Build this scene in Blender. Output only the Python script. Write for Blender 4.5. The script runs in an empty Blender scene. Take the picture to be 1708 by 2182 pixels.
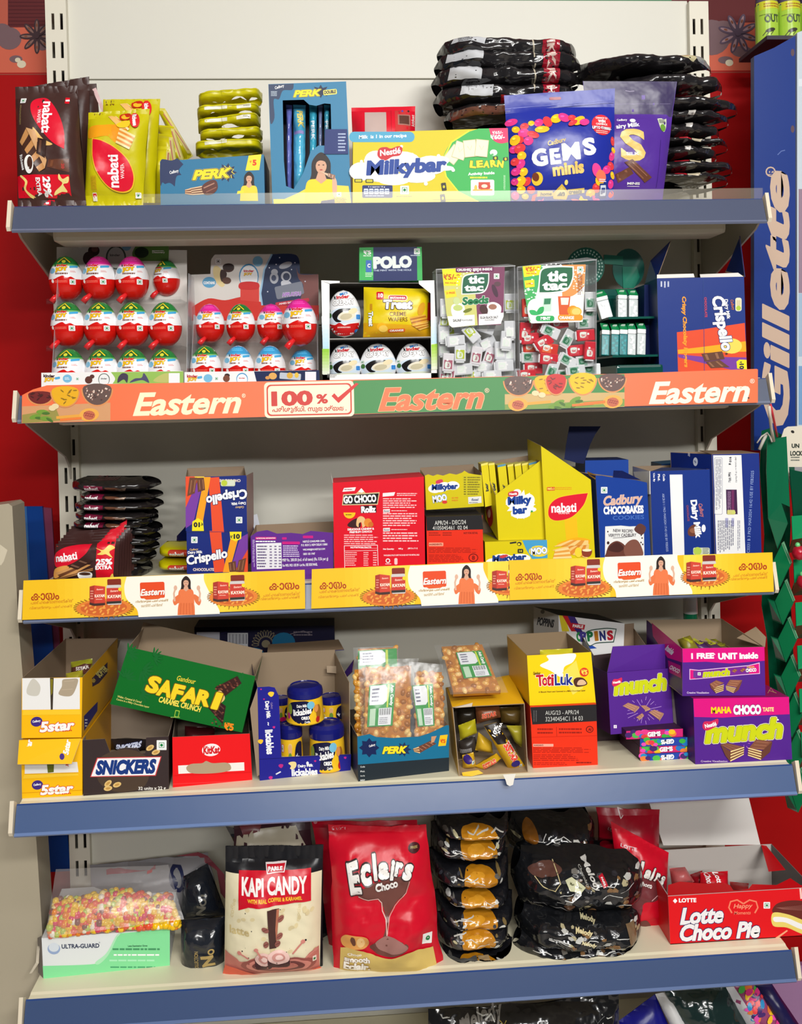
import bpy, bmesh, math, random
from mathutils import Vector, Matrix, noise
S = bpy.context.scene; COL = S.collection
# ------------------------------------------------------------------ camera
W, H = 1708,2182
CX, CY, CZ = -0.08377,-1.56238,0.18607
YAW, PITCH, ROLL, FPX = 0.06961,-0.01369,-0.0239,2100.64
PX0, PY0 = W/2+16.95, H/2-232.33
_f = Vector((math.sin(YAW)*math.cos(PITCH), math.cos(YAW)*math.cos(PITCH), math.sin(PITCH)))
_r0 = Vector((math.cos(YAW),-math.sin(YAW),0)); _u0 = _r0.cross(_f)
_r = math.cos(ROLL)*_r0+math.sin(ROLL)*_u0; _u = -math.sin(ROLL)*_r0+math.cos(ROLL)*_u0
CAM = Vector((CX, CY, CZ))
cd = bpy.data.cameras.new('camera'); cam = bpy.data.objects.new('camera', cd); COL.objects.link(cam)
cd.sensor_fit = 'HORIZONTAL'; cd.sensor_width = 36; cd.lens = 36*FPX/W
cd.shift_x = -16.95/W; cd.shift_y = -232.33/W; cd.clip_start = 0.05
M = Matrix((( _r.x, _u.x,-_f.x, CX),(_r.y, _u.y,-_f.y, CY),(_r.z, _u.z,-_f.z, CZ),(0,0,0,1)))
cam.matrix_world = M; S.camera = cam
# ------------------------------------------------------------------ world, lamps, exposure
S.view_settings.view_transform = 'Standard'; S.view_settings.look = 'None'
S.view_settings.gamma = 1; S.view_settings.exposure = -0.17
wd = bpy.data.worlds.new('shop_light'); S.world = wd; wd.use_nodes = True
wd.node_tree.nodes['Background'].inputs[0].default_value = (0.95,0.97,1.0,1)
wd.node_tree.nodes['Background'].inputs[1].default_value = 0.1
def lamp(name, loc, sx, sy, power, col=(1,.985,.955), rot=(0,0,0)):
    l = bpy.data.lights.new(name, 'AREA'); l.shape = 'RECTANGLE'; l.size = sx; l.size_y = sy; l.energy = power; l.color = col
    o = bpy.data.objects.new(name, l); COL.objects.link(o); o.location = loc; o.rotation_euler = rot; return o
lamp('ceiling_tube',(.75,-2.5,1.32),.9,.16,38, rot=(.6,0,.25))
lamp('ceiling_tube',(-.45,-2.7,1.32),.7,.16,18, rot=(.6,0,-.1))
lamp('ceiling_tube',(.2,-1.5,1.38),1.1,.14,7, rot=(.35,0,0))
lamp('ceiling_tube',(.5,-4.2,1.32),1.8,.16,72, rot=(.9,0,.1))
# ------------------------------------------------------------------ colour, materials
def lin(c):
    o = []
    for v in c[:3]:
        v /= 255.0
        o.append(v/12.92 if v <= .04045 else ((v+.055)/1.055)**2.4)
    return tuple(o)+(1.0,)
def hx(s): return (int(s[0:2],16), int(s[2:4],16), int(s[4:6],16))
MATS = {}
def mat(name, rough=.4, spec=.5, bump=0, bscale=60, bd=.003, coat=0, metal=0, tint=None):
    if name in MATS: return MATS[name]
    m = bpy.data.materials.new(name); m.use_nodes = True; nt = m.node_tree; b = nt.nodes['Principled BSDF']
    a = nt.nodes.new('ShaderNodeVertexColor'); a.layer_name = 'Col'
    nt.links.new(a.outputs[0], b.inputs['Base Color'])
    b.inputs['Roughness'].default_value = rough; b.inputs['Specular IOR Level'].default_value = spec
    b.inputs['Coat Weight'].default_value = coat; b.inputs['Coat Roughness'].default_value = .08; b.inputs['Metallic'].default_value = metal
    if bump:
        n = nt.nodes.new('ShaderNodeTexNoise'); n.inputs['Scale'].default_value = bscale; n.inputs['Detail'].default_value = 3
        t = nt.nodes.new('ShaderNodeTexCoord'); nt.links.new(t.outputs['Object'], n.inputs['Vector'])
        bp = nt.nodes.new('ShaderNodeBump'); bp.inputs['Strength'].default_value = bump; bp.inputs['Distance'].default_value = bd
        nt.links.new(n.outputs[0], bp.inputs['Height']); nt.links.new(bp.outputs[0], b.inputs['Normal'])
        nt.links.new(bp.outputs[0], b.inputs['Coat Normal'])
    MATS[name] = m; return m
mat('printed_card',.42,.24,.05,25)
mat('plain_matte',.6,.3,.05,40)
mat('glossy_film',.3,.36,.45,24,.004)
mat('black_film',.15,.8,.9,17,.02)
mat('painted_metal',.4,.4,.03,20)
mat('rail_plastic',.28,.5,.06,14)
mat('gloss_plastic',.15,.5)
mat('gloss_banner',.38,.22,.04,8)
mat('dusty_wall',.55,.12,.05,6)
def clear(name, tint=(1,1,1), glossy=.12, rough=.08, opac=0., opcol=(230,235,240), bd=.001):
    if name in MATS: return MATS[name]
    m = bpy.data.materials.new(name); m.use_nodes = True; nt = m.node_tree; nt.nodes.clear()
    out = nt.nodes.new('ShaderNodeOutputMaterial'); tr = nt.nodes.new('ShaderNodeBsdfTransparent'); gl = nt.nodes.new('ShaderNodeBsdfGlossy')
    tr.inputs[0].default_value = (*tint,1); gl.inputs['Roughness'].default_value = rough
    lw = nt.nodes.new('ShaderNodeLayerWeight'); lw.inputs[0].default_value = .35
    mp = nt.nodes.new('ShaderNodeMapRange'); mp.inputs[3].default_value = glossy*.45; mp.inputs[4].default_value = min(1, glossy*3.5)
    nt.links.new(lw.outputs['Facing'], mp.inputs[0])
    n = nt.nodes.new('ShaderNodeTexNoise'); n.inputs['Scale'].default_value = 45; t = nt.nodes.new('ShaderNodeTexCoord'); nt.links.new(t.outputs['Object'], n.inputs['Vector'])
    bp = nt.nodes.new('ShaderNodeBump'); bp.inputs['Strength'].default_value = .35; bp.inputs['Distance'].default_value = bd
    nt.links.new(n.outputs[0], bp.inputs['Height']); nt.links.new(bp.outputs[0], gl.inputs['Normal'])
    mx = nt.nodes.new('ShaderNodeMixShader'); nt.links.new(mp.outputs[0], mx.inputs[0]); nt.links.new(tr.outputs[0], mx.inputs[1]); nt.links.new(gl.outputs[0], mx.inputs[2])
    last = mx
    if opac:
        df = nt.nodes.new('ShaderNodeBsdfDiffuse'); df.inputs[0].default_value = lin(opcol)
        m2 = nt.nodes.new('ShaderNodeMixShader'); m2.inputs[0].default_value = opac
        nt.links.new(mx.outputs[0], m2.inputs[1]); nt.links.new(df.outputs[0], m2.inputs[2]); last = m2
    nt.links.new(last.outputs[0], out.inputs[0]); MATS[name] = m; return m
clear('clear_plastic'); clear('crinkled_clear_film', glossy=.06, rough=.22, opac=.03, bd=.004); clear('riser_acrylic', glossy=.04, rough=.2, opac=.1, opcol=(196,186,160), bd=.00005)
clear('bag_film', glossy=.06, rough=.2, opac=.09, opcol=(205,200,198), bd=.004); clear('frosted_clear_plastic', glossy=.15, rough=.2, opac=.22, opcol=(225,228,232))
clear('red_clear_plastic', tint=(1,.55,.5), glossy=.2, opac=.1, opcol=(220,70,60))
# ------------------------------------------------------------------ pixels of the survey photo -> points in the room
def ray(px, py): return (_f*FPX+_r*(px-PX0)-_u*(py-PY0)).normalized()
def at(px, py, Y):
    d = ray(px, py); return CAM+d*((Y-CY)/d.y)
def atz(px, py, z):
    d = ray(px, py); return CAM+d*((z-CZ)/d.z)
class Plane:                                    # an upright plane through pixel edge columns at depths YL, YR; lean = dY/dz
    def __init__(s, bl, br, YL, YR=None, lean=0):
        YR = YL if YR is None else YR
        a, b = at(*bl, YL), at(*br, YR)
        s.p = a; k = (YR-YL-lean*(b.z-a.z))/max(1e-6,(b.x-a.x)); s.k = k; s.n = Vector((k,-1, lean)).normalized()
    def hit(s, x, y):
        d = ray(x, y); return CAM+d*((s.p-CAM).dot(s.n)/d.dot(s.n))
class P3(Plane):                                # plane through three points, facing the viewer's side of the room
    def __init__(s, a, b, c):
        s.p = a; s.n = (b-a).cross(c-a).normalized()
        if s.n.dot(CAM-a) < 0: s.n = -s.n
# ------------------------------------------------------------------ flat artwork (2D, y down), later laid on a surface
_tc = {}
def glyphs(s, bold, shear):
    k = (s, round(bold,4), round(shear,3))
    if k not in _tc:
        c = bpy.data.curves.new('t', 'FONT'); c.body = s; c.size = 1; c.offset = bold; c.shear = shear; c.resolution_u = 3
        if len(s) > 12: c.resolution_u = 2
        o = bpy.data.objects.new('t', c); m = o.to_mesh()
        v = [(a.co.x,-a.co.y) for a in m.vertices]; f = [tuple(p.vertices) for p in m.polygons]
        o.to_mesh_clear(); bpy.data.objects.remove(o); bpy.data.curves.remove(c); _tc[k] = (v, f)
    return _tc[k]
class Art:
    def __init__(s, z=None): s.it = []; s.z = z or (0,0,1)     # z = (origin x, origin y, scale) of the working coordinates
    def raw(s, V, F, c, lay=None):
        if not V: return s
        ox, oy, k = s.z; V = [(ox+x/k, oy+y/k) for x, y in V]
        xs = [p[0] for p in V]; ys = [p[1] for p in V]; bb = (min(xs), min(ys), max(xs), max(ys))
        if lay is None:
            lay = 1
            for (l, _, _, _, b) in s.it:
                if l >= lay and b[0] < bb[2] and b[2] > bb[0] and b[1] < bb[3] and b[3] > bb[1]: lay = l+1
        s.it.append((lay, c, V, F, bb)); return s
    def poly(s, pts, c): return s.raw(list(pts),[tuple(range(len(pts)))], c)
    def rect(s, x0, y0, x1, y1, c): return s.poly([(x0, y0),(x1, y0),(x1, y1),(x0, y1)], c)
    def ell(s, cx, cy, rx, ry, c, rot=0, n=20, a0=0, a1=360):
        t = math.radians(rot); ct, st = math.cos(t),-math.sin(t); p = []
        for i in range(n if a1-a0 >= 360 else n+1):
            a = math.radians(a0+(a1-a0)*i/n); x, y = rx*math.cos(a),-ry*math.sin(a); p.append((cx+x*ct-y*st, cy+x*st+y*ct))
        return s.poly(p, c)
    def rr(s, x0, y0, x1, y1, r, c, rot=0):
        p = []
        for (ax, ay, q) in ((x1-r, y0+r,0),(x0+r, y0+r,1),(x0+r, y1-r,2),(x1-r, y1-r,3)):
            for i in range(5):
                a = math.pi/2*(q+i/4); p.append((ax+r*math.cos(a), ay-r*math.sin(a)))
        if rot:
            t = math.radians(rot); mx, my = (x0+x1)/2,(y0+y1)/2
            p = [(mx+(x-mx)*math.cos(t)+(y-my)*math.sin(t), my-(x-mx)*math.sin(t)+(y-my)*math.cos(t)) for x, y in p]
        return s.poly(p, c)
    def star(s, cx, cy, r1, r2, n, c, sy=1, rot=0):
        return s.poly([(cx+(r1 if i % 2 == 0 else r2)*math.cos(math.pi*i/n+rot), cy+sy*(r1 if i % 2 == 0 else r2)*math.sin(math.pi*i/n+rot)) for i in range(2*n)], c)
    def line(s, pts, w, c):
        V = []; F = []
        for i,(x, y) in enumerate(pts):
            a = pts[max(0, i-1)]; b = pts[min(len(pts)-1, i+1)]; dx, dy = b[0]-a[0], b[1]-a[1]; L = math.hypot(dx, dy) or 1
            V += [(x-dy/L*w/2, y+dx/L*w/2),(x+dy/L*w/2, y-dx/L*w/2)]
            if i: F.append((2*i-2,2*i-1,2*i+1,2*i))
        return s.raw(V, F, c)
    def text(s, t, cx, cy, w, h, c, rot=0, bold=.02, it=0, out=None, skew=0):
        V, F = glyphs(t, min(bold,.03), it)
        if not V: return s
        xs = [p[0] for p in V]; ys = [p[1] for p in V]; mx, my = (min(xs)+max(xs))/2,(min(ys)+max(ys))/2
        sx = w/(max(xs)-min(xs)); sy = (h/(max(ys)-min(ys))) if h else sx
        a = math.radians(rot); ca, sa = math.cos(a), math.sin(a)
        def tr(V):
            o = []
            for x, y in V:
                x, y = (x-mx)*sx,(y-my)*sy; y -= skew*x
                o.append((cx+x*ca+y*sa, cy-x*sa+y*ca))
            return o
        def heavy(b, c):                             # heavy weights: the glyphs stamped around a small circle
            V2, F2 = glyphs(t, min(b,.03), it); r = (b-.03)*.62
            if r < .012: return s.raw(tr(V2), F2, c)
            nd = 6 if r < .05 else 10; L = None
            for k in range(nd):
                dx, dy = r*math.cos(6.2832*k/nd), r*math.sin(6.2832*k/nd); s.raw(tr([(x+dx, y+dy) for x, y in V2]), F2, c, None if L is None else L+k*.08)
                if L is None: L = s.it[-1][0]
            return s
        if out:
            for oc, ow in reversed(out if isinstance(out, list) else [out]): heavy(bold+ow, oc)
        return heavy(bold, c)
    def micro(s, x0, y0, x1, y1, rows, c, seed=0, fill=.45, rot90=False):
        rnd = random.Random(seed); V = []; F = []
        a0, a1, b0, b1 = (x0, x1, y0, y1) if not rot90 else (y0, y1, x0, x1)
        for r in range(rows):
            t = b0+(b1-b0)*(r+.2)/rows; u = t+(b1-b0)/rows*fill; x = a0; end = a1-rnd.random()*(a1-a0)*.25; k = (a1-a0)
            while x < end:
                l = min(end-x, k*(.05+.13*rnd.random())); i = len(V)
                q = [(x, t),(x+l, t),(x+l, u),(x, u)]
                V += [(b, a) for a, b in q] if rot90 else q
                F.append((i, i+1, i+2, i+3)); x += l+k*.02
        return s.raw(V, F, c)
    def veg(s, cx, cy, r, rot=0, c=(245,245,245), g=(10,130,60)):
        s.rr(cx-r, cy-r, cx+r, cy+r, r*.15, c); s.rect(cx-r*.62, cy-r*.62, cx+r*.62, cy+r*.62, g); s.rect(cx-r*.5, cy-r*.5, cx+r*.5, cy+r*.5, c)
        return s.ell(cx, cy, r*.34, r*.34, g, n=10)
    def blob(s, pts, c, sharp=(), n=5):           # closed smooth curve through pts, corners where listed
        N = len(pts); o = []
        for i in range(N):
            p0, p1, p2, p3 = pts[i-1], pts[i], pts[(i+1) % N], pts[(i+2) % N]
            if i in sharp: p0 = p1
            if (i+1) % N in sharp: p3 = p2
            for j in range(n):
                t = j/n; o.append(tuple(.5*(2*p1[k]+(p2[k]-p0[k])*t+(2*p0[k]-5*p1[k]+4*p2[k]-p3[k])*t*t+(3*p1[k]-p0[k]-3*p2[k]+p3[k])*t**3) for k in (0,1)))
        return s.poly(o, c)
    def woman(s, cx, cy, k, top, skin=(214,164,136), hair=(42,28,26), pose=0):   # printed half figure, k = head height
        s.blob([(cx-.55*k, cy-.3*k),(cx, cy-.85*k),(cx+.55*k, cy-.3*k),(cx+.6*k, cy+.6*k),(cx+.85*k, cy+1.5*k),(cx+.3*k, cy+1.3*k),(cx-.4*k, cy+1.4*k),(cx-.9*k, cy+1.4*k),(cx-.62*k, cy+.6*k)], hair)
        s.blob([(cx-.9*k, cy+1.05*k),(cx-.3*k, cy+.8*k),(cx+.3*k, cy+.8*k),(cx+.9*k, cy+1.05*k),(cx+1.05*k, cy+2.6*k),(cx-1.05*k, cy+2.6*k)], top, sharp=(4,5))
        s.poly([(cx-.16*k, cy+.3*k),(cx+.16*k, cy+.3*k),(cx+.34*k, cy+.84*k),(cx, cy+1.1*k),(cx-.34*k, cy+.84*k)], skin)
        s.ell(cx, cy,.34*k,.47*k, skin); s.blob([(cx-.36*k, cy+.05*k),(cx-.3*k, cy-.45*k),(cx+.05*k, cy-.58*k),(cx+.36*k, cy-.35*k),(cx+.37*k, cy+.05*k),(cx+.25*k, cy-.25*k),(cx-.05*k, cy-.34*k),(cx-.27*k, cy-.22*k)], hair)
        for d in (-.14,.14): s.ell(cx+d*k, cy-.06*k,.06*k,.035*k,(60,36,32), n=8)
        s.ell(cx, cy+.24*k,.1*k,.04*k,(176,60,62), n=8); return s
    def choc(s, pts, c=(92,52,36), hi=(136,86,60), stripes=3):       # bar drawn from 4 corners, with moulded stripes
        s.poly(pts, c); (a, b, d, e) = pts
        for i in range(stripes):
            t0, t1 = (i+.25)/stripes,(i+.5)/stripes; L = lambda p, q, t: (p[0]+(q[0]-p[0])*t, p[1]+(q[1]-p[1])*t)
            s.poly([L(L(a, b, t0), L(e, d, t0),.12), L(L(a, b, t1), L(e, d, t1),.12), L(L(a, b, t1), L(e, d, t1),.85), L(L(a, b, t0), L(e, d, t0),.85)], hi)
        return s
    def wafer(s, pts, n=5, c1=(222,176,110), c2=(150,88,44)):        # layered wafer side between two edges
        (a, b, d, e) = pts; L = lambda p, q, t: (p[0]+(q[0]-p[0])*t, p[1]+(q[1]-p[1])*t)
        for i in range(n): s.poly([L(a, e, i/n), L(b, d, i/n), L(b, d,(i+1)/n), L(a, e,(i+1)/n)], c1 if i % 2 == 0 else c2)
        return s
    def nabati(s, pts, sharp, tx, ty, tw, th, rot, ww, wx, wy, wh, c=(222,18,48), rim=(250,214,60)):
        cx = sum(p[0] for p in pts)/len(pts); cy = sum(p[1] for p in pts)/len(pts)
        if rim: s.blob([(cx+(x-cx)*1.05, cy+(y-cy)*1.05) for x, y in pts], rim, sharp)
        s.blob(pts, c, sharp); s.text('nabati', tx, ty, tw, th,(250,248,248), rot,.045)
        if ww: s.text('WAFER', wx, wy, ww, wh,(250,236,236), rot,.01)
        return s
# ------------------------------------------------------------------ mesh buffer
class MB:
    def __init__(s): s.v = []; s.f = []; s.c = []; s.sm = []; s.mi = []
    def add(s, V, F, c, smooth=False, mi=0):
        b = len(s.v); s.v += [tuple(p) for p in V]
        for f in F: s.f.append(tuple(b+i for i in f)); s.c.append(c); s.sm.append(smooth); s.mi.append(mi)
        return s
    def face(s, pts, c): return s.add(pts,[tuple(range(len(pts)))], c)
    def box(s, x0, y0, z0, x1, y1, z1, c, bev=0):
        if bev:
            bm = bmesh.new(); bmesh.ops.create_cube(bm, size=1)
            for v in bm.verts: v.co = Vector(((x0+x1)/2+v.co.x*(x1-x0),(y0+y1)/2+v.co.y*(y1-y0),(z0+z1)/2+v.co.z*(z1-z0)))
            bmesh.ops.bevel(bm, geom=bm.edges[:], offset=bev, segments=2, affect='EDGES', profile=.6)
            bm.verts.index_update(); s.add([v.co.copy() for v in bm.verts],[[v.index for v in f.verts] for f in bm.faces], c); bm.free(); return s
        V = [(x0, y0, z0),(x1, y0, z0),(x1, y1, z0),(x0, y1, z0),(x0, y0, z1),(x1, y0, z1),(x1, y1, z1),(x0, y1, z1)]
        return s.add(V,[(0,3,2,1),(4,5,6,7),(0,1,5,4),(1,2,6,5),(2,3,7,6),(3,0,4,7)], c)
    def slab(s, pts, d, co, ci, rim=None):       # a sheet of card: outer face pts, inner face pts + d
        n = len(pts); A = [Vector(p) for p in pts]; B = [p+d for p in A]
        nn = (A[1]-A[0]).cross(A[2]-A[1])
        s.face(A if nn.dot(d) < 0 else A[::-1], co); s.face(B[::-1] if nn.dot(d) < 0 else B, ci)
        for i in range(n): s.face([A[i], A[(i+1) % n], B[(i+1) % n], B[i]], rim or ci)
        return s
    def art(s, a, fn, step=.0001, cut=None, smooth=False, base=0.):
        for (l, c, V, F, bb) in a.it:
            if cut:
                bm = bmesh.new(); vs = [bm.verts.new((x, y,0)) for x, y in V]
                for f in F:
                    try: bm.faces.new([vs[i] for i in f])
                    except ValueError: pass
                (gx, x0, dx),(gy, y0, dy) = cut
                for ax, g0, d, lo, hi in ((0, x0, dx, bb[0], bb[2]),(1, y0, dy, bb[1], bb[3])):
                    k = math.floor((lo-g0)/d)+1
                    while g0+k*d < hi:
                        if g0+k*d > lo:
                            co = (g0+k*d,0,0) if ax == 0 else (0, g0+k*d,0); no = (1,0,0) if ax == 0 else (0,1,0)
                            bmesh.ops.bisect_plane(bm, geom=bm.verts[:]+bm.edges[:]+bm.faces[:], plane_co=co, plane_no=no, dist=1e-5)
                        k += 1
                bm.verts.index_update(); V = [(v.co.x, v.co.y) for v in bm.verts]; F = [[v.index for v in f.verts] for f in bm.faces]; bm.free()
            s.add([fn(x, y, base+l*step) for x, y in V], F, c, smooth)
        return s
    def tube(s, pts, r, c, n=8, taper=None):
        V = []; F = []
        for i, p in enumerate(pts):
            p = Vector(p); d = (Vector(pts[min(i+1, len(pts)-1)])-Vector(pts[max(i-1,0)])).normalized()
            a = d.orthogonal().normalized() if i == 0 else (a-d*a.dot(d)).normalized(); b = d.cross(a); q = r if taper is None else r*taper[i]
            V += [p+(a*math.cos(t)+b*math.sin(t))*q for t in [2*math.pi*k/n for k in range(n)]]
            if i: F += [((i-1)*n+k,(i-1)*n+(k+1) % n, i*n+(k+1) % n, i*n+k) for k in range(n)]
        F += [tuple(range(n))[::-1], tuple((len(pts)-1)*n+k for k in range(n))]
        return s.add(V, F, c, True)
    def lathe(s, prof, c, cen=(0,0,0), n=28):  # prof: (r, z[, colour])
        for i in range(len(prof)-1):
            a, b = prof[i], prof[i+1]; cc = a[2] if len(a) > 2 else c
            V = []; F = []
            for k in range(n):
                t = 2*math.pi*k/n; V += [(cen[0]+a[0]*math.cos(t), cen[1]+a[0]*math.sin(t), cen[2]+a[1]),(cen[0]+b[0]*math.cos(t), cen[1]+b[0]*math.sin(t), cen[2]+b[1])]
            for k in range(n): q = (k+1) % n; F.append((2*k,2*q,2*q+1,2*k+1))
            s.add(V, F, cc, True)
        return s
    def build(s, name, m, parent=None, weld=False):
        me = bpy.data.meshes.new(name); me.from_pydata(s.v,[], s.f)
        ca = me.color_attributes.new('Col', 'FLOAT_COLOR', 'CORNER'); buf = []
        L = {}
        for f, c in zip(me.polygons, s.c):
            if c not in L: L[c] = lin(c)
            buf += list(L[c])*f.loop_total
        ca.data.foreach_set('color', buf)
        me.polygons.foreach_set('use_smooth', s.sm)
        if any(s.mi): me.polygons.foreach_set('material_index', s.mi)
        for k in (m if isinstance(m,(list, tuple)) else [m]): me.materials.append(MATS[k])
        if weld:
            bm = bmesh.new(); bm.from_mesh(me); bmesh.ops.remove_doubles(bm, verts=bm.verts, dist=1e-5); bm.to_mesh(me); bm.free()
        me.update(); o = bpy.data.objects.new(name, me); COL.objects.link(o)
        if parent: o.parent = parent; o.matrix_parent_inverse = parent.matrix_basis.inverted()
        return o
def tag(o, label, cat, group=None, kind=None):
    if label: o['label'] = label
    if cat: o['category'] = cat
    if group: o['group'] = group
    if kind: o['kind'] = kind
    return o
def empty(name, label, cat, group=None, loc=(0,0,0)):
    o = bpy.data.objects.new(name, None); COL.objects.link(o); o.location = loc; o.empty_display_size = .02
    return tag(o, label, cat, group)
def copy_tree(o, loc=None, label=None, rot=None, scale=None, parent=None):
    c = o.copy(); COL.objects.link(c)
    if parent: c.parent = parent
    for ch in list(o.children): copy_tree(ch, parent=c)
    if loc is not None: c.location = loc
    if rot is not None: c.rotation_euler = rot
    if scale is not None: c.scale = scale if isinstance(scale,(tuple, list)) else (scale,)*3
    if label: c['label'] = label
    return c
A1, A2, A3 = (0,120,2.8467),(560,80,3.05),(1060,60,2.6358); B1, B2, B3 = (80,480,2.7548),(660,500,2.7548),(1080,480,2.7197)
C1, C2, C3 = (0,880,2.3722),(680,880,2.8467),(1180,880,3.2348); D1, D2, D3 = (0,1280,2.8467),(520,1300,2.8467),(1080,1260,2.7197)
E1, E2, E3 = (40,1680,2.5118),(660,1680,3.416),(1080,1680,2.7197)
def Q(z, *pts): return [(z[0]+p[0]/z[2], z[1]+p[1]/z[2], *p[2:]) for p in pts]
ORD = ['topmost', 'second from the top', 'third from the top', 'fourth from the top', 'fifth from the top', 'sixth from the top', 'seventh from the top', 'eighth from the top', 'ninth from the top', 'tenth from the top']
# ------------------------------------------------------------------ generic packages
KRAFT = (150,128,105); GREYB = (165,155,140)
def recenter(o, p):                              # put the object's origin at p (its base), geometry stays
    p = Vector(p); o.data.transform(Matrix.Translation(-p)); o.location = p
    return o
def carton(name, label, cat, q, Y, depth, art=None, col=(200,200,200), side=None, top=None, YR=None, lean=0, z=None, arts={}, opn=None, inner=KRAFT, fpoly=None, group=None, m='printed_card', hb=0, hs=0, back=None):
    # q = TL TR BR BL of the front panel; opn='top' leaves the top open (hb, hs: how much the back / the rear of the sides stand higher)
    pl = Plane(q[3], q[2], Y, YR, lean); TL, TR, BR, BL = [pl.hit(*p) for p in q]
    if z is not None:
        for p in (BR, BL): p.y += lean*(z-p.z); p.z = z
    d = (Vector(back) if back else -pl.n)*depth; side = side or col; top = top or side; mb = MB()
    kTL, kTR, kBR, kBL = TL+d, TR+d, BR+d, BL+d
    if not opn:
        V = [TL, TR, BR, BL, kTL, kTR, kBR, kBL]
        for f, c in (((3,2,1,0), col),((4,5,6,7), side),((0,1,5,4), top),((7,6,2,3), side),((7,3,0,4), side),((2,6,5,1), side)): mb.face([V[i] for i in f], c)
    else:
        t = .0008; up = Vector((0,0,1)); dn = d.normalized()
        fp = [pl.hit(*p) for p in fpoly] if fpoly else [TL, TR, BR, BL]
        if fpoly and z is not None:
            for p in fp:
                if p.z < z+.004: p.z = z
        kTL = kTL+up*hb; kTR = kTR+up*hb; sl = up*hs
        rx = (BR-BL).normalized()
        mb.slab(fp, dn*t, col, inner); mb.slab([kTR, kTL, kBL, kBR],-dn*t, side, inner)
        e = dn*t*1.01
        mb.slab([TL+e, kTL-up*(hb-hs)-e, kBL-e, BL+e], rx*t, side, inner); mb.slab([TR+e, BR+e, kBR-e, kTR-up*(hb-hs)-e],-rx*t, side, inner)
        mb.slab([BL+e, BR+e, kBR-e, kBL-e], up*t, side, inner)
    if art: mb.art(art, lambda x, y, h: pl.hit(x, y)+pl.n*h)
    faces = {'T': (TL, TR, kTR), 'R': (TR, BR, kBR), 'L': (TL, BL, kBL), 'K': (kTL, kTR, kBL)}
    for k, a in arts.items():
        p2 = P3(*faces[k]); mb.art(a, lambda x, y, h, p2=p2: p2.hit(x, y)+p2.n*h)
    o = mb.build(name, m); tag(o, label, cat, group); recenter(o,(BL+BR+kBL+kBR)/4)
    return o, pl
def sheet(name, parent, pts, co, ci, t=.0008, m='printed_card', art=None):   # a flap: pts = (px, py, Y) or Vectors
    P = [at(*p) if not isinstance(p, Vector) else p for p in pts]; p2 = P3(P[0], P[1], P[2]); mb = MB().slab(P,-p2.n*t, co, ci)
    if art: mb.art(art, lambda x, y, h: p2.hit(x, y)+p2.n*h)
    return mb.build(name, m, parent)
def homog(q):                                    # pixel quad -> unit square, inverse bilinear
    (x0, y0),(x1, y1),(x2, y2),(x3, y3) = q
    def f(x, y):
        u, v = .5,.5
        for _ in range(8):
            X = (1-u)*(1-v)*x0+u*(1-v)*x1+u*v*x2+(1-u)*v*x3-x; Yv = (1-u)*(1-v)*y0+u*(1-v)*y1+u*v*y2+(1-u)*v*y3-y
            a = (1-v)*(x1-x0)+v*(x2-x3); b = (1-u)*(x3-x0)+u*(x2-x1); c = (1-v)*(y1-y0)+v*(y2-y3); d = (1-u)*(y3-y0)+u*(y2-y1)
            D = a*d-b*c or 1e-9; u -= (d*X-b*Yv)/D; v -= (a*Yv-c*X)/D
        return u, v
    return f
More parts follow.
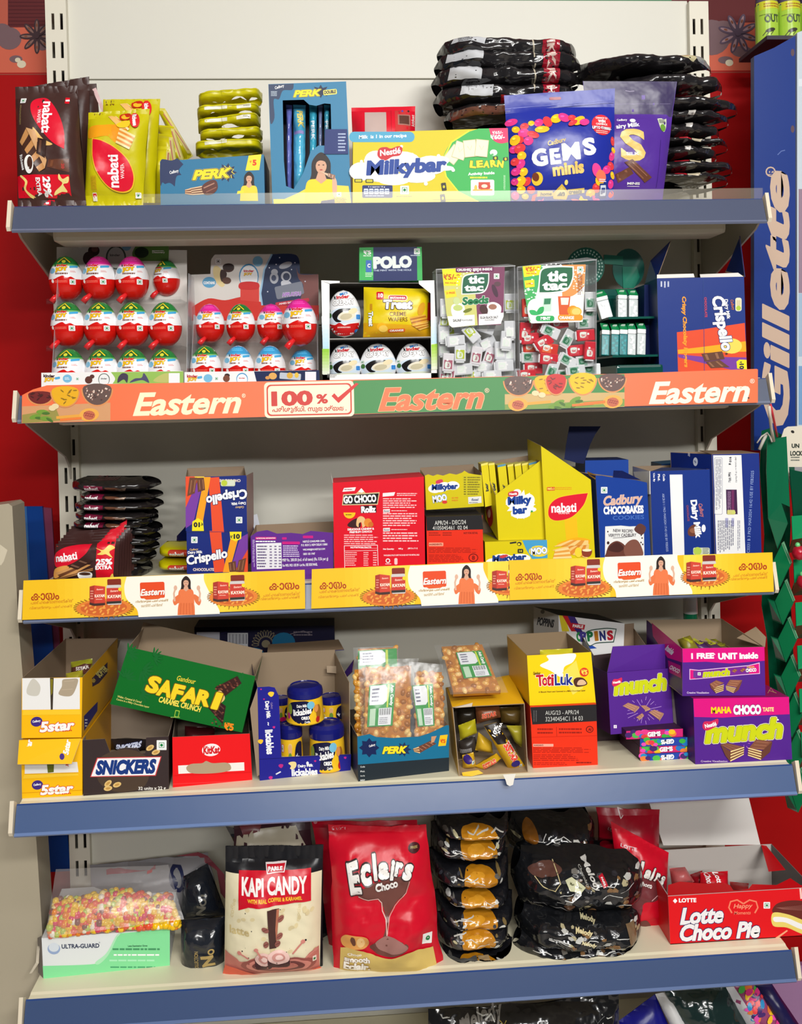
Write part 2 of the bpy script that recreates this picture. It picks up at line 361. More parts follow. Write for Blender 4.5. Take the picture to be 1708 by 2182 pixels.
def bag(name, label, cat, q, Y, bulge, art=None, col=(60,60,60), seal=(.08,.06), wr=.004, ws=22, seed=0, YR=None, lean=0, m='glossy_film', pu=2.6, pv=2.6, teeth=0, group=None, back=None, parent=None, cells=(18,18), z=None, wav=.012, kb=.8, step=.0002, taper=(0,0), zmin=None, extra=None):
    pl = Plane(q[3], q[2], Y, YR, lean); uv = homog(q); off = Vector((seed*3.7, seed*1.3,0))
    def surf(x, y, h, sgn=1):
        u, v = uv(x, y); u = min(1, max(0, u)); v = min(1, max(0, v))
        w = 0 if v < seal[0] or v > 1-seal[1] else (v-seal[0])/(1-seal[0]-seal[1])
        fu = max(0,1-abs(2*u-1)**pu); fv = max(0,1-abs(2*w-1)**pv) if 0 < w < 1 else 0
        p = pl.hit(x, y); b = bulge*(fu*fv)**.75
        n1 = noise.noise(p*ws+off)+.5*noise.noise(p*ws*2.3+off); rid = (1-abs(noise.noise(p*ws*.7+off+Vector((5,5,5))))*2)
        e = min(1,6*min(u,1-u))*min(1,8*min(v,1-v)+.15)
        b += wr*(n1*.6+rid*.7+.35*(1-abs(noise.noise(p*ws*2.6+off))*2))*e*(.5+.5*(fu*fv)**.3)
        if w == 0 and teeth: b += .0012*math.sin(u*3.14159*teeth)
        p = p+pl.n*(sgn*b*(1 if sgn > 0 else kb)+h)
        if zmin is not None and p.z < zmin: p.z = zmin+.0002*max(0, h*1000)
        return p
    rnd = random.Random(seed); ol = []
    N = 14
    for k in range(4):
        a, b = q[k], q[(k+1) % 4]; L = math.hypot(b[0]-a[0], b[1]-a[1]); nx, ny = (b[1]-a[1])/L,-(b[0]-a[0])/L
        for i in range(N):
            t = i/N; j = wav*L*noise.noise(Vector((t*4+k*7.1, seed*2.17,.3)))*(math.sin(math.pi*t)**.5 if t else 0)
            ol.append((a[0]+(b[0]-a[0])*t-nx*abs(j)*1, a[1]+(b[1]-a[1])*t-ny*abs(j)*1))
    if any(taper):
        o2 = []
        for x, y in ol:
            u, v = uv(x, y); k = min(1,(max(0, u)/taper[0])**.85 if taper[0] and u < taper[0] else 1,(max(0,1-u)/taper[1])**.85 if taper[1] and u > 1-taper[1] else 1); v = .5+(v-.5)*max(.08, k)
            (x0, y0),(x1, y1),(x2, y2),(x3, y3) = q; o2.append(((1-u)*(1-v)*x0+u*(1-v)*x1+u*v*x2+(1-u)*v*x3,(1-u)*(1-v)*y0+u*(1-v)*y1+u*v*y2+(1-u)*v*y3))
        ol = o2
    A = Art(); A.poly(ol, col)
    xs = [p[0] for p in q]; ys = [p[1] for p in q]
    cut = (('x', min(xs),(max(xs)-min(xs))/cells[0]),('y', min(ys),(max(ys)-min(ys))/cells[1]))
    mb = MB(); mb.art(A, lambda x, y, h: surf(x, y,0), cut=cut, smooth=True)
    B = Art(); B.poly(ol[::-1], back or col); mb.art(B, lambda x, y, h: surf(x, y,-.0003,-1), cut=cut, smooth=True)
    seals = {}
    if not parent:                               # the crimped end seals are parts of their own
        keep = ([],[],[],[]); xc = sum(xs)/4; yv = [f for f in zip(mb.f, mb.c, mb.sm, mb.mi)]
        vu = {}
        for f, c_, sm_, mi_ in yv:
            c3 = sum((Vector(mb.v[i]) for i in f), Vector())/len(f); d = c3-CAM; k = d.dot(_f); v = uv(PX0+FPX*d.dot(_r)/k, PY0-FPX*d.dot(_u)/k)[1]
            w = 'top_seal' if v < seal[0] and seal[0] >= .03 else ('bottom_seal' if v > 1-seal[1] and seal[1] >= .03 else None)
            if w: seals.setdefault(w,[]).append((f, c_))
            else:
                for l_, x_ in zip(keep,(f, c_, sm_, mi_)): l_.append(x_)
        if keep[0]: mb.f, mb.c, mb.sm, mb.mi = keep
        else: seals = {}
    if art: mb.art(art, surf, step=step, cut=cut, smooth=True, base=.0001)
    o = mb.build(name, m, parent); c = (pl.hit(*q[3])+pl.hit(*q[2]))/2
    if not parent: recenter(o, c); tag(o, label, cat, group)
    for w, fs in seals.items():
        ids = sorted({i for f, _ in fs for i in f}); mp = {i: k for k, i in enumerate(ids)}; b2 = MB(); V = [mb.v[i] for i in ids]; b2.v = V
        for f, c_ in fs: b2.f.append(tuple(mp[i] for i in f)); b2.c.append(c_); b2.sm.append(True); b2.mi.append(0)
        b2.build(w, m, o)
    for w,(ar, mm) in (extra or {}).items(): b2 = MB(); b2.art(ar, surf, step=step, cut=cut, smooth=True, base=.0003); b2.build(w, mm, o)
    return o, surf
def stack_pack(name, label, cat, x0, y0, x1, y1, Y, half, col, art=None, group=None, tilt=0, m='glossy_film', seed=0, wr=.003, pu=5, pv=2.2, sag=0, tip=(0,0), **k):
    # a filled pack lying flat, seen end on: x0..x1 its width, y0..y1 its thickness, half = half its depth
    q = [(x0, y0),(x1, y0+tilt),(x1+tip[1], y1+tilt),(x0+tip[0], y1)]
    return bag(name, label, cat, q, Y, half, art, col, seal=(0,0), wr=wr, seed=seed, m=m, pu=pu, pv=pv, group=group, **k)
# ================================================================== THE SETTING
ZB = [.40068,.15488,-.10427,-.35585,-.60991]; DD = [.25835,.25835,.25835,.31669,.30449]
RAIL_TOP = [z+.033 for z in ZB]; DECK = [z+.036 for z in ZB]
WY = .05
a = Art()
a.poly([(-1700,160),(3100,146),(3100,22),(-1700,48)],(196,96,74))
a.poly([(-1700,70),(3100,38),(3100,-700),(-1700,-700)],(92,38,40))
a.poly([(533,30),(1430,30),(1430,-60),(533,-60)],(70,128,92))
for i in range(7): a.rect(18,4+i*8,106,6+i*8,(74,28,32))
a.poly([(-20,60),(17,58),(17,-20),(-20,-20)],(176,88,70))
for (cx, cy, rx, ry) in ((20,82,26,24),(4,70,22,20),(34,126,14,8),(1515,80,40,38),(1540,70,30,26),(1580,110,22,12),(1545,128,16,8),(90,82,20,26)): a.ell(cx, cy, rx, ry,(112,88,92))
def anise(a, cx, cy, R, c1, c2, ph=0):
    for i in range(8):
        t = math.pi/4*i+ph; x, y = cx+R*.55*math.cos(t), cy+R*.55*math.sin(t)
        a.ell(x, y, R*.48, R*.17, c1, rot=-math.degrees(t)); a.ell(x+R*.05*math.cos(t), y+R*.05*math.sin(t), R*.33, R*.07, c2, rot=-math.degrees(t)); a.ell(x+R*.1*math.cos(t), y+R*.1*math.sin(t), R*.1, R*.05,(120,70,50), rot=-math.degrees(t))
    a.ell(cx, cy, R*.14, R*.14, c1)
anise(a,79,78,36,(64,46,50),(128,96,88)); anise(a,1571,72,42,(84,68,84),(150,122,128),.3)
for (cx, cy, r) in ((46,137,8),(38,128,5),(106,142,6),(1553,134,7)): a.ell(cx, cy, r*1.2, r,(206,196,170))
a.poly([(-1700,162),(3100,148),(3100,151),(-1700,165)],(150,60,50))
mb = MB(); mb.face([(-2.2, WY,-1.38),(2.2, WY,-1.38),(2.2, WY,1.5),(-2.2, WY,1.5)],(160,6,8)); mb.face([(-2.2, WY+.02,1.5),(2.2, WY+.02,1.5),(2.2, WY+.02,-1.38),(-2.2, WY+.02,-1.38)],(150,30,30))
plw = Plane((0,1000),(1000,1000), WY); mb.art(a, lambda x, y, h: plw.hit(x, y)+plw.n*h)
o = mb.build('wall_back', 'dusty_wall'); o['kind'] = 'structure'
CREAM = (214,212,200)
zs = [.7981,.67345,.29,-.09,-.47,-.95]
for i in range(5):
    mb = MB(); mb.box(-.486,-.012, zs[i+1]+.0007,.486,.004, zs[i]-.0007, CREAM,.0015)
    o = mb.build('back_panel', 'painted_metal')
    tag(o,['cream metal back panel along the top edge of the shelving', 'cream metal back panel behind the top shelf stock', 'cream metal back panel behind the spice banner shelf', 'cream metal back panel behind the yellow strip shelf', 'cream metal back panel behind the lowest stock'][i], 'panel', 'back panels of the shelving')
for s in (-1,1):                                 # slotted uprights: a front web with real slots, two flanges
    mb = MB(); x = s*.500; C = (222,217,200); top = .798 if s < 0 else .792
    cols = [-.0155,-.0065,-.0022,.0062,.0105,.0155] if s < 0 else [-.0155,-.0105,-.0062,.0022,.0065,.0155]
    per, sl = .0432,.0245; z = top-.028; rows = []
    while z > -.95: rows.append((z, z-sl)); z -= per
    for i in range(5):
        if i in (1,3):
            prev = top
            for (za, zb) in rows: mb.box(x+cols[i],-.024, za, x+cols[i+1],-.021, prev, C); prev = zb
            mb.box(x+cols[i],-.024,-1.0, x+cols[i+1],-.021, prev, C)
        else: mb.box(x+cols[i],-.024,-1.0, x+cols[i+1],-.021, top, C)
    mb.box(x-.0155,-.021,-1.0, x-.013,.03, top, C); mb.box(x+.013,-.021,-1.0, x+.0155,.03, top, C)
    mb.box(x-.013,.02,-1.0, x+.013,.022, top-.002,(40,38,36))  # dark plate behind the slots, its colour standing in for the shade inside
    o = mb.build('shelf_upright', 'painted_metal'); tag(o,('left' if s < 0 else 'right')+' cream slotted steel upright carrying the shelves', 'upright', 'slotted uprights')
RAILC = [(74,82,106),(84,92,112),(80,90,116),(70,92,134),(58,77,116)]
names = ['topmost cream shelf with a grey-blue price rail and clear lip', 'cream shelf behind the orange and green spice banner', 'cream shelf behind the yellow printed strips', 'cream shelf with a blue price rail under the yellow and red cartons', 'lowest cream shelf with a blue price rail under the candy bags']
for k in range(5):
    zb, D = ZB[k], DD[k]; zd = DECK[k]
    e = empty('gondola_shelf', names[k], 'shelf', 'gondola shelves',(0,-D/2, zb))
    mb = MB(); C = (228,221,192)
    fl = -(D-.026)
    prof = [(-.004, zd),(fl, zd),(fl-.004, zd-.0015),(-(D-.011), zb+.034),(-(D-.011), zb+.004),(-(D-.016), zb+.002),(-(D-.016), zb+.018),(-.004, zb+.022)]
    n = len(prof); V = [(-.497, y, z) for y, z in prof]+[(.497, y, z) for y, z in prof]
    mb.add(V,[(i,(i+1) % n, n+(i+1) % n, n+i) for i in range(n)]+[tuple(range(n))[::-1], tuple(range(n,2*n))], C)
    mb.build('deck', 'painted_metal', e)
    mb = MB(); mb.box(-.462,-(D-.045), zb-.006,.462,-(D-.105), zb+.021,(196,188,170),.006); mb.build('stiffener', 'painted_metal', e)
    mb = MB(); c = RAILC[k]                       # price rail, leaning back, clear nose at its foot
    pr = [(-(D-.0115), zb+.0335),(-(D-.0125), zb+.0352),(-(D-.0105), zb+.0340),(-D-.0005, zb+.004),(-D-.0035, zb+.0015),(-D-.001, zb-.001),(-(D-.012), zb+.001)]
    n = len(pr); V = [(-.499, y, z) for y, z in pr]+[(.499, y, z) for y, z in pr]
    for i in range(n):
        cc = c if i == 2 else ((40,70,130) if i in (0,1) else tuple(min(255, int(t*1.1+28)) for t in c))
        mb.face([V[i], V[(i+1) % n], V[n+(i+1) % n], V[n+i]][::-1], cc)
    mb.face(V[:n], c); mb.face(V[n:][::-1], c)
    rail = mb.build('price_rail', 'rail_plastic', e)
    for s in (-1,1):
        mb = MB(); x0 = s*.4985
        P = [(-(D-.02), zb+.002),(-(D-.03), zb-.004),(-.05, zb-.058),(-.03, zb-.075),(-.022, zb-.1),(-.006, zb-.1),(-.006, zb+.03),(-(D-.02), zb+.03)]
        V = [(x0-s*.003, y, z) for y, z in P]+[(x0, y, z) for y, z in P]; m_ = len(P)
        mb.add(V,[tuple(range(m_)), tuple(range(m_,2*m_))[::-1]]+[(i,(i+1) % m_, m_+(i+1) % m_, m_+i) for i in range(m_)],(176,170,156))
        mb.build('bracket', 'painted_metal', e)
        mb = MB(); x1 = s*.5005
        P = [(-(D-.006), zb+.042),(-(D-.016), zb+.036),(-(D-.012), zb+.006),(-D-.001, zb+.001),(-D-.004, zb+.006)]
        V = [(x1, y, z) for y, z in P]+[(x1+s*.005, y, z) for y, z in P]; m_ = 5
        mb.add(V,[tuple(range(m_)), tuple(range(m_,2*m_))[::-1]]+[(i,(i+1) % m_, m_+(i+1) % m_, m_+i) for i in range(m_)],(222,210,186))
        mb.build('end_cap', 'plain_matte', rail)
    if k == 0:                                    # clear acrylic riser along the front of the top shelf
        mb = MB(); A_, B_ = at(303,437,-.243), at(1624,425,-.243)
        mb.box(A_.x,-.2445, zd-.002, B_.x,-.243, at(900,408,-.243).z,(255,255,255))
        mb.build('clear_riser', 'riser_acrylic', e)
mb = MB(); mb.box(-2.2,-5.2,-1.42,2.2,.07,-1.38,(190,184,176)); o = mb.build('floor', 'painted_metal'); o['kind'] = 'structure'
mb = MB(); mb.box(-2.2,-5.2,1.5,2.2,.07,1.53,(225,225,222)); o = mb.build('ceiling', 'plain_matte'); o['kind'] = 'structure'
# ================================================================== TOP SHELF
zd = DECK[0]
WH = (250,250,250); BR = (66,42,38); YE = (200,190,10); RD = (218,16,36); PK = (40,120,160)
# brown wafer packs, left end
def brown(a):
    a.nabati([(235,262),(300,268),(370,360),(410,470),(415,585),(340,540),(260,450),(215,370),(203,300)],(4,),305,385,200,62,-90,90,258,382,20, rim=None)
    a.veg(152,279,17); a.micro(136,308,148,438,2,(150,130,80),3, rot90=True); a.rect(405,258,430,300, RD); a.text('1',420,279,12,22, WH,-80)
    a.blob([(225,450),(285,520),(345,555),(290,560),(240,520)],(232,186,110))
    a.wafer([(185,455),(140,535),(265,720),(300,700)],7,(196,140,84),(70,40,28)); a.poly([(185,455),(235,470),(310,650),(300,700)],(206,156,104)); a.choc([(255,515),(310,530),(300,640),(250,610)],(52,28,22),(96,60,42),1)
    a.choc([(320,645),(440,640),(440,720),(310,690)],(96,50,30),(120,70,44),2)
    a.ell(205,675,28,55,(240,240,236)); a.ell(212,668,16,38,(70,40,30)); a.text('Richeese',158,660,90,22,(240,240,240),-80,.05); a.text('20',405,685,30,18,(200,60,60),-90,.03)
    a.poly([(112,735),(440,735),(440,865),(115,862)],(226,14,40)); a.text('29%',303,803,112,44, WH,-90,.06); a.text('EXTRA',253,803,100,26, WH,-90,.05)
    a.blob([(150,735),(185,770),(175,820),(225,862),(195,862),(160,815),(170,775),(138,740)],(246,222,130)); a.blob([(380,730),(400,760),(435,745),(430,780),(400,790),(420,830),(385,830),(340,850),(350,825),(395,785),(375,760)],(246,224,140))
    a.poly([(262,900),(300,872),(335,870),(330,885),(310,905)],(220,20,50)); a.text('1',290,892,12,20, WH,-90)
    a.poly([(255,245),(300,230),(345,240),(300,250)],(200,30,50)); return a
q = Q(A1,(92,186),(468,178),(524,905),(108,915))
e = Art(A1); brown(e)
bag('wafer_pack', 'brown wafer pack with 29% extra band standing at the left end of the top shelf', 'wafer pack', q,-.226,.017, e, BR,(.085,.06),.004, seed=1, teeth=40, pu=5, group='brown wafer packs on the top shelf')
bag('wafer_pack', 'brown wafer pack just behind the 29% extra pack, its dark top showing', 'wafer pack', Q(A1,(210,180),(540,122),(560,890),(220,890)),-.19,.012, None, BR,(.09,.05),.004, seed=2, teeth=40, pu=5, group='brown wafer packs on the top shelf')
b = Art(A1); b.poly([(560,200),(582,190),(640,340),(622,345)],(206,168,168))
bag('wafer_pack', 'rearmost brown wafer pack leaning by the upright, pale edge showing', 'wafer pack', Q(A1,(300,170),(585,165),(650,890),(300,890)),-.15,.01, b, BR,(.08,.05),.004, seed=3, pu=5, group='brown wafer packs on the top shelf')
def yellow(a, dx=0, dy=0):
    P = lambda *l: [(x+dx, y+dy) for x, y in l]
    a.text('20',612+dx,362+dy,34,26,(120,70,20),90,.04); a.text('RS',580+dx,362+dy,28,14,(120,70,20),90,.04)
    a.blob(P((550,440),(640,430),(700,430),(740,470),(720,540),(690,520),(660,500),(550,510)),(240,160,20)); a.blob(P((690,440),(760,420),(800,440),(760,500),(720,530)),(236,150,24))
    a.wafer(P((740,450),(835,500),(800,585),(720,545)),7,(244,214,150),(222,140,50)); a.poly(P((660,370),(700,362),(790,460),(740,455)),(240,190,110)); a.wafer(P((700,362),(720,380),(800,460),(790,470)),5,(250,220,170),(220,130,60))
    a.blob(P((735,360),(790,350),(800,380),(780,400),(740,395)),(200,40,20)); a.ell(768+dx,376+dy,26,18,(240,190,40)); a.blob(P((720,430),(760,405),(800,410),(790,445),(740,450)),(236,200,40))
    a.ell(826+dx,398+dy,29,52,(220,40,40),10); a.text('Richeese',826+dx,398+dy,80,26, WH,-80,.06)
    return a
e = Art(A1); yellow(e)
e.nabati([(580,520),(640,535),(720,580),(790,650),(820,740),(800,810),(740,828),(670,800),(610,720),(580,620)],(0,),702,712,190,66,90,90,757,712,22, rim=(240,190,40))
e.rr(570,835,595,882,4,(240,240,230)); e.rect(572,840,593,878, RD); e.text('1',583,860,10,22, WH,10); e.micro(565,740,600,830,4,(200,140,30),5, rot90=True); e.veg(843,848,17)
bag('wafer_pack', 'yellow wafer pack with a red leaf emblem in front on the top shelf', 'wafer pack', Q(A1,(536,342),(908,318),(868,903),(513,914)),-.222,.014, e, YE,(.05,.09),.004, seed=4, teeth=44, pu=5, group='yellow wafer packs on the top shelf')
e = Art(A1); yellow(e,70,-76)
bag('wafer_pack', 'taller yellow wafer pack standing right behind the front yellow one', 'wafer pack', Q(A1,(625,262),(972,258),(940,890),(610,890)),-.195,.012, e, YE,(.04,.06),.003, seed=5, teeth=44, pu=6, group='yellow wafer packs on the top shelf')
for i,(qq, Y, w) in enumerate([([(948,312),(1000,316),(1172,605),(1110,640)],-.10, 'highest of the slumped packs'),([(940,415),(1052,424),(1125,650),(1040,660)],-.125, 'second of the slumped packs'),([(935,465),(1042,478),(1090,720),(930,720)],-.15, 'third of the slumped packs'),([(930,545),(1028,548),(1050,890),(930,890)],-.172, 'lowest of the slumped packs')]):
    b = Art(A1); x0, x1 = qq[1], qq[2]
    b.poly([(x0[0]-14, x0[1]+14),(x0[0]+4, x0[1]+14),(x1[0]-10, x1[1]-12),(x1[0]-32, x1[1]-10)],(226,214,130)); b.line([(x0[0]-4, x0[1]+40),(x1[0]-26, x1[1]-30)],5,(200,110,110))
    bag('wafer_pack', 'yellow wafer pack leaning behind the front ones, '+w, 'wafer pack', Q(A1, *qq), Y,.012, b, YE,(.06,.04),.005, seed=20+i, pu=3, group='yellow wafer packs on the top shelf')
# small blue carton and the packs lying on it
a = Art(A1); dk = (38,52,92)
a.blob([(972,640),(1000,625),(1040,632),(1075,618),(1112,655),(1085,690),(1100,720),(1070,730),(1060,790),(1030,768),(1000,775),(985,765),(972,780)], dk, sharp=(1,3,4,6,8,10)); a.text('Cadbury',1056,702,56,24, WH,14,.02,.2)
a.star(1375,705,62,38,9,(34,46,84),.95); a.star(1375,705,50,32,9,(246,224,60),.9,.2); a.star(1372,706,48,30,9,(34,46,84),.9,.2)
a.text('PERK',1285,714,236,56,(250,222,40),4,.075,.32,[((24,34,66),.06),((250,230,90),.09)])
a.wafer([(1150,800),(1255,780),(1270,835),(1165,842)],7,(226,190,150),(112,66,50)); a.blob([(1225,790),(1270,755),(1310,755),(1320,800),(1290,835),(1240,838)],(96,52,44)); a.line([(1235,800),(1300,770)],7,(180,130,110)); a.line([(1250,825),(1312,795)],6,(150,96,80)); a.wafer([(1122,810),(1155,800),(1165,842),(1122,835)],5,(222,180,140),(120,70,50))
a.poly([(1508,602),(1585,594),(1572,690),(1488,694)],(248,222,50)); a.text('₹',1520,640,12,14,(220,70,30)); a.text('5',1543,645,22,34,(226,60,24),0,.07)
a.woman(1510,742,52,(248,214,60)); a.poly([(1440,818),(1478,812),(1478,830),(1436,836)],(250,225,60))
carton('candy_box', 'small blue wafer carton under the pile of yellow packs', 'carton', Q(A1,(970,637),(1600,596),(1606,895),(974,912)),-.218,.1, a,(42,116,156),(26,60,92), z=zd)  # side colour darkened to paint in the shadow side
rows = [(1208,262,1590,318,-38),(1200,342,1580,392,-30),(1205,412,1580,470,-40),(1218,482,1592,532,-30),(1190,545,1592,606,-18)]
for i,(x0, y0, x1, y1, t) in enumerate(rows):
    b = Art(A1)
    if i in (1,2): b.poly([(1450, y0-2),(1535, y0-12),(1535, y0+12),(1452, y0+18)],(236,232,214)); b.micro(1490, y0-6,1530, y0+6,2,(60,60,60), i)
    if i in (1,2,4): b.poly([(1262, y0+14),(1395, y0+2),(1395, y0+22),(1264, y0+34)],(226,224,200))
    b.line([(x0+8, y0+20),(x1-5, y0+20+t)],2,(170,164,10)); b.line([(1360, y0-12),(1368, y1-14)],2,(174,168,12))
    stack_pack('wafer_pack', 'yellow wafer pack lying on the small blue carton, '+ORD[i], 'wafer pack', *Q(A1,(x0, y0))[0], *Q(A1,(x1, y1))[0],-.165,.035, YE, b, tilt=t/2.8467, seed=30+i, wr=.006, pu=16, pv=9, group='yellow packs piled on the small blue carton', teeth=0, cells=(30,10), wav=.03)
# tall blue carton with a window and bars inside
pl = Plane(*Q(A2,(62,1085),(575,1085)),-.218); P = lambda x, y: pl.hit(A2[0]+x/A2[2], A2[1]+y/A2[2]); mb = MB(); C = (52,126,166)
o1 = [(35,303),(540,285),(575,1085),(62,1085)]; win = [(128,408),(265,404),(300,436),(345,444),(400,428),(440,432),(446,702),(360,702),(310,740),(262,880),(200,985),(150,965),(136,800)]
for ff in ([(35,303),(540,285),(440,432),(400,428),(345,444),(300,436),(265,404),(128,408)],[(35,303),(128,408),(136,800),(150,965),(62,1085)],[(62,1085),(150,965),(200,985),(262,880),(310,740),(360,702),(446,702),(575,1085)],[(540,285),(575,1085),(446,702),(440,432)]): mb.face([P(*p) for p in ff][::-1], C)
dp = Vector((0,.075,0)); F4 = [P(*p) for p in o1]
for p in (F4[2], F4[3]): p.z = zd
for i, c in ((0, C),(1,(40,100,140)),(2, C),(3, C)): mb.face([F4[i], F4[(i+1) % 4], F4[(i+1) % 4]+dp, F4[i]+dp], c)
mb.face([p+dp for p in F4], KRAFT); mb.slab([p+Vector((0,.0745,0)) for p in F4], Vector((0,-.001,0)), KRAFT,(70,60,80))
a = Art(A2); a.blob([(36,305),(200,300),(190,340),(130,345),(105,400),(70,405),(75,520),(50,560),(42,450)],(52,66,96), sharp=(0,1)); a.text('Cadbury',108,322,62,24, WH,16,.02,.2); a.micro(52,348,95,382,4,(200,214,226),8)
a.star(375,350,62,34,8,(30,40,70),.7); a.text('PERK',288,362,180,42,(250,224,40),3,.07,.3,[((24,34,66),.05),((246,232,120),.08)]); a.rr(392,338,480,372,8,(246,232,110),6); a.text('DOUBLE',436,354,78,22,(40,46,70),6,.06,.2)
a.poly([(230,1010),(300,970),(350,950),(360,1085),(70,1085),(68,1050),(140,1050)],(248,218,70)); a.poly([(480,960),(556,965),(574,1083),(470,1085)],(246,216,80)); a.woman(378,835,105,(250,214,40)); a.blob([(455,900),(480,940),(475,1040),(455,1020),(450,960)],(222,176,150)); a.poly([(372,868),(470,900),(466,918),(440,915)],(220,190,160)); a.choc([(425,880),(470,895),(464,922),(420,906)],(150,110,90),(210,180,160),2)
a.veg(494,1020,15); a.micro(450,1042,545,1075,4,(120,110,70),7); a.poly([(380,1062),(465,1050),(466,1085),(372,1085)],(52,52,96))
mb.art(a, lambda x, y, h: pl.hit(x, y)+pl.n*h)
bx = mb.build('display_box', 'printed_card'); tag(bx, 'tall blue wafer display carton with a window in front', 'carton'); recenter(bx,(F4[2]+F4[3])/2+dp/2)
sheet('sticker', bx,[Vector((F4[1].x*1.0,-.2195, P(0,600).z)), Vector((F4[1].x-.03,-.2195, P(0,600).z)), Vector((F4[1].x-.032,-.2195, P(0,762).z)), Vector((F4[1].x+.0005,-.2195, P(0,762).z))],(24,44,110),(230,230,230),.0004, art=Art(A2).micro(488,618,540,745,6,(176,190,220),4))
for i,(x0, x1, c) in enumerate(((150,190,(104,112,190)),(196,278,(84,178,214)),(300,352,(60,170,200)),(358,388,(120,130,170)),(396,436,(70,176,206)))):
    b = Art(A2)
    if i == 1: b.text('PERK',245,540,120,36,(244,224,120),-84,.06,.2); b.rect(205,620,268,640,(160,150,210))
    if i in (2,4): b.text('PERK',(x0+x1)/2,620,130,24,(220,236,246),-88,.04)
    bag('wafer_bar',['violet edged foil bar at the left of the window', 'widest pale blue foil bar in the window', 'teal foil bar in the middle of the window', 'narrow grey-violet foil bar in the window', 'teal foil bar at the right of the window'][i]+' of the tall blue carton', 'wafer bar', Q(A2,(x0,436),(x1,440),(x1-4,1060),(x0+4,1060)),-.19,.012, b, c,(.03,.03),.006, seed=40+i, m='black_film', pu=2, cells=(6,30), group='foil bars in the tall blue carton')
# red pouch behind
a = Art(A2); a.rect(660,494,798,640,(200,176,170)); a.rect(855,470,952,640,(206,60,60)); a.rect(872,512,955,588,(176,120,110)); a.rect(882,520,946,580,(96,60,50)); a.text('kitkat',972,545,78,20,(240,200,200),90,.04)
for i, c in enumerate(((200,50,60),(90,80,180),(220,60,60),(60,40,40))): a.ell(884+i*20,484,7,8, c, n=8)
a.line([(800,470),(830,468),(830,640)],3,(176,20,34))
bag('candy_pouch', 'red candy pouch standing behind the yellow and green carton', 'pouch', Q(A2,(574,456),(990,446),(985,1080),(590,1085)),-.12,.02, a,(222,24,48),(.03,.04),.004, seed=50, pu=3)
# yellow and green milk chocolate carton
a = Art(A2); y2 = (216,198,6)
a.rr(560,612,985,680,32,(76,164,200)); a.text('Milk  is 1 in our recipe',778,645,310,30, WH,2,.03,.05)
a.blob([(1400,592),(1589,588),(1608,1070),(1425,1075),(1270,1000),(1190,900),(1168,800),(1210,700),(1300,630)],(52,176,80), sharp=(0,1,2,3)); a.line([(1340,606),(1225,680),(1166,800),(1190,905),(1270,1004),(1420,1078)],9,(250,236,40))
a.blob([(1468,590),(1589,588),(1593,680),(1540,688),(1490,660)],(226,40,100), sharp=(0,1,2)); a.text('₹65/-',1524,617,68,20, WH,2,.03); a.text('₹60/-',1524,646,92,30, WH,2,.05)
for x, y, r in ((1240,760,-38),(1280,735,-18),(1345,722,6),(1420,720,-6)):
    w = 42; t = math.radians(r); pt = lambda u, v: (x+u*w*math.cos(t)+v*56*math.sin(t), y-u*w*math.sin(t)+v*56*math.cos(t)); a.poly([pt(-1,-1), pt(1,-1), pt(1,1), pt(-1,1)],(206,198,150)); a.poly([pt(-.9,-.93), pt(.9,-.93), pt(.9,.93), pt(-.9,.93)],(246,240,204)); a.line([pt(-.4,-.3), pt(0,.2), pt(.3,-.3)],4,(220,210,164))
a.ell(1498,748,24,20, WH); a.ell(1490,760,10,6,(80,180,100), n=8)
for i,(ch, x, y) in enumerate((('L',1365,825),('E',1408,822),('A',1452,824),('R',1497,818),('N',1542,822))): a.text(ch, x, y,38,44,(246,226,40),(-6,5,-4,8,-8)[i],.08,0,((100,110,20),.06))
a.text('Activity Inside',1418,886,172,24, WH,3,.05); a.micro(1345,902,1492,916,1,(230,220,40),2,.8); a.rr(1350,924,1502,1026,10,(250,250,246)); a.rect(1400,940,1475,985,(206,70,44)); a.ell(1438,968,40,24,(200,66,40)); a.ell(1438,966,20,12,(250,220,200)); a.line([(1362,992),(1490,990)],8,(226,170,60)); a.ell(1382,978,10,20,(236,190,80))
a.micro(1562,895,1576,995,2,(190,230,190),3, rot90=True)
for x, y, rx, ry in ((640,870,80,60),(735,795,75,60),(850,920,110,40),(900,800,120,60),(1000,900,120,45),(1090,830,105,62),(1150,800,60,30),(760,870,110,70),(690,800,34,26),(1190,850,50,16)): a.ell(x, y, rx, ry,(250,250,246))
for x, y, r in ((1235,862,12),(900,708,10),(1058,950,13),(640,805,10),(970,760,10),(1140,770,12)): a.ell(x, y, r, r,(250,250,246), n=10)
a.blob([(745,770),(755,722),(800,712),(830,722),(880,706),(906,722),(890,765),(840,775),(790,800)],(200,30,44)); a.text('Nestlé',826,743,136,40, WH,8,.045,.1)
a.text('Milkybar',932,850,520,120,(16,62,150),3,.075,.1,((250,250,246),.02))
for x, y in ((620,930),(692,932)): a.rr(x-26, y-12, x+26, y+12,6,(40,44,30)); a.rr(x-20, y-8, x+20, y+8,4,(200,190,30))
for x, y in ((1175,970),(1168,1044),(1510,784),(1576,790)): a.rr(x-16, y-26 if x < 1300 else y-12, x+16, y+26 if x < 1300 else y+12,6,(40,40,34),8); a.ell(x, y,8,10,(206,196,30), n=8)
a.rr(645,960,842,1042,8,(20,40,110)); a.text('5 x approx 10 g',738,971,110,10, WH,0,.02)
for i in range(5): a.rr(655+i*34,982,684+i*34,1018,4,(210,220,236)); a.micro(659+i*34,990,682+i*34,1012,2,(60,80,140), i)
a.micro(664,1024,808,1036,1,(200,210,236),5); a.veg(920,991,28); a.micro(865,1030,970,1038,1,(120,110,20),1); a.line([(1100,1054),(1600,1060)],2,(150,140,20))
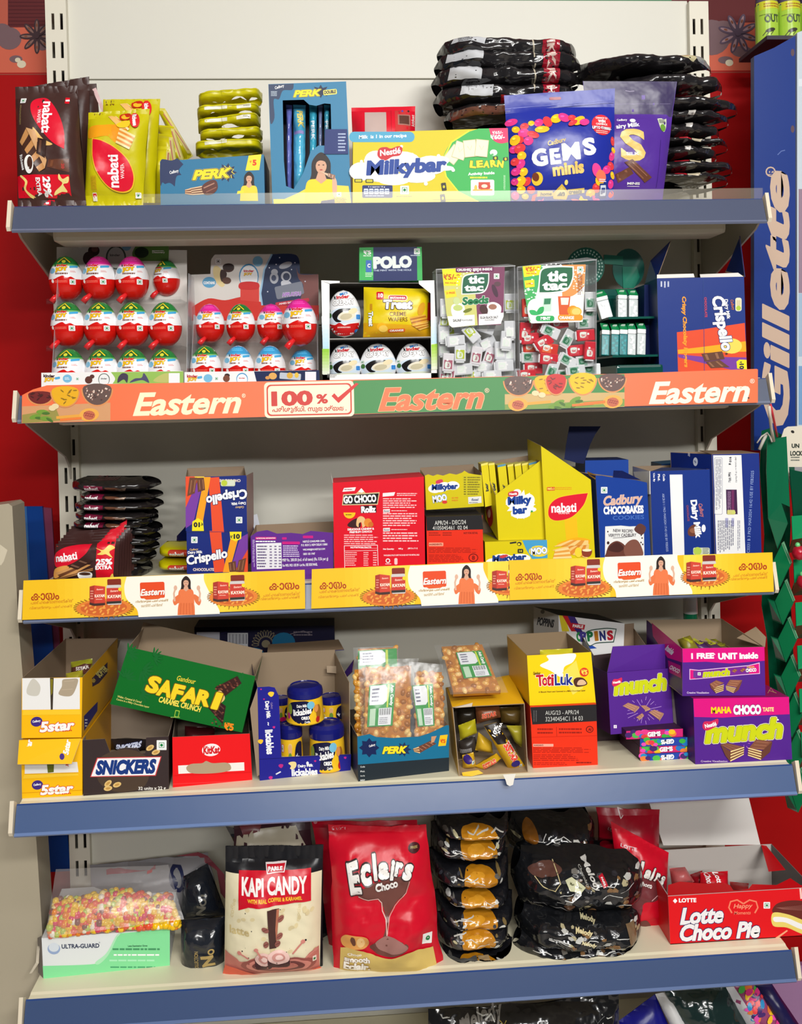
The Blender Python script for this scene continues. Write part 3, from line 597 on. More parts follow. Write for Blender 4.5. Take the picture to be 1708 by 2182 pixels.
carton('candy_box', 'large yellow and green milk chocolate carton, price in a pink corner', 'carton', Q(A2,(585,620),(1590,588),(1608,1068),(582,1086)),-.222,.06, a, y2,(200,186,14), z=zd)
# blue pouch with coloured beans, purple pouch behind it
a = Art(A3); rnd = random.Random(5)
pal = [(232,60,140),(40,140,196),(246,196,40),(80,186,80),(240,130,60),(232,64,70),(70,40,110),(236,80,180)]
pts = [(72,535,34,20),(140,566,24,20),(178,548,18,16),(220,545,28,22),(268,540,24,34),(318,522,34,26),(360,516,34,26),(405,520,24,20),(440,536,40,22),(470,545,28,20),(405,550,30,14),(95,580,22,18),(135,604,30,26),(185,615,34,20),(235,586,40,20),(160,650,26,24),(115,640,22,20),(90,640,26,30),(85,690,24,22),(115,690,30,26),(125,730,24,24),(120,775,22,28),(90,760,22,22),(135,820,22,24),(95,815,24,22),(155,872,20,26),(120,870,26,30),(90,870,18,20),(180,915,24,20),(125,915,24,22),(95,945,20,24),(205,955,26,16),(150,950,20,14),(240,970,30,10),(640,640,14,26),(645,690,14,18),(635,725,18,30),(628,780,22,24),(640,830,14,22),(600,805,28,22),(545,905,24,26),(515,935,26,24),(630,880,18,26),(635,935,14,20),(480,965,34,14),(550,962,30,12),(440,970,30,8),(560,865,26,30)]
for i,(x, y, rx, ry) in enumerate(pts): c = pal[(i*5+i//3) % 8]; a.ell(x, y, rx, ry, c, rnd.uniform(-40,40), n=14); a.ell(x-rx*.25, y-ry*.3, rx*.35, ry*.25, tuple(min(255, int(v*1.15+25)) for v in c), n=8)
a.ell(572,556,60,60,(226,50,60)); a.text('CHANCE TO',572,516,70,11, WH,0,.04); a.text('WIN',572,535,44,18, WH,0,.07); a.text('CASHBACK',572,552,70,11, WH,0,.04); a.text('UPTO ₹10000/-',572,574,116,18, WH,0,.05,0,((30,40,110),.07)); a.micro(535,588,610,608,2,(250,210,200),4)
a.text('Cadbury',315,660,105,36,(230,206,140),14,.03,.25)
for i,(ch, x, y, w, h) in enumerate((('G',220,745,80,92),('E',306,738,54,84),('M',392,712,92,92),('S',494,684,66,92))): a.text(ch, x, y, w, h, WH,(8,6,6,10)[i],.07)
a.text('minis',378,806,172,66,(236,200,110),7,.06)
a.ell(210,860,30,36,(246,206,60)); a.ell(200,850,18,24,(120,60,40),20); a.ell(540,812,26,40,(232,70,150),20); a.ell(566,842,28,36,(236,120,90),30)
a.poly([(216,922),(298,922),(312,946),(218,954)],(236,206,100)); a.poly([(384,915),(476,906),(480,930),(384,942)],(236,206,100)); a.poly([(302,935),(346,888),(392,932),(384,964),(312,964)],(236,200,80), ); a.poly([(316,935),(346,902),(380,932),(376,956),(318,956)],(250,226,130)); a.text('home',266,937,62,16,(50,40,40),2,.04); a.text('treats',428,926,74,18,(50,40,40),4,.04); a.text('40',350,941,40,24,(40,36,30),4,.08); a.ell(370,880,10,14,(246,226,130))
a.rr(563,880,606,958,6,(40,60,130),5); a.rr(568,890,600,945,4,(210,220,236),5); a.rr(574,904,596,930,3,(30,60,140),5); a.micro(556,856,602,876,2, WH,6)
a.rr(288,388,355,404,8,(150,40,60),2); a.line([(40,455),(655,405)],2,(110,120,210)); a.line([(42,470),(650,420)],4,(30,36,130))
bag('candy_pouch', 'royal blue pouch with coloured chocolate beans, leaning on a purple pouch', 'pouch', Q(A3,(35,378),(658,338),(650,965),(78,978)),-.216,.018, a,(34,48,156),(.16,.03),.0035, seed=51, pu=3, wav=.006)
a = Art(A3); a.poly([(480,298),(1005,300),(975,500),(500,500)],(50,38,84)); a.text('Cadbury',688,526,56,18, WH,0,.03,.2); a.text('airy Milk',714,565,132,34, WH,6,.045); a.ell(745,530,16,12, WH); a.blob([(890,512),(943,508),(938,560),(922,592),(900,570)],(206,214,190), sharp=(0,1)); a.ell(917,568,16,22,(110,160,60)); a.micro(898,518,938,542,4,(60,60,70),6)
a.text('S',738,672,150,180,(226,196,110),-6,.03,-.1); a.text('SILK',736,722,74,18, WH,0,.04)
for pts in ([(640,835),(720,795),(745,830),(660,882)],[(690,770),(735,752),(848,850),(812,878)]): a.choc(pts,(104,62,46),(146,96,70),2)
a.text('MINIS',748,883,72,13, WH,0,.04); a.line([(714,897),(784,897)],2, WH); a.line([(715,352),(740,358),(785,352)],5,(140,130,160)); a.line([(490,432),(968,426)],2,(120,110,150)); a.line([(900,640),(880,900)],3,(64,36,120))
bag('candy_pouch', 'purple pouch with a large gold letter S, right of the blue bean pouch', 'pouch', Q(A3,(478,298),(1006,301),(925,965),(540,965)),-.185,.016, a,(84,48,150),(.3,.03),.0045, seed=52, pu=3, wav=.008)
# black foil packs
BK = (30,28,30)
rows = [(930,96,1226,142,8,3),(924,124,1236,172,6,2),(918,158,1232,206,2,1),(922,196,1225,246,-2,4),(945,238,1215,278,-6,5)]
lab = [(960,104,1024,121),(950,124,1019,156),(953,158,1016,196),(976,198,1038,232), None]
for i,(x0, y0, x1, y1, t, sd) in enumerate(rows):
    b = Art()
    if lab[i]:
        l = lab[i]; lb_ = Art(); lb_.poly([(l[0], l[1]),(l[2], l[1]+5),(l[2]-4, l[3]),(l[0]-7, l[3]-4)],(196,198,202)); lb_.micro(l[0]+6, l[1]+4, l[0]+34, l[1]+14,3,(70,70,74), i)
    b.poly([(1140, y0+8+t),(1174, y0+10+t),(1172, y1-4+t),(1138, y1-8+t)],(158,22,44)); b.text('K' if i % 2 else 'IK',1156,(y0+y1)/2+t+2,26,16,(226,200,190),-85,.06); b.line([(1120, y0+6+t),(1124, y1-4+t)],3,(190,180,160))
    if i == 3: b.poly([(1052,229),(1072,230),(1076,250),(1058,250)],(190,24,40))
    if i == 4: b.poly([(960,254),(1064,250),(1060,266),(955,270)],(110,70,56))
    stack_pack('candy_bag', 'black foil candy bag in the pile over the blue pouch, '+ORD[i], 'candy bag', x0, y0, x1, y1,-.12,.055, BK, b, tilt=t, seed=60+i, wr=.012, m='black_film', pu=6, pv=3.6, extra={'label': (lb_, 'plain_matte')} if lab[i] else None, group='black candy bags piled over the blue pouch', cells=(40,12), wav=.03, taper=(.05,.12), ws=30)
rows = [(1230,138,1512,180,4),(1290,178,1534,226,2),(1285,226,1567,262,2),(1290,256,1548,286,0),(1290,280,1528,320,-2),(1290,312,1546,332,2),(1288,328,1522,362,0),(1290,358,1556,390,-2),(1286,384,1546,408,0)]
for i,(x0, y0, x1, y1, t) in enumerate(rows):
    b = Art(); xs = 1425-i*3
    if i == 0: b.poly([(1360,140),(1405,144),(1430,156),(1390,150)],(190,60,60)); b.poly([(1405,146),(1450,154),(1440,166),(1418,158)],(200,190,150)); b.poly([(1440,150),(1500,158),(1490,168),(1450,164)],(150,150,150))
    elif i in (2,5,7,8): b.poly([(xs, y0+2),(xs+28, y0+4),(xs+24, y0+12),(xs, y0+10)],(176,26,40)); b.poly([(xs+28, y0+5),(xs+52, y0+7),(xs+48, y0+14),(xs+26, y0+12)],(200,188,160))
    else: b.poly([(xs+15, y0+6),(xs+26, y0+8),(xs+22, y0+20),(xs+12, y0+17)],(206,202,196))
    stack_pack('candy_bag', 'black foil candy bag in the pile right of the purple pouch, '+ORD[i], 'candy bag', x0, y0, x1, y1,-.1,.07, BK, b, tilt=t, seed=70+i, wr=.011, m='black_film', pu=3.2, pv=3, group='black candy bags piled right of the purple pouch', cells=(40,12), wav=.02, taper=(0,.3), ws=30)
# ================================================================== SECOND SHELF: eggs, mints, spice banner
zd = DECK[1]
OR = (236,112,68); GN = (62,134,70); CR = (246,232,200); NV = (16,40,116)
# --- printed banner standing in the price rail
a = Art()
a.poly([(752,811),(1078,803),(1330,797),(1330,867),(752,882)], GN); a.poly([(1075,840),(1330,836),(1330,867),(1075,872)],(200,168,110)); a.poly([(1075,862),(1200,858),(1330,850),(1330,866),(1075,873)],(120,150,70))
a.poly([(1330,797),(1614,787),(1614,857),(1330,866)], OR)
a.poly([(47,866),(235,858),(235,896),(47,902)],(206,150,104)); a.poly([(47,884),(120,872),(130,896),(47,902)],(150,140,70))
def bowl(cx, cy, rx, ry, c, kind, sd):
    a.ell(cx, cy, rx+3, ry+3,(214,140,82), a0=180, a1=360, n=16); a.ell(cx, cy, rx, ry, c, a0=180, a1=360, n=16); a.ell(cx, cy-1, rx, ry*.32, c, n=14); r = random.Random(sd)
    for i in range(34 if kind else 10):
        t = r.uniform(0,6.28); d = r.random()**.5*.88; x, y = cx+rx*d*math.cos(t), cy+abs(ry*d*math.sin(t))*.95-2
        if kind: a.ell(x, y,2.4,1.6, r.choice([(70,50,46),(176,140,126),(230,206,190),(110,70,60)]), r.uniform(0,90), n=6)
        else: a.ell(x, y,5,1.5, tuple(int(v*.62) for v in c), r.uniform(-50,50), n=6)
for cx, cy, rx, ry, c, kd in ((86,841,26,20,(110,30,30),0),(139,834,29,32,(226,168,20),0),(207,829,31,34,(96,74,68),1),(1104,812,30,30,(96,74,68),1),(1166,810,28,30,(236,176,20),0),(1184,808,21,32,(196,34,34),0),(1241,806,28,34,(240,186,16),0),(1304,806,28,28,(96,70,66),1)): bowl(cx, cy, rx, ry, c, kd, int(cx))
for cx, cy in ((190,884),(1103,862),(1305,856)):
    d = -1 if cx != 1103 else 1
    a.line([(cx, cy),(cx+d*70, cy-6*d)],6,(226,160,60)); a.ell(cx, cy,21,14,(230,166,70),5); a.ell(cx, cy+1,13,10,(190,100,70), n=12)
    for i in range(9): a.ell(cx-9+i*2.2, cy-4+(i*5) % 9,2,1.6,(150,60,50), n=6)
for x, y in ((75,888),(98,892),(90,878),(1190,858),(1215,862),(1180,866),(1225,852)): a.ell(x, y,13,5,(110,150,50),(x*7) % 60-30, n=10); a.ell(x+8, y+3,9,3,(70,110,40),(x*5) % 70-30, n=8)
for x, y in ((118,866),(112,870),(1140,838),(1154,842)): a.ell(x, y,8,6,(226,206,160), n=10)
for x, y in ((1240,862),(1265,858),(150,893)): a.line([(x-22, y+2),(x+24, y-2)],5,(230,120,50))
a.text('Eastern',398,859,232,50,(250,234,196),1.6,.03,.3); a.text('®',519,843,8,9, CR,0,.01)
a.rr(563,813,754,889,9, CR,1.2); a.rr(568,818,749,885,9,(206,60,44),1.2); a.rr(571,821,746,882,8, CR,1.2)
a.text('100',622,849,86,31,(200,52,44),1.5,.06); a.text('%',686,850,24,20,(200,52,44),1.5,.05); a.poly([(706,844),(712,838),(720,847),(758,816),(764,818),(721,859)],(206,44,40))
a.text('പരിശുദ്ധി. സുതാര്യത.',659,872,158,15,(196,52,44),1.2,.02)
a.text('Eastern',918,849,226,50,(236,116,70),1.6,.03,.3,((246,190,140),.028)); a.text('®',1037,832,10,10,(240,200,170),0,.01)
a.text('Eastern',1489,835,216,48,(250,240,214),1.6,.03,.3); a.text('®',1602,812,10,10,(250,220,200),0,.01); a.ell(1594,848,2,2,(50,40,40), n=6)
pts = [(47,842),(70,830),(100,821),(240,818),(480,814),(752,809),(1078,802),(1330,796),(1612,786),(1614,858),(1075,873),(752,883),(400,893),(46,902)]
pb = Plane((46,902),(1614,858),-.2655,-.2655,.16); mb = MB(); P = [pb.hit(*p) for p in pts]; mb.slab(P,-pb.n*.0006, OR, WH)
mb.art(a, lambda x, y, h: pb.hit(x, y)+pb.n*h)
o = mb.build('shelf_banner', 'gloss_banner'); tag(o, 'long orange and green spice banner slotted in the second price rail', 'shelf banner'); recenter(o, P[-1])
# --- chocolate eggs
ER, EH = .0222,.0625
def er(t): return ER*math.sqrt(max(0,1-(2*t-1)**2))*(1+.22*(.5-t))*1.02
def eggsurf(x, y, h, fl=1):                       # x -50..50, y 0..140 down
    t = 1-y/140; r = er(t); X = max(-r*.995, min(r*.995, x/50*ER)); Y = -math.sqrt(max(0, r*r-X*X)); k = 1+h/max(r,.004)
    return Vector((X*k, Y*k*fl, t*EH))
def egg(capc, capd, kind):
    a = Art()
    a.blob([(-52,48),(-34,40),(-15,36),(15,36),(34,40),(52,48),(52,75),(30,76),(22,70),(10,74),(0,66),(-14,72),(-26,76),(-52,74)],(244,244,246), sharp=(0,5,6,13))
    a.blob([(-46,78),(-28,76),(-14,70),(0,66),(10,72),(22,69),(34,76),(46,76),(46,92),(-46,92)],(214,24,20), sharp=(0,7,8,9))
    a.text('k',-24,33,5,9,(20,20,20),0,.06); a.text('inder',-4,33,32,9,(214,20,30),0,.05)
    a.text('JOY',-6,47,36,15,(250,196,20),4,.08,0,((130,60,20),.06)); a.micro(-24,56,16,62,1,(120,70,60),4,.8); a.rr(17,34,38,41,2,(70,170,220),8); a.ell(-34,50,9,9,(120,186,220), n=12); a.micro(20,50,36,56,2,(226,130,130),2)
    a.ell(-32,82,4,6,(250,240,236),20, n=10); a.micro(-24,80,14,88,2,(250,130,110),3,.4); a.veg(26,85,8)
    if kind == 'g':
        a.blob([(-20,22),(-8,14),(0,10),(10,14),(22,22),(10,26),(-10,26)],(30,90,40)); a.ell(0,21,6,5,(214,214,60), n=10); a.line([(-18,24),(0,8),(18,24)],3,(250,214,40))
    else: a.micro(-18,10,18,20,2, tuple(min(255, v+50) for v in capc),5)
    mb = MB(); prof = []
    for i in range(29):
        t = i/28; c = (208,26,18) if t < .46 else ((243,243,245) if t < .72 else (capd if t < .78 else capc)); prof.append((max(.0002, er(t)), t*EH, c))
    mb.lathe(prof, RD); mb.art(a, eggsurf, step=.00012, cut=(('x',-50,6),('y',0,7)), smooth=True)
    o = mb.build('chocolate_egg', 'gloss_plastic')
    mb = MB(); mb.tube([(-.007,-.016,.008),(-.0125,-.0185,0.0025),(-.0165,-.0195,-.0025)],.0042,(226,40,44),10,[.7,1,1.05]); mb.build('spoon_tab', 'gloss_plastic', o)
    return o
eg = egg((36,130,60),(120,190,110), 'g'); ep = egg((226,40,150),(236,160,206), 'p'); eb = egg((60,160,214),(170,214,236), 'b')
used = set()
def put_egg(src, cx, bot, hpx, Y, label, group, rot=0, squash=1):
    p = at(*Q(B1,(cx, bot))[0], Y); top = at(*Q(B1,(cx, bot-hpx))[0], Y); s = (top.z-p.z)/EH
    if src.name in used: o = copy_tree(src)
    else: o = src; used.add(src.name)
    o.location = p; o.scale = (s*squash, s, s); o.rotation_euler = (0,0, rot); o['label'] = label; o['category'] = 'chocolate egg'; o['group'] = group
nm = ['leftmost', 'second from the left', 'third from the left', 'rightmost']; cw = {'g': ('green', eg), 'p': ('pink', ep), 'b': ('blue', eb)}
for r,(bot, h, xs, kk, Y) in enumerate(((447,267,(172,365,558,760), 'gppg',-.17),(716,268,(182,375,563,752), 'gggg',-.195),(990,268,(192,382,566,748), 'gggg',-.218))):
    for i in range(4):
        small = r == 0 and i == 3
        put_egg(cw[kk[i]][1], xs[i], bot-(30 if small else 0),215 if small else h, Y+(.03 if small else 0), cw[kk[i]][0]+' topped chocolate egg, '+nm[i]+' in the '+('upper', 'middle', 'lower')[r]+' row of the left tray', 'eggs in the left tray',-.5 if small else random.Random(r*4+i).uniform(-.12,.12))
for r,(bot, h, xs, kk, Y) in enumerate(((692,232,(1015,1195,1375), 'pgp',-.165),(955,250,(990,1182,1368,1558), 'gbbb',-.205))):
    for i in range(len(xs)): put_egg(cw[kk[i]][1], xs[i], bot, h-(20 if r and i == 3 else 0), Y+(.03 if r and i == 3 else 0), cw[kk[i]][0]+' topped chocolate egg, '+nm[i]+' in the '+('upper', 'lower')[r]+' row of the right tray', 'eggs in the right tray', random.Random(r*9+i).uniform(-.12,.12))
put_egg(ep,1540,712,282,-.2, 'larger pink topped chocolate egg pushed forward at the right tray\'s upper right', 'eggs in the right tray')
# --- the two egg trays: printed back card, clear tiers, printed front strip
def tray(label, hdr, hart, strip, sart, tiers, x0, x1, hY):
    e = empty('egg_tray', label, 'display tray', 'egg trays', tuple(at(*Q(B1,((x0+x1)/2,985))[0],-.17)))
    p = Plane(*Q(B1,(x0,900),(x1,900)), hY); mb = MB(); mb.slab([p.hit(*t) for t in Q(B1, *hdr)], Vector((0,.0012,0)),(216,212,206),(200,196,190)); mb.art(hart, lambda x, y, h: p.hit(x, y)+p.n*h); mb.build('back_card', 'printed_card', e)
    p2 = Plane(*Q(B1, strip[3], strip[2]),-.243); mb = MB(); F = [p2.hit(*t) for t in Q(B1, *strip)]
    for t in F[2:]: t.z = zd
    mb.slab(F, Vector((0,.0012,0)),(240,238,236), WH); mb.art(sart, lambda x, y, h: p2.hit(x, y)+p2.n*h); mb.build('front_strip', 'printed_card', e)
    for (bot, Y) in tiers:
        A = at(*Q(B1,(x0+20, bot))[0], Y); Bp = at(*Q(B1,(x1-20, bot))[0], Y); zz = (A.z+Bp.z)/2-.0005
        mb = MB(); mb.box(A.x, Y-.026, zz-.0012, Bp.x, hY-.001, zz, WH); mb.box(A.x, Y-.027, zz-.004, Bp.x, Y-.026, zz+.003, WH); mb.build('tier', 'clear_plastic', e)
    for xx in (x0+10, x1-10):
        A = at(*Q(B1,(xx,985))[0],-.24); B_ = at(*Q(B1,(xx, tiers[0][0]-170))[0],-.2)
        mb = MB(); mb.slab([Vector((A.x,-.24, zd)), Vector((A.x, hY-.001, zd)), Vector((A.x, hY-.001, B_.z)), Vector((A.x,-.19, B_.z))], Vector((.0008,0,0)), WH, WH); mb.build('side_wall', 'frosted_clear_plastic', e)
    return e
a = Art(B1); a.ell(510-180,150,34,32,(60,34,34)); a.ell(300,195,34,40,(64,40,40)); a.ell(336,140,20,18,(110,70,66)); a.ell(460,190,60,70,(70,84,76)); a.ell(460,190,50,62,(190,190,186)); a.text('kinder',455,175,60,14,(90,90,90),0,.04); a.ell(522,122,28,28,(130,176,206)); a.veg(250,124,9)
a.blob([(600,84),(700,84),(765,110),(768,210),(570,210),(556,160)],(90,130,60), sharp=(0,3,4)); a.ell(610,160,42,32,(30,50,30)); a.text('Discovery',710,160,74,14,(230,230,220),0,.05); a.micro(672,146,745,154,1, WH,3)
s_ = Art(B1); s_.text('kinder',68,884,66,18,(60,20,24),-2,.06); s_.text('JOY',70,908,60,26,(246,196,40),-2,.08,0,((130,60,20),.06)); s_.rr(102,890,132,904,4,(80,170,220),10); s_.ell(175,900,27,24,(120,186,220)); s_.micro(160,892,190,908,2, WH,2); s_.veg(234,902,12); s_.ell(320,888,14,12,(90,50,46)); s_.ell(300,908,22,22,(96,54,46)); s_.ell(390,905,34,36,(60,80,70)); s_.ell(390,907,30,34,(236,236,236)); s_.text('kinder',390,900,36,9,(60,60,60),0,.04)
s_.blob([(430,862),(855,857),(856,928),(440,930),(455,900)],(150,190,90), sharp=(0,1,2,3)); s_.blob([(470,925),(475,890),(500,868),(530,880),(525,925),(505,905)],(70,60,80)); s_.blob([(540,924),(570,900),(610,895),(622,868),(640,888),(655,925),(620,910),(590,912)],(80,76,110)); s_.blob([(680,915),(720,880),(770,870),(770,920)],(190,190,110)); s_.rect(770,868,834,926,(246,240,244))
tray('clear egg tray at the left of the second shelf with a green jungle strip',[(112,985),(112,128),(222,128),(222,100),(245,82),(745,84),(766,105),(766,145),(876,146),(882,985)][::-1], a,[(22,866),(852,855),(856,985),(22,985)], s_,((447,-.17),(716,-.195)),65,880,-.14)
a = Art(B1)
a.blob([(905,480),(1000,430),(1100,440),(1210,420),(1310,450),(1430,440),(1650,470),(1650,560),(905,560)],(206,40,26), sharp=(0,6,7,8)); a.poly([(1190,360),(1300,350),(1300,450),(1190,440)],(214,60,50))
a.blob([(1375,170),(1490,168),(1532,195),(1540,285),(1648,288),(1648,470),(1440,470),(1320,470),(1308,400),(1330,260)],(30,46,84), sharp=(0,3,4,5,7)); a.line([(1375,170),(1330,260),(1308,400),(1318,470)],10,(150,190,220)); a.blob([(1520,250),(1540,288),(1648,288),(1648,470),(1530,470),(1560,360),(1530,310)],(120,70,66), sharp=(2,3,4))
for x, y in ((1360,250),(1420,190),(1510,220),(1490,260),(1400,230),(1350,390),(1570,330)): a.ell(x, y,4,4,(220,226,240), n=6)
a.ell(1390,275,20,18,(176,180,190)); a.ell(1388,310,26,34,(170,174,184)); a.ell(1386,310,14,18,(60,70,100)); a.ell(1455,235,40,18,(170,174,184),20); a.ell(1458,300,30,30,(190,194,204)); a.ell(1460,302,20,22,(50,60,90)); a.blob([(1430,330),(1480,330),(1510,390),(1480,385),(1460,350),(1440,380)],(196,200,208)); a.rr(1395,345,1560,420,10,(120,126,140),12); a.text('APPLAYDU',1490,405,110,24,(170,120,200),4,.07,0,((236,236,240),.06)); a.rr(1395,440,1595,462,8,(190,40,60),8); a.text('AND DISCOVER',1490,452,150,10, WH,8,.03)
a.ell(1065,300,30,66,(226,206,150),20); a.ell(1120,250,34,26,(70,42,36)); a.ell(1120,244,34,20,(46,28,26)); a.blob([(1080,260),(1110,280),(1100,320),(1080,330),(1070,290)],(60,36,32)); a.ell(1110,325,26,20,(90,56,42)); a.ell(1240,300,58,74,(60,140,190)); a.ell(1240,305,52,70,(236,238,240)); a.text('kinder',1240,268,60,14,(200,40,40),0,.05); a.text('JOY',1235,288,50,18,(240,190,40),0,.08,0,((120,60,30),.05)); a.blob([(1186,340),(1240,330),(1296,340),(1290,374),(1190,374)],(200,30,30)); a.ell(1292,212,30,30,(120,180,214)); a.ell(1007,335,40,32,(90,160,200)); a.text('CONTAINS',1007,338,66,16, WH,0,.06); a.veg(1060,212,16, g=(60,60,60))
s_ = Art(B1); s_.text('kinder',908,886,62,18,(190,30,34),-1,.06); s_.text('JOY',908,906,56,24,(246,196,40),-1,.08,0,((130,60,20),.06)); s_.rr(938,886,966,900,4,(80,170,220),10); s_.ell(1000,898,26,24,(120,186,220)); s_.veg(1050,900,13); s_.ell(1112,882,16,12,(60,36,32)); s_.ell(1108,900,20,20,(120,70,50)); s_.ell(1200,902,34,36,(70,150,200)); s_.ell(1200,905,30,32, WH); s_.text('kinder',1200,897,36,9,(200,40,40),0,.04)
s_.blob([(1270,858),(1652,850),(1656,916),(1285,918),(1278,890)],(20,34,78), sharp=(0,1,2,3)); s_.ell(1380,885,24,20,(226,170,90)); s_.rr(1420,868,1545,905,6,(190,196,206),-4); s_.ell(1480,882,18,18,(220,170,60)); s_.ell(1520,880,12,16,(230,190,70)); s_.ell(1350,895,14,10,(214,150,80)); s_.rect(1570,860,1634,912,(240,232,240))
tray('clear egg tray with a starry space back card, middle of second shelf',[(902,985),(902,290),(1014,286),(1018,200),(1040,172),(1500,168),(1532,190),(1538,285),(1648,288),(1652,985)][::-1], a,[(862,862),(1652,850),(1656,985),(862,985)], s_,((692,-.165),),885,1655,-.13)
# --- carton rack with flat egg cups, wafer pack and mint carton
Yf = -.226; pl = Plane(*Q(B2,(75,880),(750,870)), Yf); P = lambda x, y: pl.hit(B2[0]+x/B2[2], B2[1]+y/B2[2])
mb = MB(); w = (240,240,238); ins = (120,116,112)
def gz(p): p.z = zd; return p
mb.slab([P(62,268), P(115,290), P(116,880), gz(P(75,880))], Vector((0,.001,0)), w, ins); mb.slab([P(118,288), P(175,282), P(175,272), P(62,268)], Vector((0,.001,0)), w, ins)
mb.slab([P(735,268), gz(P(752,880)), P(712,880), P(708,345), P(640,290), P(638,270)], Vector((0,.001,0)), w, ins); mb.slab([P(76,822), P(750,812), gz(P(752,880)), gz(P(75,880))], Vector((0,.0012,0)), w, ins)
D = Vector((0,.1,0)); TLp, TRp, BRp, BLp = P(62,268), P(735,268), gz(P(752,880)), gz(P(75,880))
mb.slab([TLp, BLp, BLp+D, TLp+D], Vector((.001,0,0)), w, ins); mb.slab([TRp, BRp, BRp+D, TRp+D], Vector((-.001,0,0)), w, ins); mb.slab([TLp+D, TRp+D, BRp+D, BLp+D], Vector((0,-.001,0)), w, ins); mb.slab([BLp, BRp, BRp+D, BLp+D], Vector((0,0,.001)), w, ins)
zz = P(400,604).z; mb.box(TLp.x+.002, Yf+.0015, zz-.0012, BRp.x-.003, Yf+.099, zz,(170,166,160)); mb.slab([TLp+Vector((0,.03,0)), TRp+Vector((0,.03,0)), TRp+D, TLp+D], Vector((0,0,-.001)), w, ins)
a = Art(B2)
for i in range(8): t = i/8; a.poly([(66+t*8+2,480+t*200),(113,480+t*200),(114,480+(t+.125)*200),(68+t*8+2,480+(t+.125)*200)],(int(236-60*t), int(240-20*t),245))
for i in range(8): t = i/8; a.poly([(72,670+t*150),(114,670+t*150),(114,670+(t+.125)*150),(73,670+(t+.125)*150)],(int(150+80*t), int(206+26*t), int(60+170*t)))
for i in range(8): t = i/8; a.poly([(712,480+t*160),(744,480+t*160),(745,480+(t+.125)*160),(712,480+(t+.125)*160)],(int(236-50*t), int(240-16*t),245))
for i in range(8): t = i/8; a.poly([(712,645+t*150),(747,640+t*150),(748,640+(t+.125)*150),(712,645+(t+.125)*150)],(int(160+76*t), int(210+26*t), int(60+170*t)))
a.micro(102,815,160,840,3,(120,120,120),3)
mb.art(a, lambda x, y, h: pl.hit(x, y)+pl.n*h); o = mb.build('display_rack', 'printed_card'); tag(o, 'white two-tier carton rack of creamy egg cups', 'carton rack'); recenter(o,(BLp+BRp)/2)
def cup_art(red):
    a = Art(); a.rr(-12,8,12,15,2,(60,130,200),14); a.text('k',-25,22,6,11,(20,20,20),4,.06); a.text('inder',-2,21,38,11,(206,30,40),4,.05); a.text('CREAMY',-1,37,64,17,(250,250,250),4,.06,0,((84,64,54),.07))
    a.blob([(-46,72),(-20,56),(10,52),(46,50),(47,62),(20,64),(47,92),(-40,100)],(216,232,246)); a.blob([(-34,72),(-14,58),(14,56),(30,62),(12,66),(-12,72),(-20,86),(-8,94),(-22,96),(-32,86)],(28,26,28)); a.ell(8,78,26,14,(238,230,208),10); a.ell(6,80,18,9,(206,196,164),10, n=14); a.ell(26,64,14,8,(240,224,184),20); a.rr(36,74,48,88,2,(60,140,220)); a.ell(-42,76,6,8,(70,120,60), n=10); a.veg(-43,62,6)
    if red: a.blob([(-45,100),(-28,104),(-14,98),(0,106),(14,102),(44,98),(40,124),(0,136),(-36,126)],(206,24,26), sharp=(0,5)); a.micro(-20,108,20,116,1,(246,200,196),3); a.ell(38,124,9,8,(60,140,220), n=12)
    else: a.blob([(-40,102),(0,96),(40,100),(36,128),(0,136),(-36,128)],(226,234,214)); a.ell(-20,108,14,9,(170,190,130), n=12)
    return a
def cup(red):
    mb = MB(); prof = [(max(.0002, er(i/28)), i/28*EH,(242,243,245)) for i in range(29)]; mb.lathe(prof, WH)
    mb.art(cup_art(red), eggsurf, step=.00012, cut=(('x',-50,6),('y',0,7)), smooth=True); return mb.build('egg_cup', 'gloss_plastic')
c0, c1 = cup(True), cup(False)
for o, cx, bot, h, wd_, lb in ((c0,203,604,278,195, 'creamy egg cup with a red foot, alone in the rack\'s upper tier'),(c1,205,858,250,186, 'creamy egg cup, leftmost of three in the rack\'s lower tier'),(None,402,856,250,210, 'creamy egg cup, middle of three in the rack\'s lower tier'),(None,612,853,248,210, 'creamy egg cup, rightmost of three in the rack\'s lower tier')):
    o = o or copy_tree(c1); p = at(*Q(B2,(cx, bot))[0],-.195); t = at(*Q(B2,(cx, bot-h))[0],-.195); s = (t.z-p.z)/EH
    if bot > 700: p.z = zd+.0015
    o.location = p; o.scale = (s*wd_/h*EH/(2*ER)*1.0, s*.6, s); tag(o, lb, 'egg cup', 'creamy egg cups')
a = Art(B2); y3 = (226,200,16)
a.poly([(316,520),(708,540),(708,602),(314,602)],(226,170,20)); a.rr(388,340,430,386,8,(200,30,40)); a.text('10',413,362,26,24, WH,0,.05); a.rr(456,360,568,392,12,(250,240,220)); a.rr(460,363,564,389,10,(190,30,46)); a.text('BRITANNIA',512,377,90,12, WH,0,.05)
a.text('Treat',512,415,164,52, WH,0,.075,.08,((70,46,40),.09)); a.text('CREME',512,470,96,24,(120,70,20),0,.01); a.text('WAFERS',512,502,112,24,(120,70,20),0,.01)
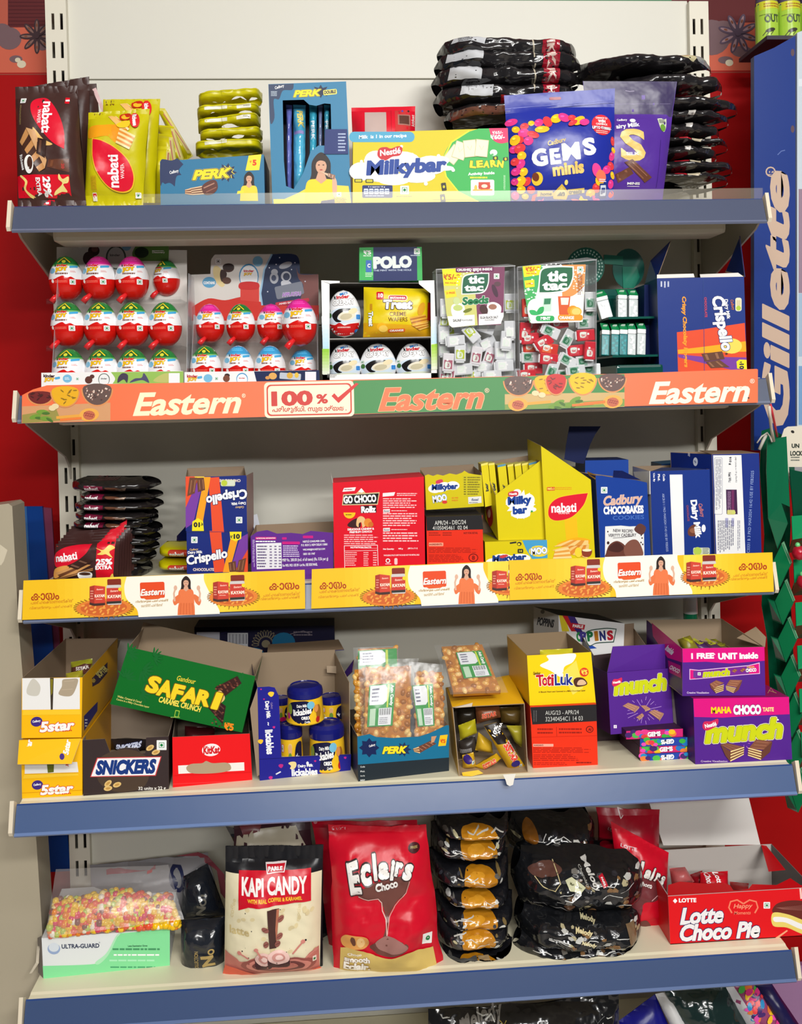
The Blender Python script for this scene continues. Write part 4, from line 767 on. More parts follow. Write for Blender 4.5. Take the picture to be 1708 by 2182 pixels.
a.ell(418,545,28,24,(240,180,30)); a.ell(428,556,26,20,(246,206,90)); a.rr(455,556,556,576,8,(222,100,30),3); a.text('ORANGE',506,566,80,11, WH,3,.05); a.wafer([(580,490),(672,470),(700,520),(600,545)],6,(226,170,60),(180,110,30)); a.wafer([(590,535),(690,515),(696,545),(640,565)],5,(236,190,90),(190,120,40)); a.ell(650,440,20,40,(220,160,40),-20); a.text('Treat',356,498,84,26, WH,-88,.07,.08,((60,90,40),.08)); a.micro(350,410,366,450,2,(180,60,40),3, rot90=True)
a.poly([(690,400),(708,400),(708,502),(686,510)],(196,30,30))
o, _ = bag('wafer_pack', 'yellow orange-creme wafer pack in the upper tier of the white rack', 'wafer pack', Q(B2,(316,308),(696,318),(708,602),(312,603)),-.205,.012, a, y3,(.02,.02),.003, seed=80, pu=6, pv=5)
a = Art(B2); a.poly([(290,76),(372,74),(372,268),(290,268)],(60,180,90)); a.poly([(628,72),(656,72),(660,268),(630,268)],(60,180,90)); a.poly([(372,74),(628,72),(630,268),(372,268)],(26,40,96)); a.text('₹5',337,104,44,24, WH,0,.05); a.text('PER PACK',337,124,46,8, WH,0,.03); a.rr(328,150,362,220,4,(60,110,190)); a.text('C',346,182,16,22, WH,0,.07); a.micro(325,222,372,250,3,(210,240,214),3)
a.text('POLO',484,162,220,66,(236,244,240),2,.1,0,((70,100,140),.04)); a.text('THE MINT WITH THE HOLE',484,209,222,10,(200,214,236),1,.02); a.veg(628,98,17, g=(60,160,90)); a.micro(590,118,650,128,1,(210,220,236),4)
bx, _ = carton('candy_box', 'small navy and green mint carton lying on top of the white rack', 'carton', Q(B2,(290,76),(656,72),(660,267),(290,268)),-.2,.06, a,(26,40,96),(60,180,90), top=(26,40,90), z=TLp.z+.0004)
# --- mint dispensers: clear bins with a printed card and a heap of little boxes
def mint_box(body, labc, logo=(235,245,235)):
    mb = MB(); mb.box(-.0125,-.004,0,.0125,.004,.0155, body,.0015); o = mb.build('mint_box', 'gloss_plastic')
    mb = MB(); mb.box(-.0145,-.0035,.002,-.0126,.0035,.0135,(240,242,244),.0006); mb.build('lid', 'gloss_plastic', o)
    mb = MB(); mb.box(-.009,-.0043,.0022,.003,-.00405,.0133, labc); a = Art(); a.blob([(-6,-4),(0,-5),(4,-4),(3,2),(-1,4),(-6,3)], logo, sharp=(2,5)); a.rect(5,-3,8,0, WH); a.text('tac',-1,0,7,4, labc,0,.04)
    mb.art(a, lambda x, y, h: Vector(((x-3)*.0009,-.0044-h,.0078-y*.0009))); mb.build('label', 'printed_card', o); return o
def mint_bin(label, zq, lid, card, cart, heap, protos, lab2, grp, seed):
    pl = Plane(*Q(B2, zq[3], zq[2]),-.236); F = [pl.hit(*t) for t in Q(B2, *zq)]; F[2].z = F[3].z = zd; D = Vector((0,.05,0)); e = empty('mint_bin', label, 'dispenser bin', 'clear mint bins', tuple((F[2]+F[3])/2+D/2))
    mb = MB(); t = .0012
    mb.slab(F, Vector((0, t,0)), WH, WH); mb.build('front_wall', 'clear_plastic', e)
    mb = MB(); mb.slab([p+D for p in F], Vector((0,-t,0)), WH, WH)
    for i, j in ((0,3),(1,2)): mb.slab([F[i]+Vector((0, t,0)), F[j]+Vector((0, t,0)), F[j]+D*.97, F[i]+D*.97], Vector((t if i == 0 else -t,0,0)), WH, WH)
    mb.slab([F[3], F[2], F[2]+D, F[3]+D], Vector((0,0,.0008)), WH, WH); mb.build('bin_body', 'frosted_clear_plastic', e)
    L = [at(*p,-.236) for p in Q(B2, *lid)]; L[0].y = L[1].y = -.186; mb = MB(); mb.slab(L, Vector((0,.0005,.0015)), WH, WH); mb.build('lid', 'frosted_clear_plastic', e)
    mb = MB(); pc = Plane(*Q(B2, zq[3], zq[2]),-.2395); mb.slab([pc.hit(*t_) for t_ in Q(B2, *card)], Vector((0,.0008,0)), WH, WH); mb.art(cart, lambda x, y, h: pc.hit(x, y)+pc.n*h); mb.build('header_card', 'printed_card', e)
    r = random.Random(seed); seen = set()
    for i,(x, y, rot, k) in enumerate(heap):
        Y = -.2285+.0095*(i % 3); p = at(*Q(B2,(x, y))[0], Y); s = protos[k]
        if k in seen: o = copy_tree(s)
        else: o = s; seen.add(k)
        a_ = math.radians(rot); o.location = p-Vector((-math.sin(a_)*.0078,0, math.cos(a_)*.0078)); o.rotation_euler = (0,-a_,0); tag(o, lab2[k], 'mint box', grp)
    return e
pl_y, pl_g, pl_p = mint_box((232,234,238),(190,206,40)), mint_box((224,226,230),(246,246,246)), mint_box((236,232,236),(176,96,116))
heap = []; r = random.Random(11)
for (x, y, rot, k) in [(795,430,90,1),(790,495,85,0),(830,560,5,0),(945,580,-50,0),(1030,545,-20,1),(1040,640,25,1),(855,625,3,1),(1115,680,90,1),(1170,400,90,0),(1170,560,90,1),(1170,690,90,1),(785,660,90,1),(880,690,88,0),(975,710,80,2),(1055,710,70,2),(810,750,85,2),(900,790,4,1),(1020,775,3,1),(1140,770,2,1),(820,810,80,2),(950,830,5,0),(1070,830,4,1),(785,580,90,1),(960,650,20,1),(1150,620,85,1),(790,830,88,2),(1180,820,0,1)]: heap.append((x, y, rot, k))
a = Art(B2)
a.poly([(775,202),(960,194),(985,532),(835,545),(815,530),(800,460)],(206,206,120)); a.poly([(775,202),(890,198),(880,300),(786,300)],(246,226,20)); a.poly([(960,194),(1143,188),(1135,460),(1120,530),(985,532)],(122,58,92)); a.rr(855,190,1080,220,8,(110,30,80),1.5); a.text('CRUSHED SEEDS INSIDE',966,205,206,14, WH,1.5,.05)
a.text('₹5/-*',832,248,96,34,(190,60,20),0,.03); a.text('PER PACK',826,284,66,9,(190,90,20),0,.03); a.poly([(788,330),(850,318),(862,362),(800,374)],(240,220,40)); a.text('3 FREE',826,342,50,12,(220,120,20),4,.05)
for i in range(12): t = i/11*2.4+.9; a.ell(962+100*math.cos(t),300-86*math.sin(t),5,3, WH, n=6)
a.blob([(905,240),(980,226),(1052,224),(1048,290),(1020,340),(950,350),(888,352),(890,290)],(238,244,236), sharp=(2,6)); a.blob([(910,246),(980,232),(1046,230),(1042,288),(1014,334),(950,344),(894,346),(896,290)],(24,96,66), sharp=(2,6)); a.text('tic',975,264,92,46, WH,2,.055); a.text('tac',962,314,110,36, WH,2,.055); a.veg(1095,244,16)
a.text('Seeds',970,386,156,46,(24,120,70),4,.07,.15,((240,244,236),.05)); a.blob([(830,420),(870,400),(905,420),(905,470),(870,492),(835,475)],(240,240,236)); a.ell(868,430,28,18,(190,206,120)); a.ell(860,390,20,22,(200,214,150)); a.ell(925,445,28,10,(110,120,30),20); a.blob([(1040,410),(1080,396),(1120,420),(1116,465),(1080,486),(1045,470)],(236,232,232)); a.ell(1072,424,24,16,(160,110,90)); a.ell(1020,440,22,30,(70,40,40),30); a.ell(1085,330,14,40,(70,40,60),20); a.ell(1100,290,20,14,(90,60,70))
a.poly([(806,480),(965,470),(968,530),(835,545),(818,532)],(246,246,244)); a.poly([(990,468),(1136,458),(1120,524),(990,532)],(246,246,244)); a.text('SAUNF',864,504,50,16,(60,60,50),1,.03); a.text('FLAVOURED',924,502,62,9,(60,60,50),1,.02); a.text('ELGA BLACK SALT',1052,486,104,14,(60,50,60),2,.03); a.text('FLAVOURED',1054,501,56,8,(60,50,60),2,.02)
mint_bin('clear mint bin with a green and plum seeds card, left of two',[(740,206),(1204,186),(1206,838),(760,846)],[(738,200),(1204,150),(1206,186),(740,208)],[(775,202),(1143,188),(1136,480),(1118,526),(985,532),(835,546),(816,530)], a, heap,[pl_y, pl_g, pl_p],['white mint box with a lime label heaped in the left clear bin', 'all white mint box heaped in the left clear bin', 'white mint box with a plum label heaped in the left clear bin'], 'mint boxes in the left bin',3)
pr, pw, po = mint_box((216,44,60),(214,70,80)), mint_box((228,232,234),(150,190,170),(40,120,80)), mint_box((220,60,50),(236,110,60))
heap = [(1275,430,90,2),(1640,390,90,1),(1300,530,25,0),(1410,570,-25,1),(1510,610,60,1),(1615,520,2,1),(1615,590,3,0),(1290,610,2,0),(1300,660,2,2),(1400,670,-10,2),(1560,680,5,0),(1290,720,0,1),(1640,680,85,0),(1510,740,-30,1),(1310,785,0,0),(1420,790,70,1),(1610,745,4,1),(1650,790,2,1),(1400,730,-5,0),(1460,520,10,0),(1350,560,80,0),(1560,800,5,1),(1270,825,3,0),(1500,825,0,1),(1370,630,30,0),(1260,570,85,0),(1640,440,80,1)]
a = Art(B2)
a.blob([(1245,186),(1370,178),(1340,300),(1290,520),(1275,440),(1258,330)],(66,176,96), sharp=(0,1,3)); a.poly([(1480,178),(1618,175),(1602,440),(1480,420)],(240,150,80)); a.blob([(1290,390),(1350,370),(1450,365),(1540,360),(1612,300),(1600,512),(1450,516),(1300,520),(1276,450)],(244,244,240), sharp=(4,5,7)); a.poly([(1248,186),(1355,178),(1348,236),(1256,250)],(248,226,20)); a.text('₹5/-*',1306,202,82,28,(206,60,20),1,.03); a.text('PER PACK',1300,228,60,8,(206,90,20),1,.03); a.poly([(1258,270),(1316,264),(1318,306),(1264,312)],(246,222,30)); a.text('3 FREE',1290,288,40,10,(200,110,20),4,.05)
rnd = random.Random(4)
for i in range(40): x = rnd.uniform(1545,1610); y = rnd.uniform(190,370); a.ell(x, y,6,4,(250,236,220), n=6)
for i in range(20): a.ell(rnd.uniform(1262,1325), rnd.uniform(315,380),6,4,(226,246,230), n=6)
for i in range(13): t = i/12*2.6+.6; a.ell(1430+128*math.cos(t),280-108*math.sin(t),6,4, WH, n=6)
a.blob([(1360,200),(1450,184),(1548,186),(1545,260),(1510,325),(1430,344),(1338,346),(1342,270)],(240,246,238), sharp=(2,6)); a.blob([(1366,206),(1450,192),(1540,193),(1537,258),(1504,318),(1430,336),(1346,339),(1350,270)],(24,100,64), sharp=(2,6)); a.text('tic',1450,244,112,62, WH,1,.06); a.text('tac',1436,302,142,48, WH,1,.06); a.veg(1586,205,18); a.micro(1570,235,1600,360,3,(120,60,20),3, rot90=True)
a.poly([(1370,372),(1420,370),(1415,450),(1362,452)],(200,226,210)); a.poly([(1375,376),(1414,374),(1410,408),(1372,410)],(50,130,90)); a.poly([(1455,362),(1528,362),(1518,470),(1462,470)],(216,90,40)); a.poly([(1470,370),(1520,370),(1514,412),(1474,412)],(246,236,220)); a.blob([(1325,470),(1345,430),(1372,425),(1365,460)],(40,170,90)); a.blob([(1288,445),(1320,445),(1340,470),(1300,470)],(50,180,100)); a.ell(1542,446,32,30,(246,150,20)); a.ell(1560,452,34,28,(250,176,50)); a.ell(1562,452,26,20,(252,206,110)); a.rr(1325,476,1434,508,14,(40,170,90)); a.text('MINT',1382,492,56,18, WH,0,.06); a.rr(1455,470,1600,504,14,(246,150,30)); a.text('ORANGE',1506,488,86,18, WH,0,.05)
mint_bin('clear mint bin with a green and orange card, right of two',[(1216,190),(1684,150),(1682,832),(1232,842)],[(1214,188),(1680,110),(1684,150),(1218,194)],[(1245,186),(1618,175),(1602,490),(1585,512),(1440,516),(1300,521),(1285,505)], a, heap,[pr, pw, po],['red mint box heaped in the right clear bin', 'white mint box with a green label heaped in the right clear bin', 'red mint box with an orange label heaped in the right clear bin'], 'mint boxes in the right bin',5)
# --- green mint stand behind the right bin
G = (14,108,86); e = empty('mint_stand', 'green mint dispenser stand behind the clear bins', 'dispenser stand', None, tuple(at(*Q(B3,(650,850))[0],-.15)))
p = Plane(*Q(B3,(500,850),(800,850)),-.13); F = lambda x, y: p.hit(*Q(B3,(x, y))[0])
def disc(cx, cy, rx, ry, t, n=28): 
    A = [F(cx+rx*math.cos(6.2832*i/n), cy+ry*math.sin(6.2832*i/n)) for i in range(n)]; return A
mb = MB(); mb.slab([t_+Vector((0,.0015,0)) for t_ in disc(705,250,92,116,0)], Vector((0,.003,0)),(12,92,80),(10,80,70)); mb.slab([F(668,240), F(752,240), F(768,300), F(735,365), F(672,365)], Vector((0,.004,0)),(24,122,98), G); mb.slab([F(562,170), F(672,178), F(672,232), F(560,224)], Vector((0,.004,0)),(16,112,90), G); mb.build('header', 'gloss_plastic', e)
mb = MB(); mb.slab(disc(455,240,110,112,0), Vector((0,.004,0)),(16,104,86), G); a = Art(B3)
for rr_ in (96,80): 
    for i in range(30): t = 6.2832*i/30; a.ell(455+rr_*math.cos(t),240+rr_*math.sin(t),5,6,(190,226,214), n=6)
mb.art(a, lambda x, y, h: p.hit(x, y)+p.n*h); mb.build('round_sign', 'gloss_plastic', e)
A = F(520,850); B_ = F(772,845); mb = MB(); mb.box(A.x,-.235, zd, B_.x,-.13, zd+.022,(10,70,62),.004); mb.box(A.x,-.24, zd, B_.x,-.236, zd+.008,(220,226,224),.001)
z2 = F(560,765).z; mb.box(A.x,-.215, z2-.003, B_.x,-.128, z2,(12,80,70)); z3 = F(560,552).z; mb.box(A.x,-.2, z3-.003, B_.x,-.128, z3,(12,80,70)); mb.box(A.x,-.128, zd, B_.x,-.124, F(600,370).z,(12,84,74)); mb.build('tiers', 'gloss_plastic', e)
def tall_mint(pos, w, h, teal, tilt=0):
    mb = MB(); hb = h*.62; mb.box(-w/2,-.006,0, w/2,.006, hb,(206,214,214) if not teal else (20,120,124),.0012); r = random.Random(int(pos.x*1e5)); c = (240,242,242) if not teal else (24,150,156); a = Art()
    for i in range(7): a.ell(r.uniform(-.28,.28)*w,-hb*(.1+.12*i), w*.2, w*.15, c, r.uniform(0,90), n=10)
    mb.art(a, lambda x, y, hh: Vector((x,-.0061-hh,-y))); o = mb.build('mint_box', 'gloss_plastic')
    mb = MB(); mb.box(-w/2,-.0062, hb+.0001, w/2,.006, h*.76,(240,242,242),.0012); mb.build('lid', 'gloss_plastic', o)
    mb = MB(); mb.slab([Vector((-w/2,-.0062, h*.765)), Vector((w/2,-.0062, h*.765)), Vector((w/2,.0058, h)), Vector((-w/2,.0058, h))], Vector((0,.001,-.001)),(20,140,80),(20,120,80)); a = Art(); a.blob([(-.3,-.2),(.2,-.3),(.34,-.2),(.2,.2),(-.3,.22)],(236,244,238)); 
    n_ = Vector((0,-.0062-.0058,0)); mb.art(a, lambda x, y, hh: Vector((x*w*.8,-.0002-hh+y*.008, h*.885-y*h*.15))); mb.build('label', 'printed_card', o)
    o.location = pos; o.rotation_euler = (-.12, tilt,0); return o
for i,(x, y1, y0, w, teal, tl, lb) in enumerate([(575,552,370,72,0,-.22, 'leaning alone at the upper left of the green stand'),(662,552,362,54,0,.06, 'left of the upper pair on the green stand'),(726,552,366,54,0,.06, 'right of the upper pair on the green stand'),(562,762,560,46,1,.08, 'leftmost of the lower row on the green stand'),(618,762,560,46,1,.08, 'second from left in the green stand\'s lower row'),(666,762,558,46,1,.08, 'middle of the green stand\'s lower row'),(714,762,556,48,0,.08, 'second from right in the green stand\'s lower row'),(770,762,554,50,0,.08, 'rightmost of the green stand\'s lower row')]):
    Y = -.165 if i < 3 else -.19; p0 = at(*Q(B3,(x, y1))[0], Y); p1 = at(*Q(B3,(x, y0))[0], Y); s = w/B3[2]/1500; p0.z = z3 if i < 3 else z2
    tag(tall_mint(p0, s, p1.z-p0.z, teal, tl),('teal' if teal else 'white')+' filled mint box '+lb, 'mint box', 'mint boxes on the green stand')
# --- navy carton standing at the right end
a = Art(B3); nv = (12,46,126)
a.poly([(983,620),(1140,602),(1376,566),(1390,840),(990,848)],(226,76,40)); a.poly([(988,722),(1140,704),(1382,672),(1385,732),(1140,740),(990,745)],(248,170,20)); a.ell(1300,700,60,44,(252,214,90)); a.poly([(990,748),(1140,762),(1386,766),(1389,838),(1300,838),(1140,800),(992,765)],(120,60,160))
a.line([(1136,308),(1142,845)],3,(30,60,130)); a.text('Crispello',1238,570,320,92, WH,-79,.05,.12,((20,40,110),.06)); a.text('CHOCOLATE',1150,475,116,14,(190,60,90),-88,.05); a.text('Dairy Milk',1272,486,116,26, WH,-82,.04,.1); a.text('Cadbury',1303,462,60,22,(200,110,80),-80,.02,.2); a.text('Crispy Chocolaty Fingers',1028,618,410,30,(246,160,40),-88,.05,.15)
a.rr(1322,420,1358,498,12,(230,226,196)); a.rect(1328,434,1352,466,(210,200,160)); a.ell(1340,480,14,14,(176,200,60)); a.choc([(1125,745),(1245,730),(1260,775),(1145,790)],(100,62,44),(150,104,74),2); a.choc([(1150,792),(1230,780),(1288,822),(1180,828)],(104,64,46),(150,104,74),2); a.ell(1270,745,8,6,(80,50,30), n=8)
a.poly([(1328,790),(1345,778),(1386,780),(1388,835),(1332,830)],(240,226,30)); a.text('10',1358,818,30,26,(30,30,60),-88,.06); a.text('₹',1353,795,12,14,(30,30,60),-88,.03)
a.micro(885,325,945,362,3,(200,206,226),5, rot90=True)
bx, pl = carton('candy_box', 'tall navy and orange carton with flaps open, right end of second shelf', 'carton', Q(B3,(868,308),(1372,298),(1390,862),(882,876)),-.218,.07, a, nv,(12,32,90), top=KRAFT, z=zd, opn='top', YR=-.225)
sheet('flap', bx, Q(B3,(868,308,-.217),(948,88,-.19),(830,205,-.16),(798,338,-.15)),(14,36,96), KRAFT)
sheet('flap', bx, Q(B3,(1376,300,-.222),(1346,62,-.2),(1318,170,-.16),(1262,272,-.155)), KRAFT,(12,40,110))
for q in ([(868,286,-.214),(1080,280,-.216),(1086,301,-.2195),(868,307,-.2185)],[(1116,284,-.216),(1338,275,-.219),(1368,297,-.225),(1120,301,-.222)]): sheet('flap', bx, Q(B3, *q),(236,232,226), WH)
b2, _ = carton('candy_box', 'dark navy carton squeezed behind the open navy and orange carton', 'carton', Q(B3,(795,345),(866,340),(866,862),(790,866)),-.17,.05, None,(14,34,92), z=zd)
# ================================================================== THIRD SHELF: cartons behind the yellow strips
zd = DECK[2]
def kayam(a, dx, dy, full=True):
    T = lambda *l: [(x+dx, y+dy) for x, y in l]
    Yk = lambda x: -.037*x                       # the strip climbs to the right
    def X(x, y): return (x+dx, y+dy)
    a.blob(T((640,828),(1030,814),(1032,850),(1060,910),(1105,990),(1110,1015),(700,1032),(690,990),(640,940),(628,880)),(246,240,226), sharp=(0,1,5,6))
    for (cx, cy, rx, ry) in ((525,985,140,46),(1180,930,122,46)):
        for i in range(36): t = 6.2832*i/36; a.line(T((cx+rx*.9*math.cos(t), cy+ry*.9*math.sin(t)),(cx+rx*1.1*math.cos(t), cy+ry*1.16*math.sin(t))),5,(150,96,30))
        a.ell(cx+dx, cy+dy, rx, ry,(226,130,50),2, n=30); a.ell(cx+dx, cy+dy, rx*.84, ry*.8,(206,100,44),2, n=26)
        for i in range(26): t = 2.4*i; r = (i/26)**.5*.8; a.ell(cx+dx+rx*r*math.cos(t), cy+dy+ry*r*math.sin(t),11,5,(236,160,70),(i*40) % 90, n=6)
        for k in (-20,25): a.line(T((cx+k, cy+ry),(cx+k-4, cy+ry+16)),4,(150,110,40))
    for (bx, by) in ((492,925),(1115,905)):
        a.poly(T((bx-38, by-48),(bx-14, by-54),(bx-14, by+50),(bx-38, by+44)),(170,52,40)); a.poly(T((bx-14, by-54),(bx+40, by-48),(bx+40, by+44),(bx-14, by+50)),(206,66,50)); a.poly(T((bx-38, by+32),(bx-14, by+38),(bx+40, by+34),(bx+40, by+46),(bx-14, by+50),(bx-38, by+44)),(70,44,40)); a.text('KAYAM', bx+13+dx, by-1+dy,50,15,(250,230,210),3,.05); a.text('Eastern', bx+14+dx, by-34+dy,34,8,(250,200,180),3,.03,.2); a.micro(bx-34+dx, by-30+dy, bx-18+dx, by+20+dy,4,(226,150,130),3); a.micro(bx-6+dx, by+12+dy, bx+34+dx, by+22+dy,1,(240,170,150),6)
        cx = bx+86; a.rr(cx-36+dx, by-86+dy, cx+34+dx, by-54+dy,6,(130,42,26),2); a.rr(cx-38+dx, by-56+dy, cx+36+dx, by+44+dy,8,(206,200,196),2); a.poly(T((cx-38, by-40),(cx+36, by-42),(cx+36, by+24),(cx-38, by+28)),(200,60,48)); a.poly(T((cx-38, by+28),(cx+36, by+24),(cx+36, by+36),(cx-38, by+40)),(50,50,46)); a.text('KAYAM', cx+dx, by+2+dy,66,16,(250,230,210),3,.06); a.text('Eastern', cx+dx, by-26+dy,40,10,(250,200,180),3,.03,.2); a.ell(cx+30+dx, by-34+dy,10,10,(240,210,40), n=10)
    a.rr(708+dx,855+dy,832+dx,936+dy,8,(226,74,30),2); a.text('Eastern',770+dx,905+dy,124,34,(250,244,236),3,.04,.3,((190,50,20),.05)); a.poly(T((715,930),(770,926),(832,925),(800,940),(740,944)),(226,90,40))
    for k,(w, cy) in enumerate(((166,951),(110,972))): a.text('നിങ്ങളുടെ പെർഫെക്ട്' if k == 0 else 'ടേസ്റ്റ് പാർട്ണർ',768+dx, cy+dy, w,15,(176,140,70),3,.02)
    for (cx, cy) in ((228,928),(1436,876)): a.text('കായം', cx+dx, cy+dy,142 if cx < 1000 else 152,36,(170,56,24),2,.02)
    for (x0, x1, cy) in ((155,372,953),(150,366,982),(1330,1518,916),(1316,1515,936)): a.text('പെർഫെക്ടാണെങ്കിൽ' if cy in (953,916) else 'വിഭവങ്ങളും പെർഫെക്ട്',(x0+x1)/2+dx, cy+dy, x1-x0,18,(206,130,30),3,.01)
    w = (945+dx,872+dy)
    a.blob([(w[0]-36, w[1]+84),(w[0]+30, w[1]+82),(w[0]+40, w[1]+148),(w[0]-48, w[1]+150)],(226,116,66), sharp=(2,3))
    a.woman(w[0]-5, w[1]-14,40,(230,120,70)); 
    for s in (-1,1): a.blob([(w[0]+s*36, w[1]+44),(w[0]+s*70, w[1]+70),(w[0]+s*62, w[1]+100),(w[0]+s*40, w[1]+80)],(226,116,66)); a.line([(w[0]+s*62, w[1]+80),(w[0]+s*66, w[1]+40),(w[0]+s*58, w[1]+14)],9,(220,176,150)); a.ell(w[0]+s*58, w[1]+12,9,13,(220,176,150), n=10)
    for i in range(5): a.line([(w[0]-30+i*14, w[1]+88),(w[0]-34+i*16, w[1]+146)],2,(200,90,46))
yk = (240,190,30)
def strip(label, pts, dx, dy, Yo, seed, sx=1):
    a = Art(C1)
    q = [(C1[2]*(x-C1[0]), C1[2]*(y-C1[1])) for x, y in pts]; xl, xr = q[0][0], q[1][0]; f = lambda x: q[0][1]+(q[1][1]-q[0][1])*(x-xl)/(xr-xl); g = lambda x: q[3][1]+(q[2][1]-q[3][1])*(x-xl)/(xr-xl)
    for A0, A1_ in ((250,640),(1330,1010)):     # printed fade from orange-yellow to pale yellow
        for k in range(10):
            u0, u1 = sorted((A0+(A1_-A0)*k/10+dx, A0+(A1_-A0)*(k+1)/10+dx)); u0, u1 = max(u0, xl), min(u1, xr)
            if u1 > u0: a.poly([(u0, f(u0)),(u1, f(u1)),(u1, g(u1)),(u0, g(u0))],(240+k,190+3*k,30+5*k))
    b = Art(C1); kayam(b, dx, dy)
    lim = C1[0]+(xr-3)/C1[2]                       # the strip is cut off at its right end
    for (l, c, V, F, bb) in b.it:
        x0 = C1[0]+(228+dx)/C1[2]; V = [(x0+(x-x0)*sx, y) for x, y in V]; bb = (x0+(bb[0]-x0)*sx, bb[1], x0+(bb[2]-x0)*sx, bb[3])
        if bb[0] >= lim: continue
        if bb[2] > lim: V = [(min(x, lim), y) for x, y in V]
        a.it.append((l+1, c, V, F, bb))
    p = Plane(pts[3], pts[2],-.2625-Yo,-.2625-Yo,.14); P = [p.hit(*t) for t in pts]; mb = MB(); mb.slab(P,-p.n*.0006, yk,(230,226,210)); mb.art(a, lambda x, y, h: p.hit(x, y)+p.n*h)
    o = mb.build('shelf_strip', 'gloss_banner'); tag(o, label, 'shelf strip', 'yellow printed shelf strips'); recenter(o, P[3])
strip('left yellow printed shelf strip on the third shelf\'s edge',[(50,1237),(649,1214),(650,1297),(47,1321)],0,0,0,1)
strip('middle yellow printed shelf strip, its right end tucked under the next',[(664,1213),(1090,1195),(1092,1279),(663,1297)],1454,-56,0,2,.947)
strip('right yellow printed shelf strip reaching the shelf\'s right end',[(1084,1194),(1645,1177),(1648,1261),(1086,1279)],2443,-100,.0015,3,.937)
# --- dark wafer packs lying in a pile
for i,(y0, y1, x0, x1, ly) in enumerate(((318,392,372,815,367),(388,432,412,825,410),(428,486,386,828,461),(480,532,388,800,508),(526,572,380,770,546))):
    b = Art(C1); b.poly([(474, ly-18),(565, ly-14),(565, ly+20),(474, ly+18)],(120,24,56)); b.text('nabati',508, ly,66,22, WH,-1,.06); b.blob([(575, ly-8),(640, ly-6),(660, ly+6),(610, ly+12)],(110,70,50)); b.poly([(625, ly),(680, ly-6),(668, ly+10),(640, ly+14)],(176,150,130))
    if i == 0: b.text('Richeese',560,322,120,14,(90,40,46),1,.03)
    p0 = Q(C1,(x0, y0),(x1, y1)); stack_pack('wafer_pack', 'dark wafer pack lying flat above the 25% extra row, '+ORD[i], 'wafer pack', *p0[0], *p0[1],-.12,.055,(34,30,30), b, seed=100+i, wr=.004, m='black_film', pu=5, pv=2.4, group='dark wafer packs lying in a pile', cells=(36,10), taper=(.12,.2))
for i,(y0, y1, x1) in enumerate(((500,560,800),(548,612,822),(600,660,812),(648,700,806),(690,750,790),(740,830,770))):
    p0 = Q(C1,(560, y0),(x1, y1)); b = Art(C1); b.line([(x1-110, y0+14),(x1-50, y0+20)],4,(120,120,120))
    stack_pack('wafer_pack', 'black wafer pack end sticking out right of the 25% extra row, '+ORD[i], 'wafer pack', *p0[0], *p0[1],-.11,.05,(26,24,25), b, seed=110+i, wr=.005, m='black_film', pu=4, pv=2.4, group='black wafer packs behind the 25% extra row', cells=(26,10), taper=(0,.3))
def dark25(a, dx, dy, full):
    P = lambda *l: [(x+dx, y+dy) for x, y in l]
    a.poly(P((498,655),(590,600),(575,850),(490,850)),(216,16,40)); 
    if not full: return
    a.nabati(P((278,760),(280,715),(330,680),(400,665),(472,660),(440,712),(370,760),(300,778)),(4,),343+dx,725+dy,112,40,8,52,342+dx,746+dy,9, rim=None, c=(220,20,46))
    a.blob(P((280,790),(330,770),(360,775),(320,815),(278,835)),(226,160,80)); a.wafer(P((285,806),(420,760),(470,765),(330,838)),3,(206,150,90),(110,66,40)); a.choc(P((350,770),(430,730),(480,745),(400,790)),(60,34,28),(120,84,66),2); a.wafer(P((290,835),(480,780),(480,796),(300,845)),4,(190,136,80),(80,46,30))
    a.blob(P((402,808),(436,800),(474,806),(464,836),(414,838)),(240,240,238)); a.ell(438+dx,810+dy,30,8,(70,44,34)); a.micro(288+dx,668+dy,312+dx,678+dy,1,(226,60,60),2)
    a.text('25%',534+dx,750+dy,78,30, WH,2,.07); a.text('EXTRA',531+dx,778+dy,80,20, WH,2,.06)
    a.blob(P((492,680),(530,690),(560,665),(586,680),(560,700),(575,730),(545,712),(525,715),(500,712),(520,698)),(244,216,110)); a.blob(P((560,830),(575,810),(578,850),(555,850)),(240,206,90))
for k in range(8,-1,-1):
    b = Art(C1); dark25(b,13*k,-15*k, k == 0)
    q = [(282+13*k,662-15*k),(606+13*k,632-15*k),(598+13*k,850),(268+13*k,852)]
    bag('wafer_pack', 'dark wafer pack with a 25% extra band at the front of its row' if k == 0 else 'dark wafer pack in the upright 25% extra row, '+['', 'first', 'second', 'third', 'fourth', 'fifth', 'sixth', 'seventh', 'last'][k]+' behind the front one', 'wafer pack', Q(C1, *q),-.222+.011*k,.007, b,(62,36,34),(.05,.03),.003, seed=120+k, pu=8, pv=6, group='upright 25% extra wafer packs', cells=(16,14), lean=.1)
for i,(y0, y1) in enumerate(((648,722),(722,786))):
    b = Art(C1); b.rr(872, y0+22,1000, y1-6,14,(200,60,40)); b.text('nabati',915,(y0+y1)/2+8,70,26, WH,0,.06)
    p0 = Q(C1,(808+(i*-4), y0),(1040, y1)); stack_pack('wafer_pack',('upper' if i == 0 else 'lower')+' small yellow wafer pack lying left of the striped carton', 'wafer pack', *p0[0], *p0[1],-.12,.04, YE, b, seed=130+i, pu=5, group='small yellow wafer packs', taper=(.15,.1))
b = Art(C1); b.text('1',1295,545,26,70,(226,230,240),14,.05)
bag('candy_pouch', 'navy rounded pouch peeping out on both sides behind the striped carton', 'pouch', Q(C1,(900,470),(1345,462),(1370,800),(885,800)),-.07,.02, b,(18,30,84),(.02,.02),.004, seed=133, pu=2.4, taper=(.3,.3))
